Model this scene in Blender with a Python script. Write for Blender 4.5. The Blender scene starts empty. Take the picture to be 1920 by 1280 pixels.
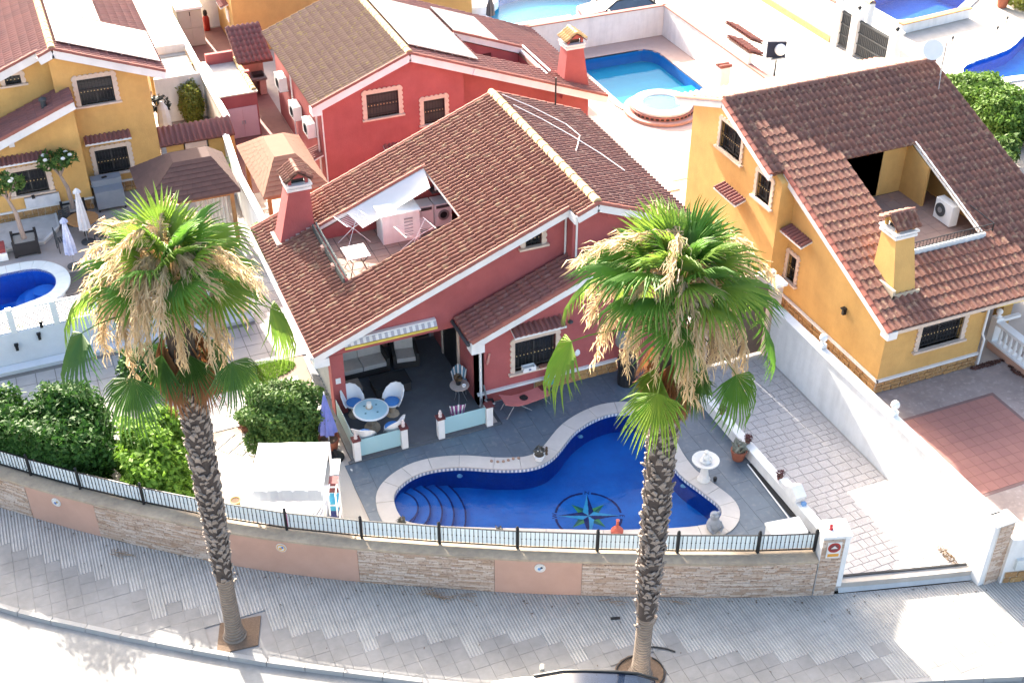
import bpy, bmesh, math, random
import numpy as np
from mathutils import Vector, Matrix
from mathutils.geometry import tessellate_polygon
random.seed(7)
RNG = np.random.default_rng(7)
R = math.radians
SC = bpy.context.scene
COL = SC.collection

# ------------------------------------------------------------------ camera, sky, sun, exposure
cam = bpy.data.cameras.new('camera')
cam.sensor_fit = 'HORIZONTAL'; cam.sensor_width = 36.0
cam.lens = 2350.0 / 1920.0 * 36.0
cam.clip_end = 900.0
cam_o = bpy.data.objects.new('camera', cam); COL.objects.link(cam_o)
cam_o.location = (0, 0, 25.0)
cam_o.rotation_euler = (R(90 - 35.5), 0, R(-22.7))
SC.camera = cam_o

SUN_EL, SUN_AZ = R(25.0), R(-4.5)          # azimuth measured from +Y towards +X
wd = bpy.data.worlds.new('World'); SC.world = wd; wd.use_nodes = True
wn = wd.node_tree
bg = wn.nodes['Background']
sky = wn.nodes.new('ShaderNodeTexSky'); sky.sky_type = 'NISHITA'
sky.sun_disc = False; sky.sun_elevation = SUN_EL; sky.sun_rotation = SUN_AZ
sky.air_density = 1.0; sky.dust_density = 6.0; sky.ozone_density = 0.5
wn.links.new(sky.outputs[0], bg.inputs[0]); bg.inputs[1].default_value = 0.15
sl = bpy.data.lights.new('sun', 'SUN'); sl.energy = 4.5; sl.angle = R(0.5); sl.color = (1.0, 0.93, 0.82)
so = bpy.data.objects.new('sun', sl); COL.objects.link(so)
sd = Vector((math.sin(SUN_AZ) * math.cos(SUN_EL), math.cos(SUN_AZ) * math.cos(SUN_EL), math.sin(SUN_EL)))
so.rotation_euler = sd.to_track_quat('Z', 'Y').to_euler(); so.location = (0, 40, 60)
SC.view_settings.view_transform = 'Standard'; SC.view_settings.look = 'None'
SC.view_settings.gamma = 1.0; SC.view_settings.use_curve_mapping = False
SC.view_settings.exposure = 2.3

# ------------------------------------------------------------------ materials
MATS = {}
def mat(name, c, c2=None, rough=0.75, var=0.25, nscale=3.0, bump=0.0, bscale=40.0, metal=0.0, spec=0.4,
        c3=None, pt=0.0, trans=0.0, alpha=1.0, rib=None, stain=0.0, coat=0.0, streak=0.0):
    """principled material: colour c mixed to c2 by per-piece random and noise; optional c3 blotches"""
    if name in MATS: return MATS[name]
    m = bpy.data.materials.new(name); m.use_nodes = True
    nt = m.node_tree; N = nt.nodes; L = nt.links
    b = N['Principled BSDF']
    b.inputs['Roughness'].default_value = rough; b.inputs['Metallic'].default_value = metal
    b.inputs['Specular IOR Level'].default_value = spec
    geo = N.new('ShaderNodeNewGeometry'); oi = N.new('ShaderNodeObjectInfo')
    ad = N.new('ShaderNodeMath'); ad.operation = 'ADD'; fr = N.new('ShaderNodeMath'); fr.operation = 'FRACT'
    L.new(geo.outputs['Random Per Island'], ad.inputs[0]); L.new(oi.outputs['Random'], ad.inputs[1]); L.new(ad.outputs[0], fr.inputs[0])
    nz = N.new('ShaderNodeTexNoise'); nz.inputs['Scale'].default_value = nscale; nz.inputs['Detail'].default_value = 6.0; nz.inputs['Roughness'].default_value = 0.62
    L.new(geo.outputs['Position'], nz.inputs['Vector'])
    if c2 is None: c2 = tuple(x * (1 - var) for x in c)
    mr = N.new('ShaderNodeMapRange'); mr.inputs[1].default_value = 0.3; mr.inputs[2].default_value = 0.7
    L.new(nz.outputs['Fac'], mr.inputs[0])
    mx = N.new('ShaderNodeMix'); mx.data_type = 'FLOAT'; mx.inputs[0].default_value = pt
    L.new(mr.outputs[0], mx.inputs[2]); L.new(fr.outputs[0], mx.inputs[3])
    cm = N.new('ShaderNodeMix'); cm.data_type = 'RGBA'
    cm.inputs[6].default_value = (*c, 1); cm.inputs[7].default_value = (*c2, 1)
    L.new(mx.outputs[0], cm.inputs[0])
    out = cm.outputs[2]
    if c3 is not None:
        n2 = N.new('ShaderNodeTexNoise'); n2.inputs['Scale'].default_value = nscale * 2.7; n2.inputs['Detail'].default_value = 4.0
        mp = N.new('ShaderNodeVectorMath'); mp.operation = 'ADD'; mp.inputs[1].default_value = (31.7, 12.1, 5.3)
        L.new(geo.outputs['Position'], mp.inputs[0]); L.new(mp.outputs[0], n2.inputs['Vector'])
        r2 = N.new('ShaderNodeMapRange'); r2.inputs[1].default_value = 0.55; r2.inputs[2].default_value = 0.68; r2.inputs[4].default_value = 0.85
        L.new(n2.outputs['Fac'], r2.inputs[0])
        c_ = N.new('ShaderNodeMix'); c_.data_type = 'RGBA'; c_.inputs[7].default_value = (*c3, 1)
        L.new(out, c_.inputs[6]); L.new(r2.outputs[0], c_.inputs[0]); out = c_.outputs[2]
    if stain > 0:
        n3 = N.new('ShaderNodeTexNoise'); n3.inputs['Scale'].default_value = 0.7; n3.inputs['Detail'].default_value = 8.0; n3.inputs['Roughness'].default_value = 0.7
        L.new(geo.outputs['Position'], n3.inputs['Vector'])
        r3 = N.new('ShaderNodeMapRange'); r3.inputs[1].default_value = 0.35; r3.inputs[2].default_value = 0.7
        r3.inputs[3].default_value = 1.0; r3.inputs[4].default_value = 1.0 - stain
        L.new(n3.outputs['Fac'], r3.inputs[0])
        c_ = N.new('ShaderNodeMix'); c_.data_type = 'RGBA'; c_.blend_type = 'MULTIPLY'; c_.inputs[0].default_value = 1.0
        L.new(out, c_.inputs[6]); L.new(r3.outputs[0], c_.inputs[7]); out = c_.outputs[2]
    if streak > 0:     # rain streaks and fading running down the wall
        vm = N.new('ShaderNodeVectorMath'); vm.operation = 'MULTIPLY'; vm.inputs[1].default_value = (1.5, 1.5, .22); L.new(geo.outputs['Position'], vm.inputs[0])
        n4 = N.new('ShaderNodeTexNoise'); n4.inputs['Scale'].default_value = 1.6; n4.inputs['Detail'].default_value = 7.0; n4.inputs['Roughness'].default_value = 0.65
        L.new(vm.outputs[0], n4.inputs['Vector'])
        r4 = N.new('ShaderNodeMapRange'); r4.inputs[1].default_value = 0.42; r4.inputs[2].default_value = 0.72; r4.inputs[3].default_value = 1.0; r4.inputs[4].default_value = 1.0-streak
        L.new(n4.outputs['Fac'], r4.inputs[0])
        c_ = N.new('ShaderNodeMix'); c_.data_type = 'RGBA'; c_.blend_type = 'MULTIPLY'; c_.inputs[0].default_value = 1.0
        L.new(out, c_.inputs[6]); L.new(r4.outputs[0], c_.inputs[7]); out = c_.outputs[2]
    L.new(out, b.inputs['Base Color'])
    h = None
    if rib:
        axis, period = rib
        sp = N.new('ShaderNodeSeparateXYZ'); L.new(geo.outputs['Position'], sp.inputs[0])
        mu = N.new('ShaderNodeMath'); mu.operation = 'MULTIPLY'; mu.inputs[1].default_value = 2 * math.pi / period
        L.new(sp.outputs[axis], mu.inputs[0])
        si = N.new('ShaderNodeMath'); si.operation = 'SINE'; L.new(mu.outputs[0], si.inputs[0])
        h = si.outputs[0]
        bp = N.new('ShaderNodeBump'); bp.inputs['Strength'].default_value = 0.9; bp.inputs['Distance'].default_value = period * 0.22
        L.new(h, bp.inputs['Height']); L.new(bp.outputs[0], b.inputs['Normal'])
        r3 = N.new('ShaderNodeMapRange'); r3.inputs[1].default_value = -1; r3.inputs[2].default_value = -0.2; r3.inputs[3].default_value = 0.72; r3.inputs[4].default_value = 1.0
        L.new(h, r3.inputs[0])
        c_ = N.new('ShaderNodeMix'); c_.data_type = 'RGBA'; c_.blend_type = 'MULTIPLY'; c_.inputs[0].default_value = 1.0
        L.new(out, c_.inputs[6]); L.new(r3.outputs[0], c_.inputs[7]); L.new(c_.outputs[2], b.inputs['Base Color'])
    if bump > 0 and not rib:
        nb = N.new('ShaderNodeTexNoise'); nb.inputs['Scale'].default_value = bscale; nb.inputs['Detail'].default_value = 5.0
        L.new(geo.outputs['Position'], nb.inputs['Vector'])
        bp = N.new('ShaderNodeBump'); bp.inputs['Strength'].default_value = bump; bp.inputs['Distance'].default_value = 0.02
        L.new(nb.outputs['Fac'], bp.inputs['Height']); L.new(bp.outputs[0], b.inputs['Normal'])
    if trans > 0:      # thin translucent leaf or cloth: light comes through
        tr = N.new('ShaderNodeBsdfTranslucent'); L.new(b.inputs['Base Color'].links[0].from_socket, tr.inputs[0])
        ms = N.new('ShaderNodeMixShader'); ms.inputs[0].default_value = trans
        L.new(b.outputs[0], ms.inputs[1]); L.new(tr.outputs[0], ms.inputs[2])
        L.new(ms.outputs[0], N['Material Output'].inputs[0])
    if coat > 0: b.inputs['Coat Weight'].default_value = coat
    if alpha < 1: b.inputs['Alpha'].default_value = alpha
    MATS[name] = m
    return m

def water_mat(name, tint, wave=1.6, strength=0.12, refract=False):
    m = bpy.data.materials.new(name); m.use_nodes = True
    nt = m.node_tree; N = nt.nodes; L = nt.links
    N.remove(N['Principled BSDF'])
    t = N.new('ShaderNodeBsdfRefraction' if refract else 'ShaderNodeBsdfTransparent'); t.inputs[0].default_value = (*tint, 1)
    if refract: t.inputs['IOR'].default_value = 1.33; t.inputs['Roughness'].default_value = 0.0
    g = N.new('ShaderNodeBsdfGlossy'); g.inputs['Roughness'].default_value = 0.03
    geo = N.new('ShaderNodeNewGeometry')
    nz = N.new('ShaderNodeTexNoise'); nz.inputs['Scale'].default_value = wave; nz.inputs['Detail'].default_value = 3
    L.new(geo.outputs['Position'], nz.inputs['Vector'])
    bp = N.new('ShaderNodeBump'); bp.inputs['Strength'].default_value = strength; bp.inputs['Distance'].default_value = 0.1
    L.new(nz.outputs['Fac'], bp.inputs['Height']); L.new(bp.outputs[0], g.inputs['Normal'])
    if refract: L.new(bp.outputs[0], t.inputs['Normal'])
    f = N.new('ShaderNodeFresnel'); f.inputs[0].default_value = 1.33; L.new(bp.outputs[0], f.inputs['Normal'])
    k = N.new('ShaderNodeMath'); k.operation = 'MULTIPLY'; k.inputs[1].default_value = .3; L.new(f.outputs[0], k.inputs[0])
    ms = N.new('ShaderNodeMixShader'); L.new(k.outputs[0], ms.inputs[0]); L.new(t.outputs[0], ms.inputs[1]); L.new(g.outputs[0], ms.inputs[2])
    L.new(ms.outputs[0], N['Material Output'].inputs[0])
    return m

def clear_mat(name, tint, rough=0.02):
    m = bpy.data.materials.new(name); m.use_nodes = True
    nt = m.node_tree; N = nt.nodes; L = nt.links
    N.remove(N['Principled BSDF'])
    t = N.new('ShaderNodeBsdfTransparent'); t.inputs[0].default_value = (*tint, 1)
    d = N.new('ShaderNodeBsdfDiffuse'); d.inputs[0].default_value = (*tint, 1)
    g = N.new('ShaderNodeBsdfGlossy'); g.inputs['Roughness'].default_value = rough
    m1 = N.new('ShaderNodeMixShader'); m1.inputs[0].default_value = 0.88; L.new(t.outputs[0], m1.inputs[1]); L.new(d.outputs[0], m1.inputs[2])
    f = N.new('ShaderNodeFresnel'); f.inputs[0].default_value = 1.4
    ms = N.new('ShaderNodeMixShader'); L.new(f.outputs[0], ms.inputs[0]); L.new(m1.outputs[0], ms.inputs[1]); L.new(g.outputs[0], ms.inputs[2])
    L.new(ms.outputs[0], N['Material Output'].inputs[0])
    return m

M_WHITE = mat('white_render', (.80, .79, .77), (.74, .73, .71), rough=.85, bump=.15, stain=.14, streak=.16)
M_TRIM = mat('white_trim', (.80, .79, .77), (.70, .69, .67), rough=.7, nscale=2, stain=.15)
M_RED = mat('red_render', (.42, .112, .108), (.37, .092, .09), rough=.9, nscale=1.2, bump=.45, bscale=28, stain=.18, streak=.07)
M_YEL = mat('yellow_render', (.67, .40, .135), (.61, .355, .115), rough=.9, nscale=1.0, bump=.45, bscale=28, stain=.2, streak=.07)
M_TILE = mat('roof_tile_terracotta', (.25, .092, .07), (.40, .255, .18), rough=.85, nscale=1.6, pt=.38, bump=.3, bscale=30, c3=(.17, .075, .06))
M_TILEB = mat('roof_tile_brown', (.235, .10, .07), (.165, .083, .066), rough=.85, nscale=2.2, pt=.6, bump=.3, bscale=30, c3=(.36, .225, .145))
M_TILEG = mat('roof_tile_lichen', (.36, .20, .16), (.26, .165, .14), rough=.9, nscale=2.6, pt=.6, bump=.3, bscale=30, c3=(.46, .34, .12))
M_TILER = mat('roof_tile_red', (.26, .105, .09), (.19, .085, .078), rough=.85, nscale=2, pt=.7, bump=.3, bscale=30)
M_EDGE = mat('edge_tile_red', (.33, .11, .075), (.25, .085, .062), rough=.8, pt=.8)
M_RIDGE = mat('ridge_tile_lichen', (.60, .46, .22), (.46, .30, .15), rough=.9, nscale=9, pt=.4, bump=.3)
M_UNDER = mat('roof_deck', (.16, .07, .05), rough=.9)
M_STONE = mat('surround_stone', (.66, .53, .42), (.55, .43, .34), rough=.85, nscale=8, bump=.3)
M_PANE = mat('dark_glass', (.012, .014, .016), (.03, .03, .032), rough=.12, spec=.5, nscale=2)
M_BLACK = mat('black_iron', (.015, .016, .018), rough=.5)
M_SHUT = mat('window_shutter', (.07, .065, .06), (.05, .047, .045), rough=.6)
M_SILV = mat('grey_metal', (.42, .43, .45), rough=.4, metal=.6)
M_DKGREY = mat('dark_grey', (.06, .065, .07), rough=.6)
M_WOOD = mat('timber', (.36, .19, .07), (.27, .13, .05), rough=.75, nscale=6)
M_TERRA = mat('terracotta_pot', (.36, .115, .06), (.27, .09, .055), rough=.8, nscale=10)
M_SOIL = mat('soil', (.19, .13, .09), (.11, .075, .05), rough=1, nscale=18, bump=.6)
M_PLAST = mat('white_plastic', (.78, .78, .77), var=.06, rough=.45)
M_CLOTH = mat('white_canvas', (.80, .80, .80), var=.05, rough=.9, trans=.25)

# ------------------------------------------------------------------ objects
def worg(o):
    v = Vector((0, 0, 0))
    while o is not None:
        v = v + o.location; o = o.parent
    return v

def tag(o, label=None, cat=None, group=None, kind=None):
    if label: o['label'] = label
    if cat: o['category'] = cat
    if group: o['group'] = group
    if kind: o['kind'] = kind
    return o

def thing(name, label, cat, loc=(0, 0, 0), group=None, rz=0.0):
    o = bpy.data.objects.new(name, None); COL.objects.link(o)
    o.empty_display_size = 0.3; o.location = loc; o.rotation_euler = (0, 0, rz)
    return tag(o, label, cat, group)

def link_mesh(name, me, m, parent=None, loc=(0, 0, 0)):
    o = bpy.data.objects.new(name, me); COL.objects.link(o)
    if m is not None and not me.materials: me.materials.append(m)
    if parent is not None: o.parent = parent
    o.location = loc
    return o

def copy_tree(o, parent=None):
    c = o.copy(); COL.objects.link(c)
    if parent is not None: c.parent = parent
    for ch in list(o.children): copy_tree(ch, c)
    return c

class MB:
    """collects shapes in world (or thing-local) coordinates; build() links them as one mesh object"""
    def __init__(s): s.v = []; s.f = []
    def add(s, vs, fs):
        b = len(s.v); s.v.extend([tuple(p) for p in vs]); s.f.extend([tuple(b + i for i in f) for f in fs]); return s
    def box(s, x0, x1, y0, y1, z0, z1):
        return s.add([(x0,y0,z0),(x1,y0,z0),(x1,y1,z0),(x0,y1,z0),(x0,y0,z1),(x1,y0,z1),(x1,y1,z1),(x0,y1,z1)],
                     [(0,3,2,1),(4,5,6,7),(0,1,5,4),(1,2,6,5),(2,3,7,6),(3,0,4,7)])
    def cbox(s, c, d, rz=0.0, rx=0.0, ry=0.0):
        M = Matrix.Rotation(rz, 3, 'Z') @ Matrix.Rotation(ry, 3, 'Y') @ Matrix.Rotation(rx, 3, 'X')
        h = Vector(d) / 2; c = Vector(c)
        p = [c + M @ Vector((sx*h.x, sy*h.y, sz*h.z)) for sz in (-1,1) for sx, sy in ((-1,-1),(1,-1),(1,1),(-1,1))]
        return s.add(p, [(0,3,2,1),(4,5,6,7),(0,1,5,4),(1,2,6,5),(2,3,7,6),(3,0,4,7)])
    def bar(s, a, b, w, h=None, up=(0,0,1)):
        a = Vector(a); b = Vector(b); d = (b - a).normalized(); h = w if h is None else h
        sx = d.cross(Vector(up))
        if sx.length < 1e-4: sx = Vector((1,0,0))
        sx.normalize(); sz = sx.cross(d)
        p = [q + sx*i*w/2 + sz*j*h/2 for q in (a,b) for i,j in ((-1,-1),(1,-1),(1,1),(-1,1))]
        return s.add(p, [(0,1,2,3),(7,6,5,4),(0,4,5,1),(1,5,6,2),(2,6,7,3),(3,7,4,0)])
    def prism(s, poly, z0, z1):
        n = len(poly); b = [(x,y,z0) for x,y in poly] + [(x,y,z1) for x,y in poly]
        fs = [(i,(i+1)%n,n+(i+1)%n,n+i) for i in range(n)]
        if n <= 4: fs += [tuple(range(n-1,-1,-1)), tuple(range(n,2*n))]
        else:
            for t in tessellate_polygon([[Vector((x,y,0)) for x,y in poly]]): fs += [tuple(t)[::-1], tuple(n+i for i in t)]
        return s.add(b, fs)
    def tube(s, pts, r, n=8, cap=True):
        pts = [Vector(p) for p in pts]; m = len(pts)
        rr = r if hasattr(r, '__len__') else [r]*m
        base = len(s.v)
        for i, p in enumerate(pts):
            t = (pts[min(i+1,m-1)] - pts[max(i-1,0)]).normalized()
            a = t.cross(Vector((0,0,1)) if abs(t.z) < .95 else Vector((1,0,0))).normalized(); b = t.cross(a)
            for k in range(n):
                w = 2*math.pi*k/n; q = p + (a*math.cos(w) + b*math.sin(w))*rr[i]; s.v.append(tuple(q))
        for i in range(m-1):
            for k in range(n):
                s.f.append((base+i*n+k, base+i*n+(k+1)%n, base+(i+1)*n+(k+1)%n, base+(i+1)*n+k))
        if cap:
            s.f.append(tuple(base+k for k in range(n))); s.f.append(tuple(base+(m-1)*n+k for k in range(n-1,-1,-1)))
        return s
    def lathe(s, c, prof, n=16, sx=1.0, sy=1.0):
        base = len(s.v); m = len(prof)
        for r, z in prof:
            for k in range(n):
                w = 2*math.pi*k/n; s.v.append((c[0]+r*math.cos(w)*sx, c[1]+r*math.sin(w)*sy, c[2]+z))
        for i in range(m-1):
            for k in range(n):
                s.f.append((base+i*n+k, base+i*n+(k+1)%n, base+(i+1)*n+(k+1)%n, base+(i+1)*n+k))
        s.f.append(tuple(base+k for k in range(n-1,-1,-1))); s.f.append(tuple(base+(m-1)*n+k for k in range(n)))
        return s
    def ball(s, c, r, n=10, sz=1.0):
        return s.lathe(c, [(max(r*math.sin(math.pi*i/n), .002), -r*sz*math.cos(math.pi*i/n)) for i in range(n+1)], 12)
    def poly(s, outer, holes, fn, depth, front=True, back=True):
        """polygon with holes in (a,b); fn(a,b,d) maps to xyz; slab from d=0 back to d=-depth"""
        loops = [outer] + list(holes)
        tri = tessellate_polygon([[Vector((a,b,0)) for a,b in lp] for lp in loops])
        flat = [p for lp in loops for p in lp]; n = len(flat)
        vs = [fn(a,b,0) for a,b in flat] + [fn(a,b,-depth) for a,b in flat]
        fs = []
        if front: fs += [tuple(t) for t in tri]
        if back: fs += [tuple(n+i for i in t)[::-1] for t in tri]
        k = 0
        for lp in loops:
            q = len(lp)
            for i in range(q):
                j = (i+1) % q; fs.append((k+i, k+j, n+k+j, n+k+i))
            k += q
        return s.add(vs, fs)
    def build(s, name, m, parent=None, smooth=False, kind=None, fixn=True, local=False):
        me = bpy.data.meshes.new(name)
        o0 = Vector((0,0,0)) if (parent is None or local) else worg(parent)
        me.from_pydata([(x-o0.x, y-o0.y, z-o0.z) for x,y,z in s.v], [], s.f)
        if fixn:
            bm = bmesh.new(); bm.from_mesh(me); bmesh.ops.recalc_face_normals(bm, faces=bm.faces); bm.to_mesh(me); bm.free()
        if smooth: me.polygons.foreach_set('use_smooth', [True]*len(me.polygons)); me.set_sharp_from_angle(angle=R(40))
        me.update()
        o = link_mesh(name, me, m, parent)
        if kind: o['kind'] = kind
        return o

def FV(v):                       # facade plane facing -v: a = u, b = z, d = outwards
    return lambda a, b, d: (a, v - d, b)
def FU(u):                       # facade plane facing -u: a = v, b = z
    return lambda a, b, d: (u - d, a, b)
def FVp(v): return lambda a, b, d: (a, v + d, b)
def FUp(u): return lambda a, b, d: (u + d, a, b)
def FZ(z): return lambda a, b, d: (a, b, z + d)

def catmull(pts, n=8, closed=False):
    P = [np.array(p, float) for p in pts]; out = []; m = len(P)
    for i in range(m if closed else m-1):
        if closed: a,b,c,d = P[(i-1)%m],P[i],P[(i+1)%m],P[(i+2)%m]
        else: a,b,c,d = P[max(i-1,0)],P[i],P[i+1],P[min(i+2,m-1)]
        for k in range(n):
            t = k/n
            out.append(tuple(.5*((2*b)+(-a+c)*t+(2*a-5*b+4*c-d)*t*t+(-a+3*b-3*c+d)*t**3)))
    if not closed: out.append(tuple(P[-1]))
    return out

def inside(pt, poly):
    x, y = pt; c = False; n = len(poly); j = n-1
    for i in range(n):
        xi, yi = poly[i]; xj, yj = poly[j]
        if (yi > y) != (yj > y) and x < (xj-xi)*(y-yi)/(yj-yi)+xi: c = not c
        j = i
    return c

def offset_loop(loop, d):
    """offset a closed loop outwards by d"""
    P = np.array(loop); n = len(P); T = np.roll(P,-1,0)-np.roll(P,1,0); T /= np.linalg.norm(T,axis=1)[:,None]
    area = 0.5*np.sum(P[:,0]*np.roll(P[:,1],-1)-np.roll(P[:,0],-1)*P[:,1])
    Nn = np.stack([T[:,1],-T[:,0]],1)*(1 if area > 0 else -1)
    return [tuple(p) for p in P+Nn*d]

def fan_mesh(name, arr_v, arr_f, m, smooth=False):
    me = bpy.data.meshes.new(name)
    me.vertices.add(len(arr_v)); me.vertices.foreach_set('co', np.asarray(arr_v, np.float32).ravel())
    k = arr_f.shape[1]; nf = len(arr_f)
    me.loops.add(nf*k); me.loops.foreach_set('vertex_index', arr_f.ravel().astype(np.int32))
    me.polygons.add(nf); me.polygons.foreach_set('loop_start', (np.arange(nf)*k).astype(np.int32))
    try: me.polygons.foreach_set('loop_total', np.full(nf, k, np.int32))
    except Exception: pass
    me.update(calc_edges=True); me.validate()
    if m: me.materials.append(m)
    return me

def leaves(n, centre, rad, size, m, name='crown', parent=None, shell=.35, squash_pow=2.0, seed=1, lump=.22, up=.35, clumps=0, zmin=None, aspect=.5, ylim=None):
    """leaf-sized quads through the volume of a lumpy ellipsoid (optionally gathered in clumps)"""
    g = np.random.default_rng(seed)
    d = g.normal(size=(n,3)); d /= np.linalg.norm(d,axis=1)[:,None]
    pw = 1/squash_pow
    box = d*((np.abs(d)**squash_pow).sum(1)**(-pw))[:,None]
    ph = g.uniform(0,6.28,(6,)); fr = g.uniform(2,5,(6,3))
    lum = sum(np.sin((d*fr[i]).sum(1)*1.6+ph[i]) for i in range(6))/6
    rr = (1-shell*g.random(n)**1.7)*(1+lump*lum)
    if clumps:
        cd = g.normal(size=(clumps,3)); cd /= np.linalg.norm(cd,axis=1)[:,None]
        near = np.max(d@cd.T,axis=1); rr *= .86+.17*np.clip((near-.88)/.12,0,1)+.05*g.normal(size=n)
    c = box*rr[:,None]*np.array(rad)+np.array(centre)
    if ylim is not None: c[:,1] = np.maximum(c[:,1], np.array([ylim(q) for q in c[:,0]])+.2*g.random(n))
    if zmin is not None: c[:,2] = np.maximum(c[:,2], zmin+.05*g.random(n))
    nn = d*.8+g.normal(size=(n,3))*.75+np.array([0,0,up]); nn /= np.linalg.norm(nn,axis=1)[:,None]
    t = np.cross(nn,g.normal(size=(n,3))); t /= np.linalg.norm(t,axis=1)[:,None]; b = np.cross(nn,t)
    s = size*(.6+.8*g.random(n))[:,None]
    vs = np.stack([c-t*s, c-b*s*aspect+nn*s*.12, c+t*s, c+b*s*aspect+nn*s*.12],1).reshape(-1,3)
    o0 = worg(parent) if parent is not None else Vector((0,0,0))
    me = fan_mesh(name, vs-np.array(o0), np.arange(n*4).reshape(-1,4), m)
    return link_mesh(name, me, None, parent)
# ------------------------------------------------------------------ ground, pools, street
POOL_IN = catmull([(7.16,25.16),(7.22,26.1),(7.72,26.6),(8.47,26.80),(9.42,26.60),(10.54,26.02),(11.44,25.75),(12.23,25.95),(13.35,26.79),(14.43,27.13),(15.21,27.0),(15.62,26.62),(15.70,26.0),(15.40,24.99),(15.32,23.8),(15.55,22.85),(15.70,22.15),(15.50,21.75),(15.06,21.62),(14.01,21.87),(12.2,22.55),(10.41,23.36),(9.0,24.0),(7.7,24.66)], 5, True)
POOL_OUT = offset_loop(POOL_IN, .52); POOL_MID = offset_loop(POOL_IN, .27)
LP_IN = catmull([(-7,42.3),(-4,42.85),(-2.35,42.98),(-1.22,42.95),(-.68,42.5),(-.48,41.9),(-.6,41.25),(-1.1,40.8),(-2.54,40.35),(-4,39.95),(-7,39.4)], 5, True)
TP_IN = [(25.3,47.1),(29.55,47.1),(29.7,47.4),(29.75,51.9),(29.6,52.4),(29.2,52.75),(25.6,52.75),(25.35,52.5)]
DP_IN = catmull([(23.9,61.5),(23.7,59.6),(24.2,58.6),(25.0,58.0),(26.6,57.75),(28.0,58.2),(29.3,59.3),(30.5,61.5),(27.0,63)], 4, True)
RP_IN = catmull([(42.9,44.8),(41.9,43.6),(41.6,42.8),(42.4,42.3),(43.4,42.9),(44.6,42.8),(46.5,42.4),(49,44),(49,47),(46.2,45.6)], 4, True)
FP_IN = [(43.4,54.5),(43.4,51.0),(46.6,50.6),(49.5,52.5),(48.5,56)]
HOLES = [POOL_MID, offset_loop(LP_IN,.15), offset_loop(TP_IN,.1), offset_loop(DP_IN,.1), offset_loop(RP_IN,.1), offset_loop(FP_IN,.1)]
WALL_PTS = [(-15,43),(-8,35.2),(-3.35,30.45),(-.81,28.08),(1.52,26.18),(3.17,24.98),(5.41,23.6),(8.64,21.86),(10.76,20.83),(12.38,20.09),(14.75,19.08),(17.09,18.25),(20.86,17.2),(22.3,16.9),(28,15.3),(45,11)]
KERB_PTS = [(-15,38.4),(-8,30.75),(-3.65,26.55),(-1.77,25.02),(-.24,23.86),(2.15,22.17),(4.40,20.77),(6.56,19.46),(8.6,18.35),(10.8,17.25),(13.9,16.05),(17.02,15.18),(18.83,14.57),(22,13.5),(28,11.9),(45,7.5)]
WC = catmull(WALL_PTS, 8); KC = catmull(KERB_PTS, 8)
def curve_v(C, u):
    for a,b in zip(C,C[1:]):
        if a[0] <= u <= b[0]: return a[1]+(b[1]-a[1])*(u-a[0])/(b[0]-a[0])
    return C[0][1] if u < C[0][0] else C[-1][1]
wv = lambda u: curve_v(WC,u); kv = lambda u: curve_v(KC,u)
def resample(C, step):
    P = np.array(C); d = np.r_[0,np.cumsum(np.linalg.norm(np.diff(P,axis=0),axis=1))]
    s = np.linspace(0,d[-1],max(2,int(d[-1]/step)+1))
    return np.stack([np.interp(s,d,P[:,0]),np.interp(s,d,P[:,1])],1)

def sheet(name, outer, z, m, holes=(), depth=.03, kind='structure'):
    mb = MB(); mb.poly(outer, holes, FZ(z), depth); return mb.build(name, m, None, kind=kind)
big = [(-260,-260),(300,-260),(300,340),(-260,340)]
sheet('terrain', big, -.30, mat('earth',(.34,.29,.23),(.28,.24,.19)), HOLES, .05)
sheet('ground', [(p[0],p[1]+.12) for p in WC]+[(60,11),(60,110),(-40,110),(-40,50)], .27, mat('lot_concrete',(.50,.45,.40),(.43,.38,.33),stain=.15,bump=.1), HOLES, .3)
ROAD = mat('asphalt', (.32,.315,.30), (.26,.255,.245), rough=.95, nscale=5, bump=.5, bscale=120, stain=.25)
sheet('road', [(p[0],p[1]) for p in KC]+[(120,-30),(120,-120),(-120,-120),(-60,80)], -.13, ROAD, (), .05)
sheet('pavement', [(p[0],p[1]) for p in WC]+[(p[0],p[1]) for p in KC][::-1], -.03, mat('paving_joint',(.28,.27,.26),(.23,.22,.215),rough=1), (), .2)
# kerb stones
KS = thing('kerb', 'long curved kerb of pale concrete stones along the pavement edge', 'kerb', (0,23.7,0)); KS['kind'] = 'structure'; del KS['category']; del KS['label']
rs = resample(KC, 1.0); MK = mat('kerb_stone',(.37,.36,.34),(.31,.30,.285),rough=.9,nscale=4,pt=.5,bump=.3)
for a,b in zip(rs,rs[1:]):
    if not -9 < a[0] < 26: continue
    d = (b-a)/np.linalg.norm(b-a); nrm = np.array([d[1],-d[0]]); g = d*.008
    q = [a+g, b-g, b-g+nrm*.16, a+g+nrm*.16]
    mb = MB(); mb.add([(*q[0],-.2),(*q[1],-.2),(*q[2],-.2),(*q[3],-.2),(*q[0],.012),(*q[1],.012),(*(q[2]-nrm*.03),.012),(*(q[3]-nrm*.03),.012)],
        [(0,3,2,1),(4,5,6,7),(0,1,5,4),(1,2,6,5),(2,3,7,6),(3,0,4,7)]); mb.build('kerb_stone', MK, KS)
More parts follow.
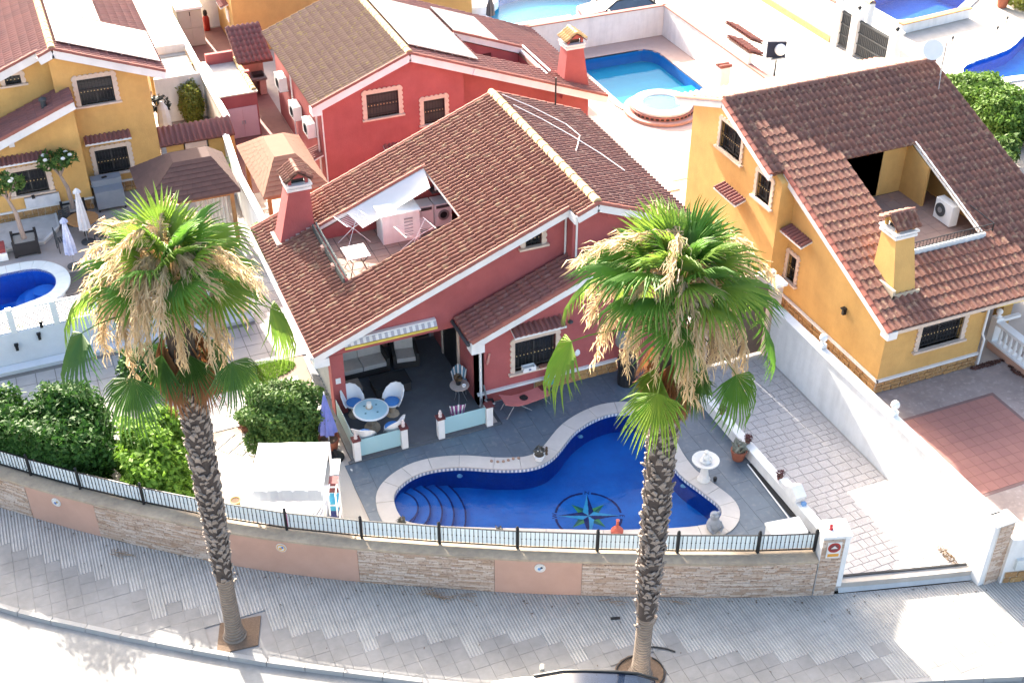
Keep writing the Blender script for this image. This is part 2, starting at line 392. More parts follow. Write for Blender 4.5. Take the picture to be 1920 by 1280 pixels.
# pavement slabs, ribbed by the wall and plain towards the kerb
PV = bpy.data.objects['pavement']
M_RIB = mat('slab_ribbed', (.50,.48,.455), (.44,.425,.405), rough=.92, nscale=3, pt=.25, rib=(0,.085), stain=.25)
M_PLN = mat('slab_plain', (.30,.292,.28), (.25,.243,.233), rough=.92, nscale=3, pt=.25, bump=.35, bscale=70, stain=.3)
def clip(poly, f):
    out = []
    for i in range(len(poly)):
        p, q = poly[i], poly[(i+1)%len(poly)]; fp, fq = f(p), f(q)
        if fp >= 0: out.append(p)
        if (fp >= 0) != (fq >= 0):
            t = fp/(fp-fq); out.append((p[0]+(q[0]-p[0])*t, p[1]+(q[1]-p[1])*t))
    return out
PIT_L = (1.87,23.05); PIT_R = (10.96,17.89)
def in_pit(c): return (abs(c[0]-1.95) < .72 and abs(c[1]-23.0) < .62) or math.hypot(c[0]-10.96,c[1]-17.89) < .62
slabs = []; sz = .40; gr = random.Random(11); zig = {}
for i in range(-24, 66):
    step = gr.choice([0,.4,.8,-.4,-.8])
    for j in range(24, 90):
        x, y = i*sz, j*sz
        if wv(x)-y < -.6 or y+sz-kv(x) < -.6: continue
        gp = .003
        poly = [(x+gp,y+gp),(x+sz-gp,y+gp),(x+sz-gp,y+sz-gp),(x+gp,y+sz-gp)]
        poly = clip(poly, lambda p: wv(p[0])-.012-p[1])
        if len(poly) >= 3: poly = clip(poly, lambda p: p[1]-kv(p[0])-.012)
        if len(poly) < 3: continue
        c = (sum(p[0] for p in poly)/len(poly), sum(p[1] for p in poly)/len(poly))
        if in_pit(c): continue
        yq = round((wv(x+.2)-2.05-.25*math.sin(x*.5))/sz)*sz+(step if i % 6 == 0 else 0)
        ribd = y+.2 > yq
        if 16.6 < c[0] < 20.4 and c[1]-kv(c[0]) < 1.0: ribd = ((i//4)%2 == 0)
        slabs.append((math.dist((*c,0),(0,0,25)) + (0 if -4.5 < c[0] < 22 else 60), poly, ribd))
slabs.sort(key=lambda s: s[0])
restR, restP = MB(), MB(); full = {}
for k,(d,poly,ribd) in enumerate(slabs):
    dz = gr.uniform(-.003,.004)
    if k < 300:
        isq = len(poly) == 4 and abs(abs((poly[2][0]-poly[0][0])*(poly[2][1]-poly[0][1]))-(sz-.006)**2) < 1e-5
        if isq:
            if ribd not in full:
                mb = MB(); w = sz-.006; mb.prism([(0,0),(w,0),(w,w),(0,w)], -.03, 0); o = mb.build('paving_slab', M_RIB if ribd else M_PLN, PV, local=True); full[ribd] = o.data
            else: o = link_mesh('paving_slab', full[ribd], None, PV)
            o.location = (poly[0][0],poly[0][1],dz)
        else:
            mb = MB(); mb.prism(poly, -.03, dz); mb.build('paving_slab', M_RIB if ribd else M_PLN, PV)
    else: (restR if ribd else restP).prism(poly, -.03, dz)
restR.build('paving_slab', M_RIB, PV, kind='stuff'); restP.build('paving_slab', M_PLN, PV, kind='stuff')
# planting pits
mb = MB(); mb.prism([(1.30,22.6),(2.35,22.5),(2.65,23.45),(1.6,23.6)], -.03, .003); o = mb.build('soil', M_SOIL, None, kind='structure')
mb = MB(); mb.prism([(10.96+.66*math.cos(a*.393),17.89+.62*math.sin(a*.393)) for a in range(16)], -.03, .006); o = mb.build('soil', M_SOIL, None, kind='structure')

# gate threshold: sloping pale ramp, dark track, driveway of stone slabs
mb = MB(); mb.add([(17.12,18.25,.004),(20.85,17.22,.004),(20.75,17.55,.285),(17.2,18.55,.285)], [(0,1,2,3)]); mb.build('ramp', mat('ramp_concrete',(.52,.52,.51),(.42,.43,.43),rough=.85,stain=.2), None, kind='structure')
DW = sheet('driveway', [(17.2,18.5),(20.8,17.5),(21.0,33),(18.0,33),(17.95,26),(17.7,20)], .285, mat('driveway_joint',(.34,.32,.305),(.28,.265,.25)), (), .02)
M_DRV = mat('driveway_stone', (.50,.465,.44), (.40,.37,.355), rough=.85, nscale=11, pt=.45, bump=.6, bscale=30, c3=(.56,.56,.57), stain=.12)
stones = []; y = 17.3; gd = random.Random(5)
while y < 33:
    h = gd.choice([.20,.26,.32]); x = 17.1+gd.uniform(0,.3)
    while x < 21:
        w = gd.uniform(.2,.5); e_ = .007
        poly = [(x+e_+gd.uniform(0,.015),y+e_),(x+w-e_,y+e_+gd.uniform(0,.012)),(x+w-e_-gd.uniform(0,.015),y+h-e_),(x+e_,y+h-e_-gd.uniform(0,.012))]
        lo = lambda p: p[1]-(18.58-(p[0]-17.2)*.278)
        le = lambda p: p[0]-(17.35+max(0,min(1,(p[1]-18.6)/1.5))*.6)
        for f in (lo, le, lambda p: 20.80-p[0]):
            if len(poly) >= 3: poly = clip(poly, f)
        if len(poly) >= 3: stones.append(poly)
        x += w
    y += h
rest = MB()
for k,poly in enumerate(stones):
    z = .296+gd.uniform(0,.008)
    if k < 300: mb = MB(); mb.prism(poly, .28, z); mb.build('driveway_stone', M_DRV, DW)
    else: rest.prism(poly, .28, z)
if rest.v: rest.build('driveway_stone', M_DRV, DW, kind='stuff')
mb = MB(); mb.bar((17.22,18.56,.30),(20.74,17.58,.30),.07,.025); t = mb.build('gate_track', M_BLACK, None); tag(t,'dark steel sliding gate track across the driveway entrance','gate track')

# slate terrace round the pool: slabs 1.2 x 0.6 with joints
M_SLATE = mat('slate_tile', (.095,.130,.168), (.072,.098,.128), rough=.45, nscale=2.2, pt=.35, bump=.12, bscale=25, c3=(.125,.15,.175), spec=.5)
wi = lambda u: wv(u)+.52
TR_OUT = [(6.35,27.98)]+[(u,max(wi(u),0)) for u in np.arange(6.35,17.0,.5)]+[(17.0,wi(17.0)),(17.72,20.2),(17.82,29.1),(11.36,29.1),(11.36,27.98)]
TERR = sheet('pool_terrace', [(6.3,28.0)]+[(float(u),wv(float(u))+.3) for u in np.arange(6.3,17.2,.6)]+[(17.7,19.2),(17.82,29.1),(11.3,29.1),(11.3,28.0)], .285, mat('slate_joint',(.06,.07,.08)), [POOL_MID], .02)
def terr_ok(p):
    return (6.3 < p[0] < 17.74 and wv(p[0])+.34 < p[1] < (27.97 if p[0] < 11.36 else 29.1) and not inside(p, POOL_MID))
gt = random.Random(2); cells = MB(); me = None; o0 = worg(TERR)
for i in range(0, 21):
    for j in range(0, 19):
        x = 6.3+i*.6-(.0); y = 18.6+j*1.2-(i%2)*.6
        if y > 30: continue
        w, h = .6, 1.2
        cor = [(x+a*w,y+b*h) for a in (.02,.5,.98) for b in (.02,.25,.5,.75,.98)]
        ok = [terr_ok(c) for c in cor]
        if all(ok):
            if me is None:
                mb = MB(); mb.prism([(0,0),(w-.008,0),(w-.008,h-.008),(0,h-.008)],-.01,.006); o = mb.build('slate_tile', M_SLATE, TERR, local=True); me = o.data
            else: o = link_mesh('slate_tile', me, None, TERR)
            o.location = (x+.004,y+.004,.29+gt.uniform(0,.002))
        elif any(ok):
            q = MB(); nn = 0; s = .1
            for a in range(6):
                for b in range(12):
                    c = (x+(a+.5)*s, y+(b+.5)*s)
                    if terr_ok(c):
                        q.box(x+a*s+(.004 if a==0 else 0), x+(a+1)*s-(.004 if a==5 else 0), y+b*s+(.004 if b==0 else 0), y+(b+1)*s-(.004 if b==11 else 0), .28, .296); nn += 1
            if nn: q.build('slate_tile', M_SLATE, TERR)

# pools
def pool(name, label, loop, zt, zw, zf, mw, mf, water, grow=0.02):
    c = np.mean(np.array(loop),0); t = thing(name, label, 'swimming pool', (float(c[0]),float(c[1]),zt))
    n = len(loop); mb = MB()
    mb.add([(x,y,zt-.01) for x,y in loop]+[(x,y,zf) for x,y in loop], [(i,(i+1)%n,n+(i+1)%n,n+i) for i in range(n)])
    b = mb.build('basin_wall', mw, t, fixn=False)
    mb = MB(); mb.poly(offset_loop(loop,.03), [], FZ(zf), .05); mb.build('basin_floor', mf, t)
    mb = MB(); mb.poly(offset_loop(loop,.005), [], FZ(zw), .01, back=False); w = mb.build('water', water, t)
    return t
def coping(t, inner, outer, zt, zb, m, n, name='coping_stone', seed=1, gap=.006, lip=.0):
    I = np.array(inner); O = np.array(outer); m_ = len(I); g = random.Random(seed)
    idx = [round(k*m_/n) for k in range(n+1)]
    for a,b in zip(idx,idx[1:]):
        if b <= a: continue
        ks = [k % m_ for k in range(a,b+1)]
        p = [I[k] for k in ks]; q = [O[k] for k in ks]
        for lst in (p,q):
            d0 = (lst[1]-lst[0])/np.linalg.norm(lst[1]-lst[0]); d1 = (lst[-1]-lst[-2])/np.linalg.norm(lst[-1]-lst[-2])
            lst[0] = lst[0]+d0*gap; lst[-1] = lst[-1]-d1*gap
        L = len(p); z = zt+g.uniform(-.002,.003); mb = MB()
        vs = [(*x,zb) for x in p]+[(*x,zb) for x in q]+[(*x,z) for x in p]+[(*x,z) for x in q]
        fs = []
        for i in range(L-1):
            fs += [(2*L+i,2*L+i+1,3*L+i+1,3*L+i),(i,L+i,L+i+1,i+1),(i,i+1,2*L+i+1,2*L+i),(L+i+1,L+i,3*L+i,3*L+i+1)]
        fs += [(0,2*L,3*L,L),(L-1,2*L-1,4*L-1,3*L-1)]
        mb.add(vs,fs); mb.build(name, m, t)
MW_DEEP = mat('pool_mosaic_deep', (.004,.075,.44), (.003,.055,.34), rough=.4, nscale=6, pt=.1, c3=(.006,.085,.46))
MF_DEEP = mat('pool_floor_deep', (.004,.215,.70), (.003,.10,.50), rough=.5, nscale=.35, stain=.15)
MW_TURQ = mat('pool_mosaic_turquoise', (.004,.33,.46), (.003,.27,.41), rough=.4, nscale=5)
W0 = water_mat('water_pool', (.80,.95,1.0), 2.2, .10, True); W1 = water_mat('water_blue', (.72,.93,1.0), 1.2, .03); W2 = water_mat('water_ripple', (.70,.95,1.0), 5.0, .14)
P_MAIN = pool('swimming_pool', 'large deep blue freeform pool with a compass rose on its floor', POOL_IN, .30, .20, -.95, MW_DEEP, MF_DEEP, W0)
M_COPE = mat('coping_stone', (.56,.52,.48), (.48,.445,.41), rough=.8, nscale=4, pt=.5, bump=.25, stain=.15)
coping(P_MAIN, POOL_IN, POOL_OUT, .335, .25, M_COPE, 30)
band = resample(POOL_IN+[POOL_IN[0]], .06); M_BA = mat('mosaic_white',(.68,.70,.72)); M_BB = mat('mosaic_blue',(.24,.31,.42))
Bi = np.array(offset_loop([tuple(p) for p in band[:-1]], -.012)); mba, mbb = MB(), MB(); nb = len(Bi)
for i in range(nb):
    p, q = Bi[i], Bi[(i+1)%nb]
    (mba if i%2 else mbb).add([(*p,.20),(*q,.20),(*q,.30),(*p,.30)], [(0,1,2,3)])
mba.build('mosaic_band', M_BA, P_MAIN, kind='stuff', fixn=False); mbb.build('mosaic_band', M_BB, P_MAIN, kind='stuff', fixn=False)
# rounded corner steps at the left end
M_STEP = mat('pool_step',(.005,.14,.54),(.004,.115,.48),rough=.5); M_NOSE = mat('step_edge',(.005,.02,.16))
for i,r in enumerate((.75,1.10,1.44,1.78,2.12)):
    z = -.06-.17*i; mb = MB(); mb.prism([(7.10+r*math.cos(a/24*2*math.pi), 25.95+r*math.sin(a/24*2*math.pi)) for a in range(24)], -.94, z); s = mb.build('pool_step', M_STEP, P_MAIN)
    mb = MB()
    pts = [(7.10+r*math.cos(a),25.95+r*math.sin(a)) for a in np.linspace(-1.2,.75,20)]
    for p,q in zip(pts,pts[1:]):
        if inside(((p[0]+q[0])/2,(p[1]+q[1])/2), offset_loop(POOL_IN,-.05)): mb.bar((*p,z+.004),(*q,z+.004),.05,.012)
    if mb.v: mb.build('step_edge', M_NOSE, s)
# compass rose inlaid in the pool floor
cr = thing('compass_rose', 'blue and green compass rose mosaic on the floor of the big pool', 'mosaic', (12.47,24.0,-.945), rz=R(-22.7))
M_CB = mat('rose_navy',(.004,.012,.14)); M_CG = mat('rose_green',(.09,.36,.12)); M_CL = mat('rose_lightblue',(.06,.42,.72)); M_CD = mat('rose_blue',(.01,.09,.50))
mb = MB(); mb.prism([(1.02*math.cos(a*.1963),1.02*math.sin(a*.1963)) for a in range(32)],0,.006); mb.build('rose_field', mat('rose_field',(.015,.19,.66)), cr, local=True)
mb = MB()
for a in range(48):
    if a % 12 in (0,11): continue
    p = [(r*math.cos((a+e)*math.pi/24),r*math.sin((a+e)*math.pi/24)) for r,e in ((1.0,0),(1.0,1),(.93,1),(.93,0))]; mb.prism(p,.007,.012)
mb.build('rose_ring', M_CB, cr, local=True)
for layer,(off,L,w,ca,cb,zz) in enumerate(((math.pi/4,.68,.20,M_CG,mat('rose_darkgreen',(.02,.16,.13)),.012),(0,.92,.19,M_CL,M_CB,.020))):
    for q in range(4):
        A = q*math.pi/2+off
        tip = (L*math.cos(A),L*math.sin(A))
        for s,mm in ((1,ca),(-1,cb)):
            e = (w*math.cos(A+s*math.pi/4)*1.2,w*math.sin(A+s*math.pi/4)*1.2)
            mb = MB(); mb.prism([(0,0),tip,e] if s < 0 else [(0,0),e,tip],zz,zz+.004); mb.build('rose_point', mm, cr, local=True)
def letter(ch, parent, loc, size, m, rz=0, rx=0, name='letter', flat=.006):
    cu = bpy.data.curves.new('letter_curve','FONT'); cu.body = ch; cu.size = size; cu.extrude = flat; cu.align_x = 'CENTER'; cu.align_y = 'CENTER'
    to = bpy.data.objects.new('letter_tmp', cu); COL.objects.link(to)
    bpy.context.view_layer.update()
    me = bpy.data.meshes.new_from_object(to.evaluated_get(bpy.context.evaluated_depsgraph_get())); bpy.data.objects.remove(to)
    o = link_mesh(name, me, m, parent); o.location = loc; o.rotation_euler = (rx,0,rz); return o
for ch,x,y,r_ in (('N',0,.98,0),('W',-.98,0,R(90)),('E',.98,0,R(-90)),('S',0,-.98,R(180))): letter(ch, cr, (x,y,.012), .22, M_CB, r_)
for (x,y,z) in ((9.4,26.56,-.05),(13.5,26.82,-.05),(15.33,23.6,-.05)):
    mb = MB(); mb.ball((x,y-.05,z),.09,8,.5); mb.build('pool_light', mat('pool_light',(.25,.5,.7)), P_MAIN, smooth=True)
# left neighbour's pool
P_L = pool('swimming_pool', 'small deep blue pool with rounded end at left, behind white trellis panels', LP_IN, .36, .2, -.9, MW_DEEP, MF_DEEP, W1)
coping(P_L, LP_IN, offset_loop(LP_IN,.5), .40, .26, mat('pale_coping',(.66,.70,.69),(.58,.63,.62),rough=.7), 26, seed=3)
for i,r in enumerate((.4,.75,1.1)):
    mb = MB(); mb.prism([(-.95+r*math.cos(a/20*2*math.pi), 42.05+r*math.sin(a/20*2*math.pi)) for a in range(20)], -.89, -.1-.2*i); mb.build('pool_step', M_STEP, P_L)
# turquoise pool behind, with whirlpool
P_T = pool('swimming_pool', 'turquoise rectangular pool half in shade behind the red houses', TP_IN, .32, .18, -.32, mat('pool_mosaic_azure',(.004,.19,.50),(.003,.15,.43)), MW_TURQ, W1)
def loop_coping(t, loop, w, zt, zb, m, n, seed=1):
    lp = [tuple(p) for p in resample(list(loop)+[loop[0]], .25)[:-1]]; coping(t, lp, offset_loop(lp,w), zt, zb, m, n, seed=seed)
loop_coping(P_T, TP_IN, .35, .335, .25, mat('pink_coping',(.50,.36,.31),(.44,.31,.27)), 34, 5)
mb = MB(); mb.box(28.4,29.7,47.0,48.6,-.31,.0); mb.build('pool_step', MW_TURQ, P_T)
JC = thing('whirlpool', 'round raised whirlpool with white rim and tiled steps beside the turquoise pool', 'whirlpool', (26.7,46.1,.3))
for r0,z1,mm in ((1.75,.42,mat('salmon_tile',(.50,.28,.23),(.44,.25,.2))),(1.48,.58,mat('salmon_tile_dark',(.40,.17,.14)))):
    mb = MB(); mb.lathe((26.7,46.1,.3),[(r0,0),(r0,z1-.3),(r0-.3,z1-.3)],36); mb.build('round_step', mm, JC)
mb = MB()
ring = [(1.38,.28),(1.42,.36),(1.38,.42),(.92,.42),(.88,.36),(.86,.1),(.55,.02),(.5,-.1)]
base = len(mb.v)
for r_,z in ring:
    for k_ in range(36): mb.v.append((26.7+r_*math.cos(k_*math.pi/18),46.1+r_*math.sin(k_*math.pi/18),.3+z))
for i in range(len(ring)-1):
    for k_ in range(36): mb.f.append((i*36+k_,i*36+(k_+1)%36,(i+1)*36+(k_+1)%36,(i+1)*36+k_))
mb.build('tub', M_WHITE, JC, smooth=True, fixn=False)
mb = MB(); mb.prism([(26.7+.86*math.cos(a*.3142),46.1+.86*math.sin(a*.3142)) for a in range(20)],.585,.60); mb.build('tub_floor', MW_TURQ, JC)
mb = MB(); mb.prism([(26.7+.87*math.cos(a*.2618),46.1+.87*math.sin(a*.2618)) for a in range(24)],.66,.665); mb.build('water', W1, JC)
mb = MB()
for a in range(40):
    if 3.2 < a*math.pi/20 < 6.2: mb.cbox((26.7+1.49*math.cos(a*math.pi/20),46.1+1.49*math.sin(a*math.pi/20),.50),(.14,.02,.08),rz=a*math.pi/20+math.pi/2)
mb.build('mosaic_strip', M_BLACK, JC)
# farther pools
P_D = pool('swimming_pool', 'turquoise rippled pool at the top edge with a white curved rim', DP_IN, .32, .2, -.3, mat('pool_mosaic_mid',(.004,.22,.52)), MW_TURQ, W2)
loop_coping(P_D, DP_IN, .45, .34, .25, M_WHITE, 26, 7)
SP = thing('whirlpool', 'blue whirlpool with a white rim at the top edge beside the yellow house', 'whirlpool', (23.4,61.6,.3))
mb = MB(); mb.lathe((23.4,61.7,.3),[(1.5,0),(1.5,.45),(1.2,.5),(1.15,.35)],28); mb.build('tub', M_WHITE, SP, smooth=True); mb = MB(); mb.lathe((23.4,61.7,.69),[(1.16,0),(1.16,.02)],24); mb.build('water', mat('deep_water',(.02,.12,.36),rough=.1), SP)
P_R = pool('swimming_pool', 'bright blue kidney pool at the right edge beyond the big bush', RP_IN, .32, .2, -.45, mat('pool_mosaic_royal',(.004,.11,.48)), mat('pool_floor_royal',(.004,.24,.62),(.004,.16,.55),nscale=2), W2)
loop_coping(P_R, RP_IN, .5, .34, .25, M_WHITE, 22, 8)
P_F = pool('swimming_pool', 'royal blue pool at the top edge behind the black gates', FP_IN, .32, .2, -.6, MW_DEEP, mat('pool_floor_far',(.004,.10,.50),(.004,.07,.42)), W2)
loop_coping(P_F, FP_IN, .5, .34, .25, M_WHITE, 20, 9)
# ------------------------------------------------------------------ roofs, windows and other house parts
def tile_mb(pitch, L, h=.085, lift=.035):
    prof = [(0,0),(.28,0),(.38,.55),(.52,.95),(.70,.95),(.86,.5),(1.0,0)]
    mb = MB()
    top0 = [(x*pitch, 0, z*h+lift) for x,z in prof]; top1 = [(x*pitch, L, z*h) for x,z in prof]; lo = [(x*pitch, 0, z*h*.5) for x,z in prof]
    n = len(prof)
    mb.add(top0+top1+lo, [(i,i+1,n+i+1,n+i) for i in range(n-1)]+[(2*n+i,2*n+i+1,i+1,i) for i in range(n-1)])
    return mb

def cover_mb(pitch, L, h=.085, lift=.035):
    prof = [(.30,0),(.38,.6),(.50,.97),(.66,.97),(.79,.55),(.88,0)]; n = len(prof); mb = MB()
    mb.add([(x*pitch,0,z*h+lift) for x,z in prof]+[(x*pitch,L,z*h) for x,z in prof]+[(x*pitch,0,z*h*.5) for x,z in prof], [(i,i+1,n+i+1,n+i) for i in range(n-1)]+[(2*n+i,2*n+i+1,i+1,i) for i in range(n-1)])
    return mb
def pan_mb(pitch, L):
    prof = [(-.16,.02),(-.02,.004),(.12,0),(.24,.006),(.38,.022)]; n = len(prof); mb = MB()
    mb.add([(x*pitch,0,z+.012) for x,z in prof]+[(x*pitch,L,z) for x,z in prof]+[(x*pitch,0,-.01) for x,z in prof], [(i,i+1,n+i+1,n+i) for i in range(n-1)]+[(2*n+i,2*n+i+1,i+1,i) for i in range(n-1)])
    return mb
def tile_roof(parent, P0, E, S, width, length, m, pitch=.22, course=.36, hole=None, indiv=0, jit=.006, seed=3, pan=None):
    g = random.Random(seed)
    P0 = Vector(P0); E = Vector(E).normalized(); S = Vector(S).normalized(); Nn = E.cross(S)
    nx = max(1, round(width/pitch)); ny = max(1, round(length/course)); pt = width/nx; cs = length/ny
    src = cover_mb(pt, cs*1.08) if pan else tile_mb(pt, cs*1.08)
    spots = []
    for j in range(ny):
        for i in range(nx):
            if hole and hole((i+.5)*pt, (j+.5)*cs): continue
            spots.append((i,j))
    def base(i,j): return P0 + E*(i*pt) + S*(j*cs) + Nn*(.012+g.uniform(0,jit))
    cam_p = Vector((0,0,25))
    if indiv:
        spots.sort(key=lambda q: (P0+E*q[0]*pt+S*q[1]*cs-cam_p).length)
    me = None
    org = worg(parent)
    Mx = Matrix((E,S,Nn)).transposed().to_4x4()
    for i,j in spots[:indiv]:
        if me is None:
            o = src.build('roof_tile', m, parent, local=True); me = o.data
        else: o = link_mesh('roof_tile', me, None, parent)
        o.matrix_local = Matrix.Translation(base(i,j)-org) @ Mx @ Matrix.Rotation(g.uniform(-.012,.012),4,'Z')
    rest = spots[indiv:]
    for nm, src, m in ((('cover_tile',src,m),('pan_tile',pan_mb(pt,cs*1.08),pan)) if pan else (('roof_tile',src,m),)):
        if not rest: break
        sv = np.array(src.v); sf = np.array(src.f); n = len(sv)
        A = np.array(Mx.to_3x3())
        V = np.concatenate([(sv*[1,1+g.uniform(-.02,.02),1])@A.T + np.array(base(i,j)-org) for i,j in rest])
        F = np.concatenate([sf+k*n for k in range(len(rest))])
        o = link_mesh(nm, fan_mesh('roof_tiles', V, F, m), None, parent); o['kind'] = 'stuff'

def plane_fn(P0, E, S):
    P0 = Vector(P0); E = Vector(E).normalized(); S = Vector(S).normalized(); Nn = E.cross(S)
    return lambda a, b, d: tuple(P0+E*a+S*b+Nn*d)

def half_tube(L, r, n=5, r2=None):
    mb = MB(); r2 = r*.86 if r2 is None else r2
    for y, q in ((0,r),(L,r2)):
        mb.v += [(q*math.cos(math.pi*k/n), y, q*math.sin(math.pi*k/n)) for k in range(n+1)]
    for k in range(n): mb.f.append((k,k+1,n+2+k,n+1+k))
    mb.v += [(0,0,0)]; mb.f += [(k+1,k,2*n+2) for k in range(n)]
    return mb

def row_of_tubes(name, parent, A, B, up, m, L=.36, r=.1, seed=1):
    """individual half-round tiles laid end to end from A to B"""
    A = Vector(A); B = Vector(B); d = B-A; n = max(1, round(d.length/L)); st = d.length/n; D = d.normalized()
    U = Vector(up); X = D.cross(U).normalized(); U = X.cross(D)
    Mx = Matrix((X,D,U)).transposed().to_4x4(); me = None; org = worg(parent); g = random.Random(seed)
    for i in range(n):
        if me is None:
            o = half_tube(st*1.06, r).build(name, m, parent, local=True, smooth=True); me = o.data
        else: o = link_mesh(name, me, None, parent)
        o.matrix_local = Matrix.Translation(A+D*(i*st)-org+U*g.uniform(0,.008)) @ Mx

def barge(parent, A, B, m=M_TRIM, w=.10, h=.24, tiles=M_EDGE, up=(0,0,1), seed=1, r=.095):
    """white verge board from A to B with a row of round tiles on it"""
    mb = MB(); mb.bar(A, B, w, h, up); mb.build('barge_board', m, parent)
    if tiles is not None:
        o = Vector((0,0,h/2+.01)); row_of_tubes('verge_tile', parent, Vector(A)+o, Vector(B)+o, (0,0,1), tiles, r=r, seed=seed)

def scallop(a0, a1, b0, b1, w, amp=.035, per=.15, bottom=False):
    """outer outline of an ornate window surround"""
    out = []
    def run(p, q, nrm):
        L = math.hypot(q[0]-p[0], q[1]-p[1]); n = max(2, round(L/per))
        for i in range(n):
            for t, k in ((0,.0),(.25,.75),(.5,1),(.75,.75)):
                s = (i+t)/n
                out.append((p[0]+(q[0]-p[0])*s+nrm[0]*amp*k, p[1]+(q[1]-p[1])*s+nrm[1]*amp*k))
    A0,A1,B1 = a0-w,a1+w,b1+w
    run((A1,b0),(A1,B1),(1,0)); run((A1,B1),(A0,B1),(0,1)); run((A0,B1),(A0,b0),(-1,0))
    out.append((A0,b0))
    return out

def window(parent, F, a0, a1, b0, b1, grille=True, sill=True, depth=.16, w=.11, shutter=0.0, orn=True, name='window', mullion=True):
    """surround, sill, pane, frame and grille set in a hole of the wall"""
    if orn:
        out = scallop(a0,a1,b0,b1,w,amp=.055,per=.2)
        mb = MB(); mb.poly(out, [[(a0,b0+.001),(a1,b0+.001),(a1,b1),(a0,b1)]], lambda a,b,d: F(a,b,d+.045), .06)
        win = mb.build(name, M_STONE, parent)
        win_s = MB(); 
    else:
        mb = MB(); mb.poly([(a0-.06,b0-.06),(a1+.06,b0-.06),(a1+.06,b1+.06),(a0-.06,b1+.06)], [[(a0,b0),(a1,b0),(a1,b1),(a0,b1)]], lambda a,b,d: F(a,b,d+.03), .05)
        win = mb.build(name, M_TRIM, parent)
    mb = MB(); mb.poly([(a0-.02,b0-.02),(a1+.02,b0-.02),(a1+.02,b1+.02),(a0-.02,b1+.02)], [], lambda a,b,d: F(a,b,d-depth), .02); mb.build('pane', M_PANE, win)
    fr = MB(); t = .05
    hs = [[(a0+t,b0+t),(a1-t,b0+t),(a1-t,b1-t),(a0+t,b1-t)]]
    if mullion:
        c = (a0+a1)/2; hs = [[(a0+t,b0+t),(c-t*.6,b0+t),(c-t*.6,b1-t),(a0+t,b1-t)],[(c+t*.6,b0+t),(a1-t,b0+t),(a1-t,b1-t),(c+t*.6,b1-t)]]
    fr.poly([(a0,b0),(a1,b0),(a1,b1),(a0,b1)], hs, lambda a,b,d: F(a,b,d-depth+.035), .03); fr.build('window_frame', M_SHUT, win)
    if shutter > 0:
        mb = MB(); n = max(2, int((b1-b0)*shutter/.06)); h = (b1-b0)*shutter/n
        for i in range(n):
            z = b1-(i+1)*h
            mb.poly([(a0+.02,z+.006),(a1-.02,z+.006),(a1-.02,z+h),(a0+.02,z+h)], [], lambda a,b,d: F(a,b,d-depth+.06), .02)
        mb.build('roller_shutter', M_SHUT, win)
    if sill:
        mb = MB(); mb.poly([(a0-.22,b0-.07),(a1+.22,b0-.07),(a1+.22,b0),(a0-.22,b0)], [], lambda a,b,d: F(a,b,d+.13), .13+depth-.03); mb.build('sill', M_STONE, win)
    if grille:
        mb = MB(); n = max(3, round((a1-a0)/.13)); y = .03
        for i in range(n+1):
            a = a0+.02+(a1-a0-.04)*i/n
            mb.bar(F(a,b0+.01,-.04), F(a,b1-.01,-.04), .014)
        for k in (.12,.42,.58,.9):
            z = b0+(b1-b0)*k; mb.bar(F(a0,z,-.04), F(a1,z,-.04), .018)
        mb.build('grille', M_BLACK, win)
        kn = MB()
        for i in range(n):
            a = a0+.02+(a1-a0-.04)*(i+.5)/n; z = b0+(b1-b0)*.5
            kn.add([F(a-.022,z,-.02),F(a,z+.03,-.02),F(a+.022,z,-.02),F(a,z-.03,-.02)], [(0,1,2,3)])
        kn.build('grille_boss', M_RIDGE, win)
    return win

def canopy(parent, F, a0, a1, b, out=.42, drop=.16, m=M_TILER, n=None):
    """little tiled rain canopy over a window: white soffit board with its own row of tiles"""
    mb = MB()
    mb.add([F(a0,b,0),F(a1,b,0),F(a1,b-drop,out),F(a0,b-drop,out),F(a0,b-.06,0),F(a1,b-.06,0),F(a1,b-drop-.06,out),F(a0,b-drop-.06,out)],
           [(0,1,2,3),(7,6,5,4),(0,4,5,1),(1,5,6,2),(2,6,7,3),(3,7,4,0)])
    c = mb.build('window_canopy', M_TRIM, parent)
    p0 = Vector(F(a0,b-drop,out)); p1 = Vector(F(a1,b-drop,out)); q = Vector(F(a0,b,0))
    E = (p1-p0).normalized(); S = (q-p0); L = S.length; S = S.normalized(); W = (p1-p0).length
    if E.cross(S).z < 0: p0, E = p1, -E
    nt = max(3, round(W/.17)); wd_ = W/nt; src = tile_mb(wd_, L, h=.07); me = None; org = worg(c)
    Nn = E.cross(S); Mx = Matrix((E,S,Nn)).transposed().to_4x4()
    for i in range(nt):
        if me is None: o = src.build('canopy_tile', m, c, local=True); me = o.data
        else: o = link_mesh('canopy_tile', me, None, c)
        o.matrix_local = Matrix.Translation(p0+E*(i*wd_)-org+Nn*.004) @ Mx
    return c

def gable_wall(parent, name, outer, holes, F, m, depth=.25):
    mb = MB(); mb.poly(outer, holes, F, depth); return mb.build(name, m, parent)

def rect(a0, a1, b0, b1): return [(a0,b0),(a1,b0),(a1,b1),(a0,b1)]

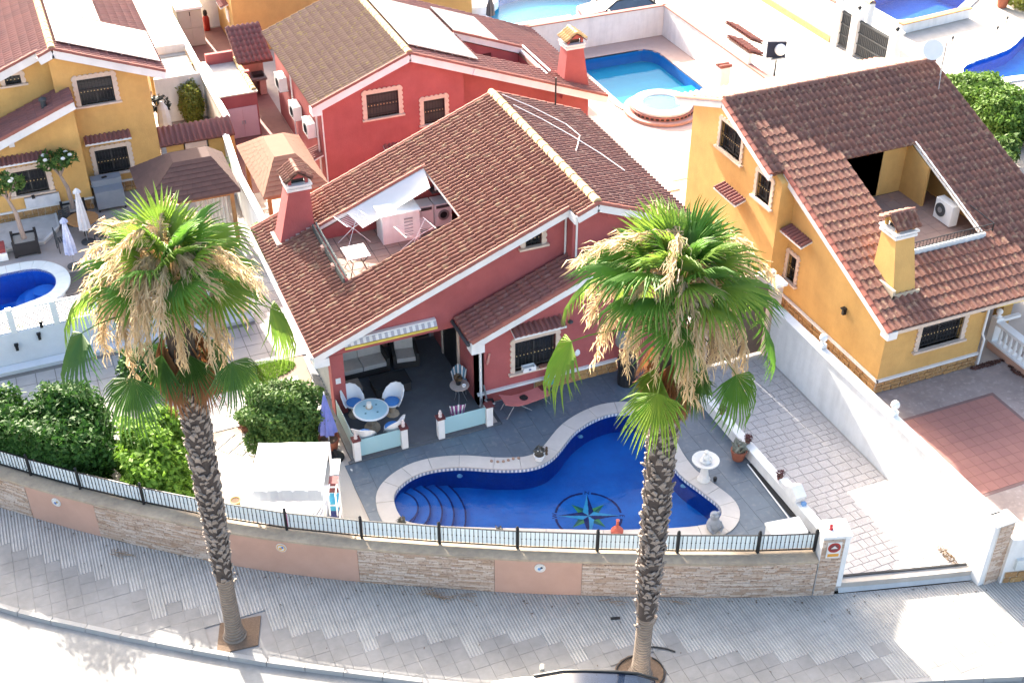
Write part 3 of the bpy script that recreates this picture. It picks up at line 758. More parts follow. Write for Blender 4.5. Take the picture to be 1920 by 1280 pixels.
def chimney(parent, base, top, z0, z1, m, face_m=None, cap_axis='y', cap_m=M_RIDGE, zb=None):
    """tapered chimney: base=(x0,x1,y0,y1) at z0, top likewise at z1; white collar; little gabled tile cap"""
    x0,x1,y0,y1 = base; X0,X1,Y0,Y1 = top
    mb = MB(); zb = z0-.6 if zb is None else zb
    k = (zb-z0)/(z1-z0)
    l = lambda p,q: p+(q-p)*k
    bx = (l(x0,X0),l(x1,X1),l(y0,Y0),l(y1,Y1))
    mb.add([(bx[0],bx[2],zb),(bx[1],bx[2],zb),(bx[1],bx[3],zb),(bx[0],bx[3],zb),(X0,Y0,z1),(X1,Y0,z1),(X1,Y1,z1),(X0,Y1,z1)],
           [(0,3,2,1),(4,5,6,7),(0,1,5,4),(1,2,6,5),(2,3,7,6),(3,0,4,7)])
    c = mb.build('chimney', m, parent)
    mb = MB(); mb.box(X0-.06,X1+.06,Y0-.06,Y1+.06,z1,z1+.09); mb.box(X0-.02,X1+.02,Y0-.02,Y1+.02,z1+.09,z1+.16); mb.box(X0-.09,X1+.09,Y0-.09,Y1+.09,z1+.16,z1+.22)
    mb.build('chimney_collar', M_TRIM, c)
    zt = z1+.22; xm=(X0+X1)/2; ym=(Y0+Y1)/2; hw = (X1-X0)/2+.10; hd = (Y1-Y0)/2+.12
    mb = MB()
    for a,b in ((X0+.02,Y0+.02),(X1-.12,Y0+.02),(X0+.02,Y1-.12),(X1-.12,Y1-.12)): mb.box(a,a+.1,b,b+.1,zt,zt+.2)
    if cap_axis == 'y':
        for yy in (Y0+.03, Y1-.09): mb.poly([(xm-hw*.8,zt+.2),(xm+hw*.8,zt+.2),(xm,zt+.2+hw*.62)], [], FV(yy), .05)
    else:
        for xx in (X0+.03, X1-.09): mb.poly([(ym-hd*.8,zt+.2),(ym+hd*.8,zt+.2),(ym,zt+.2+hd*.62)], [], FU(xx), .05)
    mb.build('chimney_vent', m, c)
    mb = MB(); mb.box(X0+.14,X1-.14,Y0+.14,Y1-.14,zt,zt+.18); mb.build('flue', M_BLACK, c)
    if cap_axis == 'y':
        rise = hw*.72
        for s in (-1,1):
            P = Vector((xm+s*hw, ym+hd if s<0 else ym-hd, zt+.14)); E = Vector((0,-1 if s<0 else 1,0)); S = Vector((-s*hw,0,rise))
            mb = MB(); mb.poly(rect(0,2*hd,0,S.length), [], plane_fn(P,E,S), .03); mb.build('cap_slab', M_UNDER, c)
            tile_roof(c, P, E, S, 2*hd, S.length, cap_m, pitch=.17, course=S.length/2)
        row_of_tubes('cap_ridge_tile', c, (xm,ym-hd,zt+.16+rise), (xm,ym+hd,zt+.16+rise), (0,0,1), cap_m, L=.3, r=.08)
    else:
        rise = hd*.72
        for s in (-1,1):
            P = Vector((xm-hw if s<0 else xm+hw, ym+s*hd, zt+.14)); E = Vector((1 if s<0 else -1,0,0)); S = Vector((0,-s*hd,rise))
            mb = MB(); mb.poly(rect(0,2*hw,0,S.length), [], plane_fn(P,E,S), .03); mb.build('cap_slab', M_UNDER, c)
            tile_roof(c, P, E, S, 2*hw, S.length, cap_m, pitch=.17, course=S.length/2)
        row_of_tubes('cap_ridge_tile', c, (xm-hw,ym,zt+.16+rise), (xm+hw,ym,zt+.16+rise), (0,0,1), cap_m, L=.3, r=.08)
    return c

def roof_slab(parent, P0, E, S, width, length, holes=(), depth=.12, m=M_UNDER):
    mb = MB(); mb.poly(rect(0,width,0,length), holes, plane_fn(P0,E,S), depth)
    return mb.build('roof', m, parent)

def stone_plinth(parent, F, a0, a1, b0, b1, m, seed=1, d=.05, rows=3):
    """rubble facing: uneven stones, each its own piece, on a mortar bed"""
    mb = MB(); mb.poly(rect(a0,a1,b0,b1), [], lambda a,b,dd: F(a,b,dd+d*.5), .05); bed = mb.build('plinth', mat('mortar',(.50,.42,.33),(.42,.34,.26)), parent)
    g = random.Random(seed); h = (b1-b0)/rows
    for r in range(rows):
        a = a0+.01
        while a < a1-.08:
            w = min(g.uniform(.18,.42), a1-a-.01); z0 = b0+r*h+.012; z1 = b0+(r+1)*h-.012; e = .03
            j = lambda: g.uniform(-.02,.02)
            pts = [(a+.01,z0+e+j()),(a+e,z0),(a+w-e,z0),(a+w-.012,z0+e+j()),(a+w-.012+j()*.3,z1-e),(a+w-e+j(),z1),(a+e,z1),(a+.01,z1-e+j())]
            dd = d+g.uniform(0,.03)
            s = MB(); s.poly(pts, [], lambda p,q,k: F(p,q,k+dd), dd-.02, back=False); s.build('stone', m, bed)
            a += w
    return bed

def pipe(parent, pts, r=.045, m=M_TRIM, name='downpipe'):
    mb = MB(); mb.tube(pts, r, 8); return mb.build(name, m, parent, smooth=True)

M_PAN = mat('pan_tile_shaded', (.075,.028,.023), (.05,.022,.02), rough=.9, nscale=2, pt=.5, bump=.3)  # pans coloured near black: shade in the troughs painted into the tile
M_COVER = mat('cover_tile_pale', (.25,.115,.082), (.17,.07,.052), rough=.88, nscale=1.6, pt=.5, bump=.3, c3=(.36,.245,.155))  # crests paler than the pans, their sunlit look put into the colour
M_COVERG = mat('cover_tile_lichen', (.25,.165,.125), (.19,.115,.09), rough=.9, nscale=2.4, pt=.5, bump=.3, c3=(.30,.225,.085))
M_RUBBLE = mat('rubble_stone', (.42,.24,.09), (.30,.16,.07), rough=.9, nscale=5, pt=.6, bump=.4, c3=(.50,.36,.20))
M_TRACE = mat('roof_terrace_tile', (.36,.24,.19), (.31,.20,.165), rough=.8, nscale=4, pt=.6, stain=.2)
M_GROUT = mat('grout', (.11,.085,.075), rough=1)
M_DOOR = mat('dark_door', (.02,.02,.022), rough=.35)
# ------------------------------------------------------------------ THE RED HOUSE WITH THE POOL
H1 = thing('red_house', 'red house in the middle, with a sunken roof terrace, overlooking the big pool', 'house', (6.9, 30.4, .3))
SL = .39
rz = lambda u: 3.06 + SL*(u-6.15) if u < 15.1 else 3.06 + SL*(15.1-6.15) - SL*(u-15.1)
# front gable wall over the patio, with the small window
gable_wall(H1, 'gable_wall', [(6.75,2.62),(11.2,2.62),(11.2,.3),(14.55,.3),(14.55,rz(14.55)-.1),(6.75,rz(6.75)-.1)], [rect(13.13,13.68,4.98,5.45)], FV(30.35), M_RED, .25)
window(H1, FV(30.35), 13.13, 13.68, 4.98, 5.45, w=.12)
gable_wall(H1, 'wall', [(14.5,.3),(18.1,.3),(18.1,rz(18.1)-.1),(15.1,rz(15.1)-.1),(14.5,rz(14.5)-.1)], [], FV(29.85), M_RED, .25)
mb = MB(); mb.box(14.5,14.75,30.1,30.35,.3,rz(14.5)-.1); mb.build('wall', M_RED, H1)
mb = MB(); mb.box(17.85,18.1,30.1,37.6,.3,5.2); mb.build('wall', M_RED, H1)
mb = MB(); mb.box(6.75,7.0,33.2,37.6,.3,3.2); mb.build('wall', M_RED, H1)
gable_wall(H1, 'wall', [(7.0,.3),(17.85,.3),(17.85,rz(17.85)-.12),(15.1,rz(15.1)-.12),(7.0,rz(7.0)-.12)], [], FV(37.35), M_RED, .25)
# corner pillar of the patio and slatted side screen
mb = MB(); mb.box(6.72,7.12,30.33,30.72,.3,2.62); mb.build('pillar', M_RED, H1)
mb = MB(); mb.box(6.82,6.98,30.32,30.335,1.55,1.75); mb.build('wall_lamp', M_PLAST, H1)
for i in range(14):
    mb = MB(); mb.cbox((6.85,30.82+i*.17,1.48),(.03,.15,2.3),rz=.5); mb.build('screen_slat', mat('screen_slat',(.55,.53,.50),(.45,.43,.40)), H1)
# patio: floor slab, back wall with sliding door, side wall, ceiling
mb = MB(); mb.box(6.55,11.0,28.1,33.2,.29,.36); mb.box(6.45,11.35,27.98,28.1,.29,.335); mb.build('patio_step', mat('slate_step',(.10,.115,.13),(.08,.09,.105),rough=.6), H1)
gable_wall(H1, 'wall', rect(7.0,11.0,.36,2.62), [rect(9.3,10.9,.37,2.4)], FV(33.2), mat('inner_wall',(.30,.23,.20)), .2)
mb = MB(); mb.box(9.3,10.9,33.3,33.33,.37,2.4); d = mb.build('sliding_door', M_PANE, H1)
mb = MB()
for a in (9.3,10.07,10.84): mb.box(a,a+.06,33.2,33.28,.37,2.4)
mb.box(9.3,10.9,33.2,33.28,2.34,2.4); mb.build('door_frame', M_SILV, d)
mb = MB(); mb.box(11.0,11.25,29.15,33.2,.3,3.0); mb.build('wall', M_RED, H1)
mb = MB(); mb.box(6.75,11.0,30.6,33.4,2.64,2.74); mb.build('patio_ceiling', mat('ceiling',(.6,.57,.54)), H1)
mb = MB(); mb.box(10.95,10.99,30.7,32.1,.37,2.4); d = mb.build('side_door', M_DOOR, H1)
mb = MB(); mb.box(10.92,10.985,30.6,30.7,.37,2.5); mb.box(10.92,10.985,32.1,32.2,.37,2.5); mb.box(10.92,10.985,30.6,32.2,2.4,2.5); mb.build('door_frame', M_STONE, d)
# lower front wing with its own half gable
lz = lambda u: 2.98 + .385*(u-10.78)
WX0, WX1, WB0, WB1 = 12.28, 13.68, 1.25, 2.40
gable_wall(H1, 'wing_wall', [(11.0,.3),(17.4,.3),(17.4,lz(16.2)-.1-.385*1.2),(16.2,lz(16.2)-.1),(11.0,lz(11.0)-.1)], [rect(WX0,WX1,WB0,WB1)], FV(29.15), M_RED, .25)
w = window(H1, FV(29.15), WX0, WX1, WB0, WB1)
canopy(H1, FV(29.15), 12.12, 13.86, 3.02)
mb = MB(); mb.box(17.15,17.4,29.4,30.0,.3,4.2); mb.build('wall', M_RED, H1)
mb = MB(); mb.box(11.0,15.9,29.05,29.15,.72,.80); mb.build('skirting', M_TRIM, H1)
stone_plinth(H1, FV(29.15), 12.95, 15.9, .3, .72, M_RUBBLE, 3, rows=2)
P0 = (10.72, 30.33, 2.96); S = Vector((1,0,.385)); ln = (16.2-10.72)*S.length
roof = roof_slab(H1, P0, (0,-1,0), S, 1.48, ln)
tile_roof(roof, P0, (0,-1,0), S, 1.48, ln, mat('roof_tile_wing',(.27,.10,.08),(.20,.085,.075),rough=.85,nscale=2,pt=.6,bump=.3,c3=(.30,.17,.14)), pitch=.21)
P0 = (17.7, 28.85, lz(16.2)-.385*1.5); S2 = Vector((-1,0,.385)); 
roof2 = roof_slab(H1, P0, (0,1,0), S2, 1.48, 1.5*S2.length)
tile_roof(roof2, P0, (0,1,0), S2, 1.48, 1.5*S2.length, M_TILER)
barge(H1, (10.74,28.83,lz(10.74)-.1), (16.2,28.83,lz(16.2)-.1), seed=5)
barge(H1, (17.7,28.83,lz(16.2)-.1-.385*1.5), (16.2,28.83,lz(16.2)-.1), seed=6)
mb = MB(); mb.box(10.72,11.15,28.79,29.2,2.58,2.86); mb.build('barge_end', M_TRIM, H1)
mb = MB(); mb.tube([(10.66,28.9,2.9),(10.66,30.33,2.88)], .06, 8); mb.build('gutter', M_DKGREY, H1, smooth=True)
pipe(H1, [(11.1,29.06,2.6),(11.1,29.06,.5),(11.05,28.98,.36)])
mb = MB(); mb.tube([(14.68,30.15,4.35),(14.68,30.15,4.72)], .11, 10); mb.lathe((14.68,30.15,4.7),[(.17,0),(.17,.07),(.03,.16)],10); mb.lathe((14.68,30.15,4.28),[(.24,0),(.2,.1)],10); mb.build('roof_vent', M_DKGREY, H1, smooth=True)
pipe(H1, [(14.46,30.28,6.0),(14.46,30.28,4.45)], .035); pipe(H1, [(14.62,29.82,6.1),(14.62,29.82,4.5)], .035)
# main roof
U0, U1, VF, VB = 6.15, 15.1, 29.98, 37.9
P0 = Vector((U0, VB, rz(U0))); S = Vector((1,0,SL)); LEN = (U1-U0)*S.length; k = S.length
T0, T1, TV0, TV1 = 7.98, 11.86, 32.3, 35.9            # the sunken roof terrace
hole = [(VB-TV1,(T0-U0)*k),(VB-TV0,(T0-U0)*k),(VB-TV0,(T1-U0)*k),(VB-TV1,(T1-U0)*k)]
RF = roof_slab(H1, P0, (0,-1,0), S, VB-VF, LEN, [hole], .14)
def in_hole(a, s):
    u = U0+s/k; v = VB-a
    return (T0-.02 < u < T1+.05 and TV0-.02 < v < TV1+.02) or (6.75 < u < 7.9 and 36.15 < v < 36.85)
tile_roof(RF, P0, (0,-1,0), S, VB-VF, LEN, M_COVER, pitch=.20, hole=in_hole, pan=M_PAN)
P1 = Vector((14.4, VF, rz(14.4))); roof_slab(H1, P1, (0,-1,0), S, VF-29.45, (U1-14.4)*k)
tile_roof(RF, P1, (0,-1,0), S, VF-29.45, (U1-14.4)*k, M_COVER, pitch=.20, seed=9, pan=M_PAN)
P2 = Vector((18.55, 29.45, rz(18.55))); S2 = Vector((-1,0,SL)); L2 = (18.55-15.1)*k
RF2 = roof_slab(H1, P2, (0,1,0), S2, 38.0-29.45, L2, (), .14)
tile_roof(RF2, P2, (0,1,0), S2, 38.0-29.45, L2, mat('roof_tile_dull',(.21,.09,.075),(.15,.072,.062),rough=.88,nscale=1.4,pt=.45,bump=.3,c3=(.30,.19,.15)), pitch=.20, seed=4, pan=M_PAN)  # right slope covers a little darker and greyer than the left slope
row_of_tubes('ridge_tile', H1, (15.1,29.45,rz(15.1)+.03), (15.1,38.0,rz(15.1)+.03), (0,0,1), M_RIDGE, L=.42, r=.15)
barge(H1, (6.13,29.93,rz(6.13)-.12), (14.42,29.93,rz(14.42)-.12), seed=7)
barge(H1, (14.42,29.40,rz(14.42)-.12), (15.1,29.40,rz(15.1)-.12), seed=8)
barge(H1, (18.57,29.40,rz(18.57)-.12), (15.1,29.40,rz(15.1)-.12), seed=9)
mb = MB(); mb.box(14.36,14.44,29.42,29.95,rz(14.4)-.3,rz(14.4)-.02); mb.build('barge_end', M_TRIM, H1)
mb = MB(); mb.box(6.13,6.6,29.9,30.36,2.62,2.9); mb.build('barge_end', M_TRIM, H1)
barge(H1, (6.13,37.95,rz(6.13)-.12), (15.1,37.95,rz(15.1)-.12), seed=10); barge(H1, (18.57,38.04,rz(18.57)-.12), (15.1,38.04,rz(15.1)-.12), seed=11)
mb = MB(); mb.tube([(6.07,29.95,2.98),(6.07,37.9,2.98)], .07, 8); mb.build('gutter', M_TRIM, H1, smooth=True)
for i in range(9): # rafter feet under the gable eaves
    u = 7.2+i*.85; mb = MB(); mb.box(u,u+.09,29.98,30.35,rz(u)-.3,rz(u)-.15); mb.build('rafter', mat('dark_timber',(.10,.05,.03)), H1)
# awning on the gable: rolled cassette, striped valance, yellow edge bar
mb = MB(); mb.box(7.15,10.1,30.2,30.34,3.10,3.18); AW = mb.build('awning', M_PLAST, H1)
for i in range(30):
    a = 7.15+i*2.95/30
    mb = MB(); mb.poly(rect(a,a+2.95/30,3.0,3.14), [], lambda p,q,d: (p,30.18-d+(q-3.14)*.6,q), .012); mb.build('valance_stripe', mat('stripe_grey',(.42,.42,.46)) if i%2 else mat('stripe_white',(.78,.77,.75)), AW)
mb = MB(); mb.box(7.15,10.1,30.06,30.1,2.92,2.99); mb.build('front_bar', mat('yellow_bar',(.72,.55,.10)), AW)
# roof terrace
FZ0 = 3.32
mb = MB(); mb.box(T0,T1+1.6,TV0,TV1,FZ0-.1,FZ0); TF = mb.build('terrace_floor', M_GROUT, H1)
nu, nv = 8, 8; me = None; o0 = worg(TF)
for i in range(nu):
    for j in range(nv):
        du = (T1+.0-T0)/nu; dv = (TV1-TV0)/nv
        if me is None:
            mb = MB(); mb.box(0,du-.025,0,dv-.025,0,.02); o = mb.build('floor_tile', M_TRACE, TF, local=True); me = o.data
        else: o = link_mesh('floor_tile', me, None, TF)
        o.location = Vector((T0+i*du+.012, TV0+j*dv+.012, FZ0))-o0
gable_wall(H1, 'terrace_wall', [(T0,FZ0),(T1+1.6,FZ0),(T1+1.6,rz(T1)+.0),(T1,rz(T1)-.02),(T0,rz(T0)-.02)], [], FVp(TV0-.001), M_RED, .12)
gable_wall(H1, 'terrace_wall', [(T0,FZ0),(T1+1.6,FZ0),(T1+1.6,rz(T1)+.0),(T1,rz(T1)-.02),(T0,rz(T0)-.02)], [], FV(TV1+.001), M_RED, .12)
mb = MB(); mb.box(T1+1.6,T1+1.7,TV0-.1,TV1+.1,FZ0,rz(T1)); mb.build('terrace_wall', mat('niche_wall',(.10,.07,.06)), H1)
mb = MB(); mb.box(T0-.1,T0,TV0,TV1,2.9,rz(T0)+.16); mb.build('terrace_wall', M_RED, H1)
mb = MB(); mb.box(T1-.02,T1+.1,TV0-.05,TV1+.05,rz(T1)-.22,rz(T1)+.03); mb.build('niche_beam', M_TRIM, H1)
barge(H1, (T0,TV1+.03,rz(T0)-.02), (T1,TV1+.03,rz(T1)-.02), h=.12, seed=12, r=.08)
mb = MB()
mb.tube([(T0-.03,TV0+.05,4.05),(T0-.03,TV1-.05,4.05)], .03, 6); mb.tube([(T0-.03,TV0+.05,3.95),(T0-.03,TV1-.05,3.95)], .02, 6)
for i in range(24): mb.bar((T0-.03,TV0+.1+i*.148,3.75),(T0-.03,TV0+.1+i*.148,4.05),.015)
mb.build('terrace_railing', mat('grey_green_rail',(.17,.19,.18)), H1, smooth=False)
mb = MB(); mb.box(T0-.16,T0-.105,TV0-.02,TV1+.02,3.6,3.99); mb.build('rail_panel', mat('dark_rail_panel',(.085,.095,.09)), H1)
for v in (33.3,34.5):
    mb = MB(); mb.lathe((T0-.16,v,3.72),[(.08,0),(.11,.2),(.12,.22)],10); mb.build('rail_pot', mat('pale_pot',(.55,.33,.27)), H1, smooth=True)
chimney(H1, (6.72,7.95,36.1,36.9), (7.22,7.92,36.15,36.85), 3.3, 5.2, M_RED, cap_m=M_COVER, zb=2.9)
mb = MB()
for i in range(7):
    u = 6.72+i*.185; mb.box(u,u+.13,36.02,36.1,rz(u)-.05,rz(u)+.13+.02*(i%2))
mb.box(6.6,6.72,36.02,36.95,2.95,rz(6.7)+.14); mb.build('chimney_flashing', mat('flashing',(.46,.33,.28)), H1)
# cables lying on the right roof slope
def onroof(u, v, h=.16): return (u, v, rz(u)+h)
mb = MB(); mb.tube([onroof(15.35,37.6),onroof(16.2,36.9),onroof(17.0,35.8),onroof(17.1,34.9),onroof(16.6,34.0),onroof(16.2,33.3)], .016, 5); mb.build('cable', M_PLAST, H1)
mb = MB(); mb.tube([onroof(15.4,36.7),onroof(16.1,35.8),onroof(16.7,34.7),onroof(17.2,33.5),onroof(17.5,32.3)], .016, 5); mb.build('cable', M_PLAST, H1)
mb = MB(); mb.tube([onroof(17.55,37.9,.0),onroof(17.55,37.9,1.15)], .03, 6); mb.build('aerial_pole', M_BLACK, H1)

# ------------------------------------------------------------------ THE YELLOW HOUSE ON THE RIGHT
H2 = thing('yellow_house', 'yellow house on the right, brown tiled roof with a cut-in terrace', 'house', (23.0, 24.85, .3))
S3 = .375
hz = lambda v: 3.05 + S3*(v-24.5) if v < 34.1 else 3.05 + S3*(34.1-24.5) - S3*(v-34.1)
gable_wall(H2, 'wall', rect(23.0,26.95,.3,2.95), [rect(24.38,26.02,1.6,2.6)], FV(24.85), M_YEL, .25)
window(H2, FV(24.85), 24.38, 26.02, 1.6, 2.6, w=.13, shutter=.3)
gable_wall(H2, 'side_wall', [(25.1,.3),(31.0,.3),(31.0,hz(31.0)-.1),(25.1,hz(25.1)-.1)], [rect(29.78,30.28,1.5,2.5)], FU(23.0), M_YEL, .25)
window(H2, FU(23.0), 29.78, 30.28, 1.5, 2.5, mullion=False)
canopy(H2, FU(23.0), 29.15, 30.44, 3.55)
gable_wall(H2, 'side_wall', [(30.45,.3),(36.4,.3),(36.4,hz(36.4)-.1),(34.1,hz(34.1)-.1),(30.45,hz(30.45)-.1)], [rect(33.05,34.42,4.72,5.76),rect(31.0,31.85,4.02,4.98)], FU(22.42), M_YEL, .25)
window(H2, FU(22.42), 33.05, 34.42, 4.72, 5.76); window(H2, FU(22.42), 31.0, 31.85, 4.02, 4.98)
canopy(H2, FU(22.42), 32.4, 33.9, 3.58)
mb = MB(); mb.box(22.67,23.0,30.45,30.7,.3,hz(30.5)-.1); mb.build('side_wall', M_YEL, H2)
for q in ((22.67,31.0,36.15,36.4,.3,hz(36.3)-.1),(30.75,31.0,27.5,36.15,.3,4.0),(23.25,30.75,30.9,31.1,.3,3.4)):
    mb = MB(); mb.box(*q); mb.build('wall', M_YEL, H2)
mb = MB(); mb.box(26.7,26.95,25.1,28.0,.3,3.0); mb.build('wall', M_YEL, H2)
mb = MB(); mb.box(22.94,26.98,24.77,24.85,.74,.82); mb.box(22.92,23.0,24.77,30.4,.74,.82); mb.build('skirting', M_TRIM, H2)
stone_plinth(H2, FV(24.85), 22.95, 26.95, .3, .74, M_RUBBLE, 5); stone_plinth(H2, FU(23.0), 24.82, 30.3, .3, .74, M_RUBBLE, 6)
# roof with the terrace hole
P0 = Vector((22.72,24.42,hz(24.42))); S = Vector((0,1,S3)); k3 = S.length; LEN3 = (34.1-24.42)*k3; UR = 31.05
TT = (25.05,28.02,26.85,30.85)
hole = [((TT[0]-22.72),(TT[2]-24.42)*k3),((TT[1]-22.72),(TT[2]-24.42)*k3),((TT[1]-22.72),(TT[3]-24.42)*k3),((TT[0]-22.72),(TT[3]-24.42)*k3)]
RR = roof_slab(H2, P0, (1,0,0), S, UR-22.72, LEN3, [hole], .14)
tile_roof(RR, P0, (1,0,0), S, UR-22.72, LEN3, M_TILEB, pitch=.235, course=.40, indiv=300,
          hole=lambda a,s: (TT[0]-.02 < 22.72+a < TT[1]+.02 and TT[2]-.02 < 24.42+s/k3 < TT[3]+.02) or (23.6 < 22.72+a < 24.36 and 25.6 < 24.42+s/k3 < 26.6))
P3 = Vector((UR,37.2,hz(37.2))); S4 = Vector((0,-1,S3))
R3b = roof_slab(H2, P3, (-1,0,0), S4, UR-22.4, 3.1*k3, (), .14); tile_roof(R3b, P3, (-1,0,0), S4, UR-22.4, 3.1*k3, M_TILEB, pitch=.235, course=.40)
P4 = Vector((22.2,30.8,hz(30.8))); R3c = roof_slab(H2, P4, (1,0,0), S, .52, (34.1-30.8)*k3, (), .13); tile_roof(R3c, P4, (1,0,0), S, .52, (34.1-30.8)*k3, M_TILEB, pitch=.235, course=.40, seed=8)
row_of_tubes('ridge_tile', H2, (22.2,34.1,hz(34.1)+.03), (UR,34.1,hz(34.1)+.03), (0,0,1), M_TILEB, L=.42, r=.14)
barge(H2, (22.70,24.40,hz(24.4)-.14), (22.70,30.8,hz(30.8)-.14), seed=21); barge(H2, (22.17,30.8,hz(30.8)-.14), (22.17,34.1,hz(34.1)-.14), seed=22)
barge(H2, (22.17,37.2,hz(37.2)-.14), (22.17,34.1,hz(34.1)-.14), seed=23)
mb = MB(); mb.box(22.65,23.0,24.38,24.75,2.72,3.0); mb.build('barge_end', M_TRIM, H2)
mb = MB(); mb.box(22.72,UR,24.40,24.46,hz(24.4)-.14,hz(24.4)-.02); mb.build('eaves_board', M_STONE, H2)
# cut-in terrace
fz = 3.4
mb = MB(); mb.box(TT[0]-.1,TT[1]+.9,TT[2],31.2,fz-.1,fz); TF = mb.build('terrace_floor', M_GROUT, H2); o0 = worg(TF); me = None
for i in range(8):
    for j in range(9):
        if me is None:
            mb = MB(); mb.box(0,.48,0,.46,0,.015); o = mb.build('floor_tile', M_TRACE, TF, local=True); me = o.data
        else: o = link_mesh('floor_tile', me, None, TF)
        o.location = Vector((TT[0]-.08+i*.49, TT[2]+.02+j*.47, fz))-o0
gable_wall(H2, 'terrace_wall', rect(TT[0]-.1,TT[1]+.9,fz,5.38), [rect(25.3,27.0,fz+.02,fz+2.0)], FV(31.15), M_YEL, .15)
mb = MB(); mb.box(25.3,27.0,31.25,31.28,fz+.02,fz+2.0); d = mb.build('terrace_door', M_DOOR, H2)
mb = MB()
for i in range(9): mb.box(25.35+i*.2,25.365+i*.2,31.2,31.22,fz+.05,fz+1.95)
mb.build('door_grille', M_BLACK, d)
gable_wall(H2, 'terrace_wall', [(TT[2],fz),(31.15,fz),(31.15,5.4),(TT[2],hz(TT[2])-.02)], [], FUp(TT[0]-.1), M_YEL, .12)
for uu,va in ((27.98,29.9),(28.95,TT[2])):
    gable_wall(H2, 'terrace_wall', [(va,fz),(31.15,fz),(31.15,5.36),(30.8,hz(30.8)-.17),(va,hz(va)-.17)], [], FU(uu), M_YEL, .1)
mb = MB(); mb.bar((28.03,TT[2],hz(TT[2])-.02),(28.03,TT[3],hz(TT[3])-.02),.1,.16); mb.build('terrace_trim', M_TRIM, H2)
mb = MB(); mb.box(TT[0],TT[1],TT[2]-.12,TT[2],3.3,hz(TT[2])+.12); mb.build('terrace_parapet', M_TRIM, H2)
mb = MB()
for i in range(22): mb.bar((TT[0]+.06+i*.135,TT[2]-.05,hz(TT[2])+.12),(TT[0]+.06+i*.135,TT[2]-.05,hz(TT[2])+.38),.014)
for z in (.16,.38): mb.bar((TT[0],TT[2]-.05,hz(TT[2])+z),(TT[1]+.3,TT[2]-.05,hz(TT[2])+z),.025)
mb.bar((TT[1]+.3,TT[2]-.05,hz(TT[2])+.38),(TT[1]+.05,TT[2]+.9,hz(TT[2])+.62),.025); mb.bar((TT[1]+.3,TT[2]-.05,hz(TT[2])+.05),(TT[1]+.3,TT[2]-.05,hz(TT[2])+.4),.03); mb.build('terrace_railing', M_BLACK, H2)
chimney(H2, (23.55,24.38,25.5,26.7), (23.62,24.32,25.98,26.68), 3.4, 5.22, M_YEL, cap_axis='x', cap_m=M_TILEB, zb=3.0)
mb = MB(); mb.box(23.45,24.48,25.42,25.5,hz(25.4)-.05,hz(25.4)+.14); mb.box(23.44,23.54,25.42,26.8,hz(25.4)-.05,hz(26)+.1); mb.build('chimney_flashing', mat('flashing_cream',(.55,.45,.32)), H2)
pipe(H2, [(26.9,24.77,2.9),(26.9,24.77,1.6),(26.98,24.72,1.4),(26.98,24.72,.4)], .04)
mb = MB(); mb.cbox((23.35,24.76,2.72),(.28,.12,.12)); mb.build('alarm_box', mat('yellow_box',(.75,.52,.02)), H2)
mb = MB(); mb.tube([(23.75+.11*math.cos(a/8*math.pi),24.72,2.72+.11*math.sin(a/8*math.pi)) for a in range(17)], .02, 6); mb.build('hose_ring', M_PLAST, H2)
mb = MB(); mb.cbox((26.55,24.72,2.72),(.16,.2,.18)); mb.build('wall_lantern', M_BLACK, H2)
mb = MB(); mb.cbox((22.93,26.9,2.15),(.12,.1,.16)); mb.cbox((22.9,26.9,2.3),(.16,.16,.05)); mb.build('wall_lantern', M_BLACK, H2)
# porch on the right with a yellow beam
mb = MB(); mb.box(26.95,31.0,24.48,24.62,2.78,2.98); mb.build('porch_beam', mat('yellow_beam',(.78,.60,.05)), H2)
mb = MB(); mb.box(29.0,29.4,26.1,26.5,.3,3.2); mb.build('pillar', mat('porch_pillar',(.50,.30,.10)), H2)
mb = MB(); mb.tube([(30.75,33.3,6.2),(30.75,33.3,7.7)], .025, 6); mb.tube([(30.75,33.3,7.5),(30.3,33.3,7.5)], .018, 6); mb.tube([(30.2,32.6,5.95),(30.75,33.3,6.9)], .012, 5); AP = mb.build('aerial_mast', M_SILV, H2)
mb = MB(); mb.lathe((0,0,0),[(.02,-.06),(.2,-.03),(.34,.03),(.36,.06)],16); o = mb.build('satellite_dish', M_PLAST, AP, smooth=True, local=True); o.rotation_euler=(R(70),0,R(-40)); o.location = Vector((30.15,33.25,7.55))-worg(AP)
# ------------------------------------------------------------------ THE RED HOUSE BEHIND (solar panels on its right slope)
H3 = thing('red_house', 'red house behind, lichen-covered tile roof with white glare on its solar panels', 'house', (10.6, 44.9, .3))
qz = lambda u: 4.09 + .38*(u-10.2) if u < 14.25 else 4.09 + .38*(14.25-10.2) - .38*(u-14.25)
gable_wall(H3, 'wall', [(10.56,.3),(16.64,.3),(16.64,qz(16.64)-.1),(14.25,qz(14.25)-.1),(10.56,qz(10.56)-.1)], [rect(12.48,13.82,3.0,4.05),rect(14.87,15.78,2.32,3.36)], FV(44.9), M_RED)
window(H3, FV(44.9), 12.48,13.82,3.0,4.05, w=.14, mullion=False, shutter=.97); window(H3, FV(44.9), 14.87,15.78,2.32,3.36, w=.14, mullion=False, shutter=.97)
canopy(H3, FV(44.9), 13.05, 14.6, 1.72)
gable_wall(H3, 'wall', [(16.4,.3),(22.6,.3),(22.6,qz(22.6)-.1),(16.4,qz(16.4)-.1)], [], FV(45.4), M_RED)
for q in ((10.56,10.81,45.15,52.3,.3,qz(10.56)-.05),(22.35,22.6,45.65,50.6,.3,2.3),(10.56,18.0,52.3,52.5,.3,4.0)):
    mb = MB(); mb.box(*q); mb.build('wall', M_RED, H3)
S = Vector((1,0,.38)); k = S.length
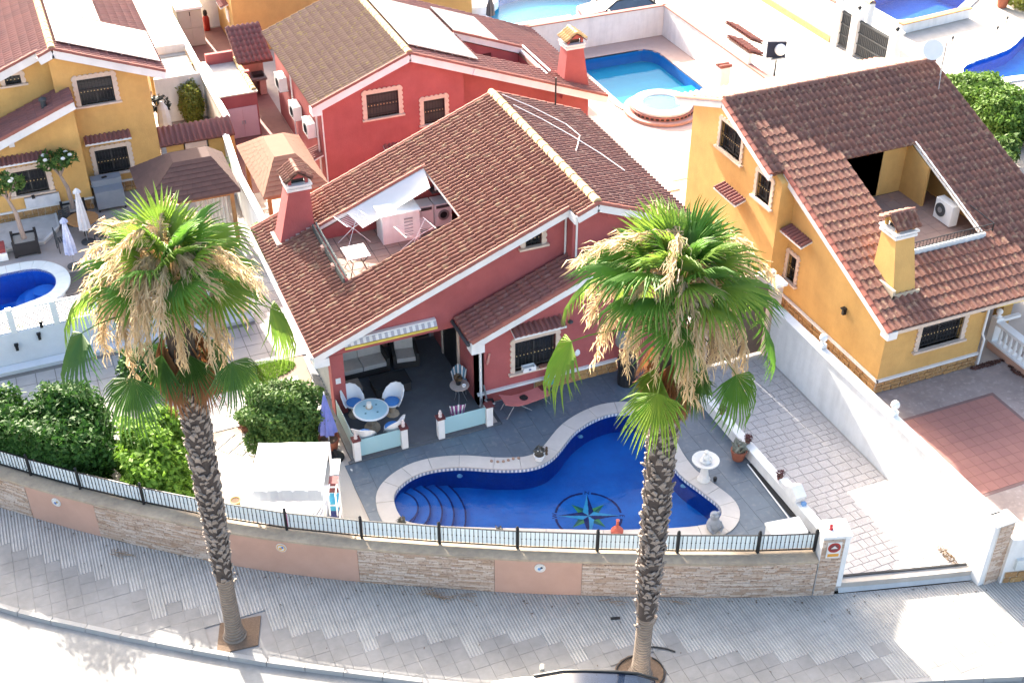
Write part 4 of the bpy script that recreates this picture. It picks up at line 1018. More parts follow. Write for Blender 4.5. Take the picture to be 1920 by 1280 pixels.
P0 = Vector((10.17,52.75,qz(10.17))); roof = roof_slab(H3, P0, (0,-1,0), S, 52.75-44.5, (14.25-10.17)*k, (), .14)
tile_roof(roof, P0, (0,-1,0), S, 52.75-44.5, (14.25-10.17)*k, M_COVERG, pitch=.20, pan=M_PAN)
S2 = Vector((-1,0,.38)); P2 = Vector((23.0,44.5,qz(23.0))); W2 = 52.75-44.5; L2 = (23.0-14.25)*k
CT = (17.5,20.6,46.2,48.5)
ho = [((CT[2]-44.5),(23-CT[1])*k),((CT[3]-44.5),(23-CT[1])*k),((CT[3]-44.5),(23-CT[0])*k),((CT[2]-44.5),(23-CT[0])*k)]
roof = roof_slab(H3, P2, (0,1,0), S2, W2, L2, [ho], .14)
tile_roof(roof, P2, (0,1,0), S2, W2, L2, M_TILER, hole=lambda a,s: CT[2]-.02 < 44.5+a < CT[3]+.02 and CT[0]-.02 < 23-s/k < CT[1]+.02, seed=6)
row_of_tubes('ridge_tile', H3, (14.25,44.5,qz(14.25)+.03), (14.25,52.75,qz(14.25)+.03), (0,0,1), M_RIDGE, L=.42, r=.15)
barge(H3, (10.15,44.46,qz(10.15)-.13), (14.25,44.46,qz(14.25)-.13), seed=31, h=.3); barge(H3, (16.9,44.46,qz(16.9)-.13), (14.25,44.46,qz(14.25)-.13), seed=32, h=.3)
barge(H3, (23.0,44.40,qz(23.0)-.11), (16.9,44.40,qz(16.9)-.11), seed=33, h=.3)
mb = MB(); mb.box(10.15,10.55,44.42,44.9,3.72,4.0); mb.build('barge_end', M_TRIM, H3)
# its roof terrace cut
gable_wall(H3, 'terrace_wall', [(CT[0],2.35),(CT[1],2.35),(CT[1],qz(CT[1])-.03),(CT[0],qz(CT[0])-.03)], [rect(18.7,19.3,2.4,3.35)], FV(CT[3]), M_RED, .1)
mb = MB(); mb.box(18.7,19.3,48.55,48.58,2.4,3.35); mb.build('terrace_door', mat('red_door',(.12,.03,.03)), H3)
mb = MB(); mb.box(CT[0]-.1,CT[0],CT[2],CT[3],2.35,qz(CT[0])); mb.box(CT[1],CT[1]+.08,CT[2],CT[3],2.35,qz(CT[1])); mb.box(CT[0],CT[1],CT[2]-.1,CT[2],2.35,2.75); mb.build('terrace_wall', M_RED, H3)
mb = MB(); mb.box(CT[0],CT[1],CT[2],CT[3],2.3,2.36); mb.build('terrace_floor', M_TRACE, H3)
barge(H3, (CT[1]+.1,CT[3]-.06,qz(CT[1]+.1)+.06), (CT[0],CT[3]-.06,qz(CT[0])+.06), seed=34, h=.26)
mb = MB(); mb.box(20.62,20.72,45.6,48.6,qz(20.6)-.12,qz(20.6)+.1); mb.box(20.8,20.86,45.6,48.6,qz(20.8)+.22,qz(20.8)+.28); mb.build('terrace_trim', M_TRIM, H3)
for v in (45.7,46.7,47.6,48.5):
    mb = MB(); mb.box(20.81,20.85,v,v+.04,qz(20.8),qz(20.8)+.24); mb.build('rail_post', M_SILV, H3)
chimney(H3, (21.3,22.45,45.2,46.0), (21.45,22.2,45.25,45.9), 2.8, 4.35, M_RED, cap_axis='y', cap_m=M_RIDGE, zb=2.2)
for v, z in ((50.6,2.35),(48.3,2.0),(46.0,2.25)):       # three air conditioners hung on the left wall
    t = thing('air_conditioner', {50.6:'white air conditioner on the red wall, nearest the outdoor kitchen',48.3:'white air conditioner, middle one of three on the red alley wall',46.0:'white air conditioner nearest the front corner of the red house behind'}[v], 'air conditioner', (10.35,v,z), 'air conditioners on the red alley wall')
    mb = MB(); mb.box(10.15,10.5,v-.42,v+.42,z,z+.62); c = mb.build('casing', M_PLAST, t)
    mb = MB(); mb.lathe((0,0,0),[(.24,0),(.24,.02),(.20,.02),(.19,0)],16); f = mb.build('fan_grille', M_DKGREY, t, local=True); f.rotation_euler = (0,R(-90),0); f.location = (-.205,-.08,.31)
    for s in (-.3,.3):
        mb = MB(); mb.bar((10.56,v+s,z-.04),(10.16,v+s,z-.04),.04); mb.build('bracket', M_SILV, t)
pipe(H3, [(10.5,45.3,3.8),(10.5,45.3,.4)], .04); pipe(H3, [(10.62,44.84,3.6),(10.62,44.84,.4)], .03); pipe(H3, [(10.5,49.4,3.8),(10.5,49.4,.4)], .035)
canopy(H3, FU(10.56), 44.95, 45.9, 1.75)
# solar panels: individually framed glass sheets lying on the roof
def solar(parent, P0, E, S, w, l, nx, ny, lift=.12):
    P0 = Vector(P0); E = Vector(E).normalized(); S = Vector(S).normalized(); fn = plane_fn(P0, E, S); pw = w/nx; pl = l/ny
    for i in range(nx):
        for j in range(ny):
            mb = MB(); mb.poly(rect(i*pw+.012,(i+1)*pw-.012,j*pl+.012,(j+1)*pl-.012), [], lambda a,b,d: fn(a,b,d+lift+.035), .035)
            p = mb.build('solar_panel', M_SILV, parent)
            mb = MB(); mb.poly(rect(i*pw+.045,(i+1)*pw-.045,j*pl+.045,(j+1)*pl-.045), [], lambda a,b,d: fn(a,b,d+lift+.039), .006); mb.build('panel_glass', M_SOLAR, p)
    for j in range(ny):
        for b in (.25,.75):
            mb = MB(); mb.poly(rect(0,w,(j+b)*pl-.02,(j+b)*pl+.02), [], lambda a,q,d: fn(a,q,d+lift), .04); mb.build('mounting_rail', M_SILV, parent)
M_SOLAR = mat('solar_glass', (.10,.11,.13), (.08,.09,.115), rough=.42, spec=1.0, nscale=2)
solar(H3, (17.35,45.15,qz(17.35)+.06), (0,1,0), (-1,0,.38), 6.0, 2.95*k, 6, 2)
solar(H3, (19.7,48.75,qz(19.7)+.06), (0,1,0), (-1,0,.38), 3.0, 2.1*k, 3, 1)

# ------------------------------------------------------------------ THE YELLOW HOUSE ON THE LEFT
H4 = thing('yellow_house', 'yellow house at upper left with ornate windows, behind the small pool', 'house', (0, 47.8, .3))
yz = lambda u: 6.75 - .385*abs(u-1.28)
gable_wall(H4, 'wall', [(1.08,.3),(4.55,.3),(4.55,yz(4.55)-.1),(1.28,yz(1.28)-.1),(1.08,yz(1.08)-.1)], [rect(1.92,3.22,4.22,5.28),rect(2.02,3.28,1.2,2.27)], FV(47.8), M_YEL)
window(H4, FV(47.8), 1.92,3.22,4.22,5.28, w=.14, shutter=.55); window(H4, FV(47.8), 2.02,3.28,1.2,2.27, w=.14)
canopy(H4, FV(47.8), 1.72, 3.5, 2.92)
gable_wall(H4, 'wall', [(-6,.3),(1.3,.3),(1.3,yz(1.3)-.1),(1.28,yz(1.28)-.1),(-6,yz(-6)-.1)], [rect(-.6,-.02,5.3,5.65)], FV(48.3), M_YEL)
window(H4, FV(48.3), -.6,-.02,5.3,5.65, w=.12)
xz = lambda u: 4.98 + .385*(u-1.55)
gable_wall(H4, 'wing_wall', [(-6,.3),(1.55,.3),(1.55,xz(1.55)-.12),(-6,xz(-6)-.12)], [rect(-1.18,.05,1.42,2.42)], FV(46.85), M_YEL)
window(H4, FV(46.85), -1.18,.05,1.42,2.42, w=.16, grille=True)
canopy(H4, FV(46.85), -1.6, .3, 3.08)
for q in ((-6,-5.75,47.1,56,.3,4),(4.3,4.55,48.05,56,.3,yz(4.55)-.05),(1.3,1.55,47.1,47.8,.3,xz(1.5)-.1),(-5.75,4.3,55.8,56,.3,5)):
    mb = MB(); mb.box(*q); mb.build('wall', M_YEL, H4)
mb = MB(); mb.box(-6,1.6,46.78,46.85,.74,.81); mb.box(1.6,4.6,47.73,47.8,.74,.81); mb.build('skirting', M_TRIM, H4)
stone_plinth(H4, FV(46.85), -2.6, 1.55, .3, .74, M_RUBBLE, 15, rows=2); stone_plinth(H4, FV(47.8), 1.62, 4.5, .3, .74, M_RUBBLE, 16, rows=2)
mb = MB(); mb.box(-.95,.35,46.74,46.84,.82,1.28); mb.build('wall_panel', mat('pale_panel',(.62,.63,.66)), H4)
P0 = Vector((-6.3,47.8-.02,xz(-6.3))); S = Vector((1,0,.385)); k = S.length
P0 = Vector((-5.5,48.28,xz(-5.5))); roof = roof_slab(H4, P0, (0,-1,0), S, 48.28-46.5, 7.1*k, (), .13)
tile_roof(roof, P0, (0,-1,0), S, 48.28-46.5, 7.1*k, M_TILER, seed=12)
barge(H4, (-5.5,46.46,xz(-5.5)-.12), (1.6,46.46,xz(1.6)-.12), seed=41, h=.3)
mb = MB(); mb.box(1.5,1.62,46.44,47.6,xz(1.6)-.25,xz(1.6)-.02); mb.build('barge_end', M_TRIM, H4)
P1 = Vector((-5.5,56,yz(-5.5))); roof = roof_slab(H4, P1, (0,-1,0), S, 56-47.9, 6.78*k, (), .14); tile_roof(roof, P1, (0,-1,0), S, 56-47.9, 6.78*k, M_TILER, seed=13)
P1 = Vector((.75,47.9,yz(.75))); tile_roof(roof, P1, (0,-1,0), S, .5, .53*k, M_TILER, seed=14)
S2 = Vector((-1,0,.385)); P2 = Vector((5.2,47.4,yz(5.2))); roof = roof_slab(H4, P2, (0,1,0), S2, 8.6, 3.92*k, (), .14); tile_roof(roof, P2, (0,1,0), S2, 8.6, 3.92*k, M_TILER, seed=15)
row_of_tubes('ridge_tile', H4, (1.28,47.4,yz(1.28)+.03), (1.28,56,yz(1.28)+.03), (0,0,1), M_RIDGE, L=.42, r=.15)
barge(H4, (-5.5,47.86,yz(-5.5)-.13), (.78,47.86,yz(.78)-.13), seed=42, h=.3); barge(H4, (.74,47.36,yz(.74)-.13), (1.28,47.36,yz(1.28)-.13), seed=43, h=.3)
barge(H4, (5.22,47.36,yz(5.22)-.13), (1.28,47.36,yz(1.28)-.13), seed=44, h=.3)
solar(H4, (5.1,47.95,yz(5.1)+.06), (0,1,0), (-1,0,.385), 3.3, 3.65*k, 3, 2); solar(H4, (3.4,51.35,yz(3.4)+.06), (0,1,0), (-1,0,.385), 4.4, 1.95*k, 4, 1)
mb = MB(); mb.tube([(.55,47.2,4.6),(.55,47.2,5.0)], .1, 8); mb.lathe((.55,47.2,4.95),[(.15,0),(.15,.07),(.03,.14)],10); mb.build('roof_vent', M_DKGREY, H4, smooth=True)
mb = MB(); mb.cbox((-.9,46.82,3.55),(.2,.06,.18)); mb.build('wall_light', M_PLAST, H4); mb = MB(); mb.cbox((.9,46.8,2.55),(.22,.1,.3)); mb.build('alarm_box', M_PLAST, H4)
mb = MB(); mb.cbox((-.6,46.72,1.33),(.12,.16,.14)); mb.build('sill_lamp', M_BLACK, H4)

# ------------------------------------------------------------------ yellow house at the top edge, boundary walls, outbuildings
H5 = thing('yellow_house', 'yellow house at the top edge, mostly hidden behind the lichen-covered roof', 'house', (17, 60.5, .3))
mb = MB(); mb.box(10.25,22.8,60.0,68,.3,6.5); mb.build('wall', M_YEL, H5)
mb = MB(); mb.box(10.2,10.26,61,61.6,1.6,2.2); mb.build('window', M_TRIM, H5)
canopy(H5, FU(10.25), 60.8, 61.8, 2.6); canopy(H5, FU(10.25), 62.6, 63.6, 3.0)
mb = MB(); mb.box(9.95,10.2,61.2,62.0,2.9,3.4); mb.build('air_conditioner', M_PLAST, H5)
# red outbuilding with pale flat roof and a pink double door
OB = thing('red_outbuilding', 'small red outbuilding with a bright flat roof and pink double door', 'outbuilding', (8.4,50.8,.3))
mb = MB(); mb.box(7.68,9.25,50.75,50.95,.3,2.3); mb.box(7.68,7.85,50.95,54.7,.3,2.3); mb.box(9.08,9.25,50.95,54.7,.3,2.3); mb.box(7.85,9.08,54.5,54.7,.3,2.75); mb.build('wall', M_RED, OB)
mb = MB(); mb.box(7.86,9.07,50.96,54.5,2.2,2.26); mb.build('flat_roof', mat('pale_roof',(.55,.50,.46)), OB)
mb = MB(); mb.box(7.62,9.3,50.7,50.98,2.3,2.36); mb.box(7.62,7.9,50.98,54.75,2.3,2.36); mb.build('coping', mat('cream_coping',(.70,.62,.48)), OB)
row_of_tubes('ridge_tile', OB, (9.17,50.9,2.34), (9.17,54.6,2.34), (0,0,1), M_RIDGE, L=.35, r=.13)
for s in (0,1):
    mb = MB(); mb.box(7.89+s*.65,8.53+s*.65,50.7,50.74,.32,1.72); mb.build('door', mat('pink_door',(.62,.43,.45),(.58,.40,.42)), OB)
    mb = MB(); mb.box(8.45+s*.12,8.5+s*.12,50.66,50.7,.95,1.1); mb.build('handle', M_SILV, OB)
# covered outdoor kitchen
OK = thing('outdoor_kitchen', 'red tiled lean-to with an outdoor kitchen worktop at the end of the red alley', 'outdoor kitchen', (10.0,54.5,.3))
mb = MB(); mb.box(9.3,10.6,55.6,55.8,.3,3.2); mb.build('wall', mat('kitchen_wall',(.42,.26,.20)), OK)
P0 = Vector((9.1,53.6,2.45)); S = Vector((0,1,.42)); r_ = roof_slab(OK, P0, (1,0,0), S, 1.6, 2.2*S.length, (), .1); tile_roof(r_, P0, (1,0,0), S, 1.6, 2.2*S.length, M_TILER, seed=17)
mb = MB(); mb.box(9.15,9.4,52.6,52.85,.3,2.5); mb.build('pillar', M_RED, OK); mb = MB(); mb.box(9.13,9.42,52.58,52.87,.3,.5); mb.build('pillar_foot', M_DKGREY, OK)
mb = MB(); mb.box(9.4,10.55,54.7,55.6,1.05,1.15); mb.build('worktop', mat('granite',(.22,.20,.19)), OK); mb = MB(); mb.box(9.45,9.75,54.8,55.5,.3,1.05); mb.box(10.2,10.5,54.8,55.5,.3,1.05); mb.build('cabinet', mat('pink_plaster',(.55,.36,.31)), OK)
mb = MB(); mb.cbox((10.2,55.1,1.22),(.5,.4,.14)); mb.build('grill', M_BLACK, OK)

def wall_run(name, label, pts, w, z0, z1, m, cap=None, capm=M_TRIM, cat='wall', group=None):
    t = thing(name, label, cat, (*pts[0], z0), group)
    mb = MB()
    for a,b in zip(pts,pts[1:]): mb.bar((*a,(z0+z1)/2),(*b,(z0+z1)/2),w,z1-z0)
    mb.build('wall_body', m, t)
    if cap:
        for a,b in zip(pts,pts[1:]):
            if cap == 'tile':
                row_of_tubes('coping_tile', t, (*a,z1), (*b,z1), (0,0,1), capm, L=.4, r=w*.62)
            else:
                mb = MB(); mb.bar((*a,z1+.03),(*b,z1+.03),w+.08,.06); mb.build('coping', capm, t)
    return t
wall_run('boundary_wall', 'tall white wall between the yellow left house and the red alley', [(7.55,48.9),(7.5,56),(7.45,66)], .2, .3, 2.2, M_WHITE, 'flat')
wall_run('boundary_wall', 'white corrugated boundary wall beside the dark shingle gazebo', [(7.0,37.9),(6.95,44),(7.3,48.9)], .18, .3, 2.0, M_WHITE, 'flat')
# orange wall with a tiled top and doorway, between the left house and the boundary wall
GW = thing('garden_wall', 'orange wall with a tiled top and an open doorway beside the left yellow house', 'wall', (4.6,47.95,.3))
gable_wall(GW, 'wall_body', rect(4.6,7.6,.3,2.0), [rect(5.55,6.5,.32,1.85)], FV(47.95), M_YEL, .22)
mb = MB(); mb.box(4.6,4.8,47.9,47.945,.3,1.9); mb.build('downpipe', mat('grey_pipe',(.40,.40,.42)), GW)
P0 = Vector((4.55,47.7,1.98)); S = Vector((0,1,.5)); r_ = roof_slab(GW, P0, (1,0,0), S, 3.05, .9, (), .06); tile_roof(r_, P0, (1,0,0), S, 3.05, .9, M_TILER, course=.9, seed=19)
mb = MB(); mb.box(5.5,5.56,47.95,48.15,.3,1.9); mb.box(6.47,6.53,47.95,48.15,.3,1.9); mb.build('door_jamb', M_BLACK, GW)
# back boundary walls round the turquoise pool, with red coping
M_REDCOP = mat('red_coping', (.40,.17,.13), (.34,.14,.11), rough=.85)
wall_run('boundary_wall', 'white wall with red coping along the back of the turquoise pool terrace', [(22.9,54.15),(31.1,54.15)], .2, .3, 1.85, M_WHITE, 'flat', M_REDCOP)
wall_run('boundary_wall', 'white wall with red coping along the lane beside the turquoise pool', [(31.1,54.15),(31.05,47.2),(31.0,44.0)], .2, .3, 1.85, M_WHITE, 'flat', M_REDCOP)
wall_run('boundary_wall', 'white wall across the lane, from the tall gates to the top edge', [(38.6,49.6),(38.6,66)], .25, .3, 2.3, M_WHITE, 'tile', M_EDGE)
wall_run('balustrade_wall', 'low white wall of the far deep blue pool with a row of coping tiles', [(41.2,60.5),(41.0,54.0),(40.3,49.4)], .35, .3, 2.2, M_WHITE, 'tile', M_RIDGE)
for (v0, v1, nm) in ((48.55,49.5,'narrow black pedestrian gate in the white wall across the lane'),(45.4,47.9,'wide black driveway gate in the white wall across the lane')):
    t = thing('metal_gate', nm, 'gate', (38.6,v0,.3), 'black gates across the lane')
    mb = MB(); mb.box(38.55,38.6,v0,v1,.35,2.15); mb.build('gate_leaf', mat('gate_black',(.04,.045,.05),(.06,.065,.07)), t)
    n = round((v1-v0)/.14)
    for j in range(4):
        mb = MB(); mb.box(38.5,38.55,v0,v1,.4+j*.55,.47+j*.55); mb.build('gate_rail', M_DKGREY, t)
    for i in range(n):
        mb = MB(); mb.box(38.52,38.55,v0+i*(v1-v0)/n+.04,v0+i*(v1-v0)/n+.08,.4,2.1); mb.build('gate_bar', M_DKGREY, t)
for v, l in ((48.2,'white gate pillar between the two black gates'),(49.6,'white gate pillar where the lane wall meets the narrow black gate'),(45.2,'white gate pillar right of the wide black gate')):
    t = thing('gate_pillar', l, 'pillar', (38.6,v,.3), 'white gate pillars'); mb = MB(); mb.box(38.4,38.8,v-.25,v+.25,.3,2.5); mb.build('pillar', M_WHITE, t)
    mb = MB(); mb.box(38.35,38.85,v-.3,v+.3,2.5,2.58); mb.build('pillar_cap', M_TRIM, t); mb = MB(); mb.ball((38.6,v,2.68),.1); mb.build('lantern', M_BLACK, t, smooth=True)
t = thing('tiled_gate_canopy', 'small terracotta canopy roof over the lane wall beside the turquoise pool', 'canopy', (31.3,47,.3))
P0 = Vector((31.75,45.9,2.2)); S = Vector((-1,0,.4)); r_ = roof_slab(t, P0, (0,1,0), S, 2.0, .85, (), .06); tile_roof(r_, P0, (0,1,0), S, 2.0, .85, M_EDGE, course=.43, seed=21)
mb = MB(); mb.box(30.95,31.15,45.9,47.9,1.85,2.4); mb.build('canopy_wall', M_WHITE, t)
t = thing('tiled_post_cap', 'single small terracotta tile cap on the white wall by the whirlpool', 'tile cap', (30.4,47.1,.3))
mb = MB(); mb.box(30.2,30.7,46.9,47.3,.3,1.4); mb.build('post', M_WHITE, t); row_of_tubes('cap_tile', t, (30.15,47.0,1.42),(30.75,47.0,1.42),(0,0,1),M_EDGE,L=.6,r=.12); row_of_tubes('cap_tile', t, (30.15,47.25,1.42),(30.75,47.25,1.42),(0,0,1),M_EDGE,L=.6,r=.12)
# gate portal: right pillar real, the rest added to shade driveway and wall
t = thing('added_gate_portal', 'gate portal behind the right palm, all but one pillar added to shade the driveway', 'gate', (19.7,28.1,.3)); M_PK = mat('pink_pillar',(.60,.45,.36))
for u in (18.35,21.0):
    mb = MB(); mb.box(u-.2,u+.2,27.95,28.35,.3,3.0); mb.build('gate_pillar', M_PK, t); mb = MB(); mb.box(u-.28,u+.28,27.87,28.43,3.0,3.1); mb.build('pillar_cap', M_TRIM, t)
mb = MB(); mb.box(18.15,20.95,28.1,28.3,3.1,3.5); mb.build('lintel', M_PK, t)
for k in range(2):
    mb = MB(); mb.box(18.56+k*1.12,19.66+k*1.12,28.15,28.2,.36,3.09); mb.build('gate_leaf', mat('gate_brown',(.16,.10,.07)), t)
# ------------------------------------------------------------------ perimeter wall with fence, driveway and terrace walls
PW = thing('perimeter_wall', 'long curved street wall of ledge stone and salmon panels round the pool garden', 'wall', (8.64,21.86,0))
M_LEDGE = mat('ledge_stone', (.37,.235,.15), (.64,.53,.44), rough=.88, nscale=6, pt=.75, bump=.4, bscale=60, c3=(.26,.165,.115))
M_SALM = mat('salmon_render', (.54,.33,.245), (.50,.30,.22), rough=.88, nscale=1.6, bump=.15, stain=.12)
M_CAP = mat('wall_coping', (.50,.40,.28), (.36,.29,.22), rough=.85, nscale=6, stain=.3)
arc = resample(WC, .2)
def sub(u0, u1, step=.25):
    us = np.arange(u0, u1, step).tolist()+[u1]; out = []
    for u in us:
        d = np.array([.2, wv(u+.1)-wv(u-.1)]); d /= np.linalg.norm(d); out.append((np.array([u,wv(u)]), d, np.array([-d[1],d[0]])))
    return out
def curved_block(name, u0, u1, off0, off1, z0, z1, m, parent, kind=None):
    s = sub(u0,u1); o = [p+n*off0 for p,d,n in s]; i = [p+n*off1 for p,d,n in s]; k = len(o); mb = MB()
    mb.add([(*p,z0) for p in o]+[(*p,z0) for p in i]+[(*p,z1) for p in o]+[(*p,z1) for p in i],
        [f for j in range(k-1) for f in ((j,j+1,2*k+j+1,2*k+j),(k+j+1,k+j,3*k+j,3*k+j+1),(2*k+j,2*k+j+1,3*k+j+1,3*k+j),(j+1,j,k+j,k+j+1))]+[(0,2*k,3*k,k),(k-1,2*k-1,4*k-1,3*k-1)])
    return mb.build(name, m, parent, kind=kind)
secs = [(-8,-2.5,1),(-2.5,-.81,0),(-.81,2.2,1),(2.2,5.41,0),(5.41,8.64,1),(8.64,10.72,0),(10.72,16.42,1)]
gw = random.Random(4)
for u0,u1,st in secs:
    b = curved_block('stone_panel' if st else 'render_panel', u0+.003, u1-.003, .03 if st else 0, .46, -.05, 1.215, mat('ledge_joint',(.30,.23,.17)) if st else M_SALM, PW)
    if st:
        mb = MB(); z = .0
        while z < 1.2:
            h = gw.choice([.045,.055,.07]); h = min(h, 1.212-z); u = u0+.005
            while u < u1-.01:
                w = min(gw.uniform(.14,.38), u1-.005-u); um = u+w/2
                d = np.array([.2, wv(um+.1)-wv(um-.1)]); ln = np.linalg.norm(d); d /= ln; n = np.array([-d[1],d[0]]); k = w/d[0]/2
                pr = gw.uniform(-.004,.02); c = np.array([um,wv(um)])
                p = [c-d*(k-.003)-n*pr, c+d*(k-.003)-n*pr, c+d*(k-.003)+n*.03, c-d*(k-.003)+n*.03]
                mb.prism([tuple(q) for q in p], z+.003, z+h-.003); u += w
            z += h
        mb.build('ledge_strip', M_LEDGE, b, kind='stuff')
curved_block('coping', -8, 16.42, -.03, .50, 1.22, 1.285, M_CAP, PW)
for u,z,cols in ((-1.75,.93,((.1,.2,.45),(.5,.35,.1))),(3.62,.98,((.75,.4,.08),(.08,.2,.5))),(9.72,.98,((.1,.3,.6),(.02,.04,.08)))):
    d = np.array([.2, wv(u+.1)-wv(u-.1)]); d /= np.linalg.norm(d); n = np.array([-d[1],d[0]]); a = math.atan2(d[1],d[0])
    def disc(r, off, m, dx=0, dz=0, name='plaque', par=PW, ang=(0,2*math.pi)):
        mb = MB(); pts = [(r*math.cos(t),r*math.sin(t)) for t in np.linspace(ang[0],ang[1],25)[:-1]]
        mb.poly(pts, [], lambda p,q,k: (u+d[0]*(p+dx)-n[0]*(off+k), wv(u)+d[1]*(p+dx)-n[1]*(off+k), z+q+dz), .02); return mb.build(name, m, par)
    pl = disc(.145,.022,mat('plaque_white',(.74,.72,.68)))
    disc(.125,.026,mat('plaque_c%d'%int(u*10+50),cols[0]) if u == 3.62 else mat('plaque_cream',(.66,.62,.55)),name='plaque_ring',par=pl); disc(.095,.03,mat('plaque_white',(.74,.72,.68)),name='plaque_field',par=pl)
    disc(.045,.034,mat('plaque_d%d'%int(u*10+50),cols[0]),-.02,-.02,'plaque_emblem',pl); disc(.035,.036,mat('plaque_e%d'%int(u*10+50),cols[1]),.04,.03,'plaque_emblem',pl)
# fence on top: black posts, rails and pickets, frosted screens behind
FN = thing('fence', 'low black picket fence with pale frosted screens on top of the curved street wall', 'fence', (8.64,22.2,1.285))
posts = [-7.3,-5.6,-4.1,-2.53,-1.3,.25,1.9,3.67,5.46,7.31,9.16,11.07,13.0,14.97,16.40]
M_SCR = clear_mat('frosted_screen', (.93,.99,.99), .3); OFF = .38
def fp(u, off=OFF):
    d = np.array([.2, wv(u+.1)-wv(u-.1)]); d /= np.linalg.norm(d); n = np.array([-d[1],d[0]])
    # param by coping point above outer curve
    return np.array([u, wv(u)])+n*off
o0 = worg(FN); pme = None; kme = None; npk = 0
for u in posts:
    p = fp(u)
    if pme is None:
        mb = MB(); mb.box(-.035,.035,-.035,.035,0,.72); mb.lathe((0,0,.72),[(.03,0),(.045,.03),(.01,.07)],8); o = mb.build('fence_post', M_BLACK, FN, local=True); pme = o.data
    else: o = link_mesh('fence_post', pme, None, FN)
    o.location = Vector((*p,1.285))-o0
for a,b in zip(posts,posts[1:]):
    A, B = fp(a), fp(b); L = np.linalg.norm(B-A); d = (B-A)/L; ang = math.atan2(d[1],d[0]); nn = np.array([-d[1],d[0]])
    mb = MB()
    for z in (1.35,1.90): mb.bar((*(A+d*.035),z),(*(B-d*.035),z),.03,.025)
    mb.build('rail', M_BLACK, FN)
    mb = MB(); mb.bar((*(A+d*.04+nn*.03),1.62),(*(B-d*.04+nn*.03),1.62),.008,.50); mb.build('screen_panel', M_SCR, FN)
    n = round(L/.115)
    for i in range(1,n):
        p = A+d*(L*i/n)
        if kme is None:
            mb = MB(); mb.box(-.0075,.0075,-.0075,.0075,.07,.61); mb.lathe((0,0,.34),[(.008,-.03),(.02,0),(.008,.03)],4); o = mb.build('picket', M_BLACK, FN, local=True); kme = o.data
        else: o = link_mesh('picket', kme, None, FN)
        o.location = Vector((*p,1.285))-o0; o.rotation_euler = (0,0,ang)
# gate post with the no-parking sign
GP = thing('gate_pillar', 'ledge stone gate pillar with a no-parking sign at the end of the curved street wall', 'gate pillar', (16.8,18.5,0))
GA = math.atan2(wv(17)-wv(16.5),.5); ca, sa = math.cos(GA), math.sin(GA)
def gp(a, b, z): return (16.44+ca*a-sa*b, wv(16.44)+sa*a+ca*b, z)
def gbox(mb, a0,a1,b0,b1,z0,z1):
    mb.add([gp(a0,b0,z0),gp(a1,b0,z0),gp(a1,b1,z0),gp(a0,b1,z0),gp(a0,b0,z1),gp(a1,b0,z1),gp(a1,b1,z1),gp(a0,b1,z1)],[(0,3,2,1),(4,5,6,7),(0,1,5,4),(1,2,6,5),(2,3,7,6),(3,0,4,7)])
mb = MB(); gbox(mb,0,.58,.0,.55,-.05,2.1); mb.build('pillar_body', M_WHITE, GP)
mb = MB(); gbox(mb,-.03,.75,-.04,.6,2.1,2.17); mb.build('pillar_cap', M_TRIM, GP); mb = MB(); gbox(mb,.585,.72,-.02,.56,.3,2.095); mb.build('gate_frame', M_TRIM, GP)
mb = MB(); z = .0
while z < 1.98:
    h = gw.choice([.05,.06,.07]); a = .01
    while a < .57:
        w = min(gw.uniform(.14,.3),.575-a); pr = gw.uniform(.02,.04); gbox(mb,a+.003,a+w-.003,-pr,-.001,z+.003,z+h-.003); a += w
    z += h
mb.build('ledge_strip', M_LEDGE, GP, kind='stuff')
def gpoly(mb, pts, off, t=.008): mb.poly(pts, [], lambda p,q,k: gp(p,-off-k,q), t)
mb = MB(); gpoly(mb, rect(.12,.5,1.42,1.98), .055); sg = mb.build('no_parking_sign', mat('sign_white',(.72,.70,.66)), GP)
circ = lambda cx,cz,r: [(cx+r*math.cos(t),cz+r*math.sin(t)) for t in np.linspace(0,2*math.pi,25)[:-1]]
mb = MB(); gpoly(mb, circ(.31,1.79,.17), .06); mb.build('sign_disc', mat('sign_red',(.42,.04,.03)), sg)
mb = MB(); gpoly(mb, circ(.31,1.79,.125), .063); mb.build('sign_disc', mat('sign_maroon',(.20,.045,.05)), sg)
mb = MB(); gpoly(mb, [(.22,1.76),(.40,1.76),(.31,1.86)], .066); mb.build('sign_mark', mat('sign_white',(.72,.70,.66)), sg)
mb = MB(); gpoly(mb, rect(.16,.46,1.47,1.57), .06); mb.build('sign_plate', mat('sign_orange',(.70,.33,.05)), sg)
t = thing('warning_light', 'small red warning light on top of the gate pillar cap', 'light', gp(.25,.25,2.17))
mb = MB(); mb.lathe(gp(.25,.25,2.17),[(.06,0),(.06,.03),(.045,.04),(.045,.14),(.02,.17)],10); mb.build('lens', mat('red_lens',(.5,.03,.04),rough=.3), t, smooth=True)
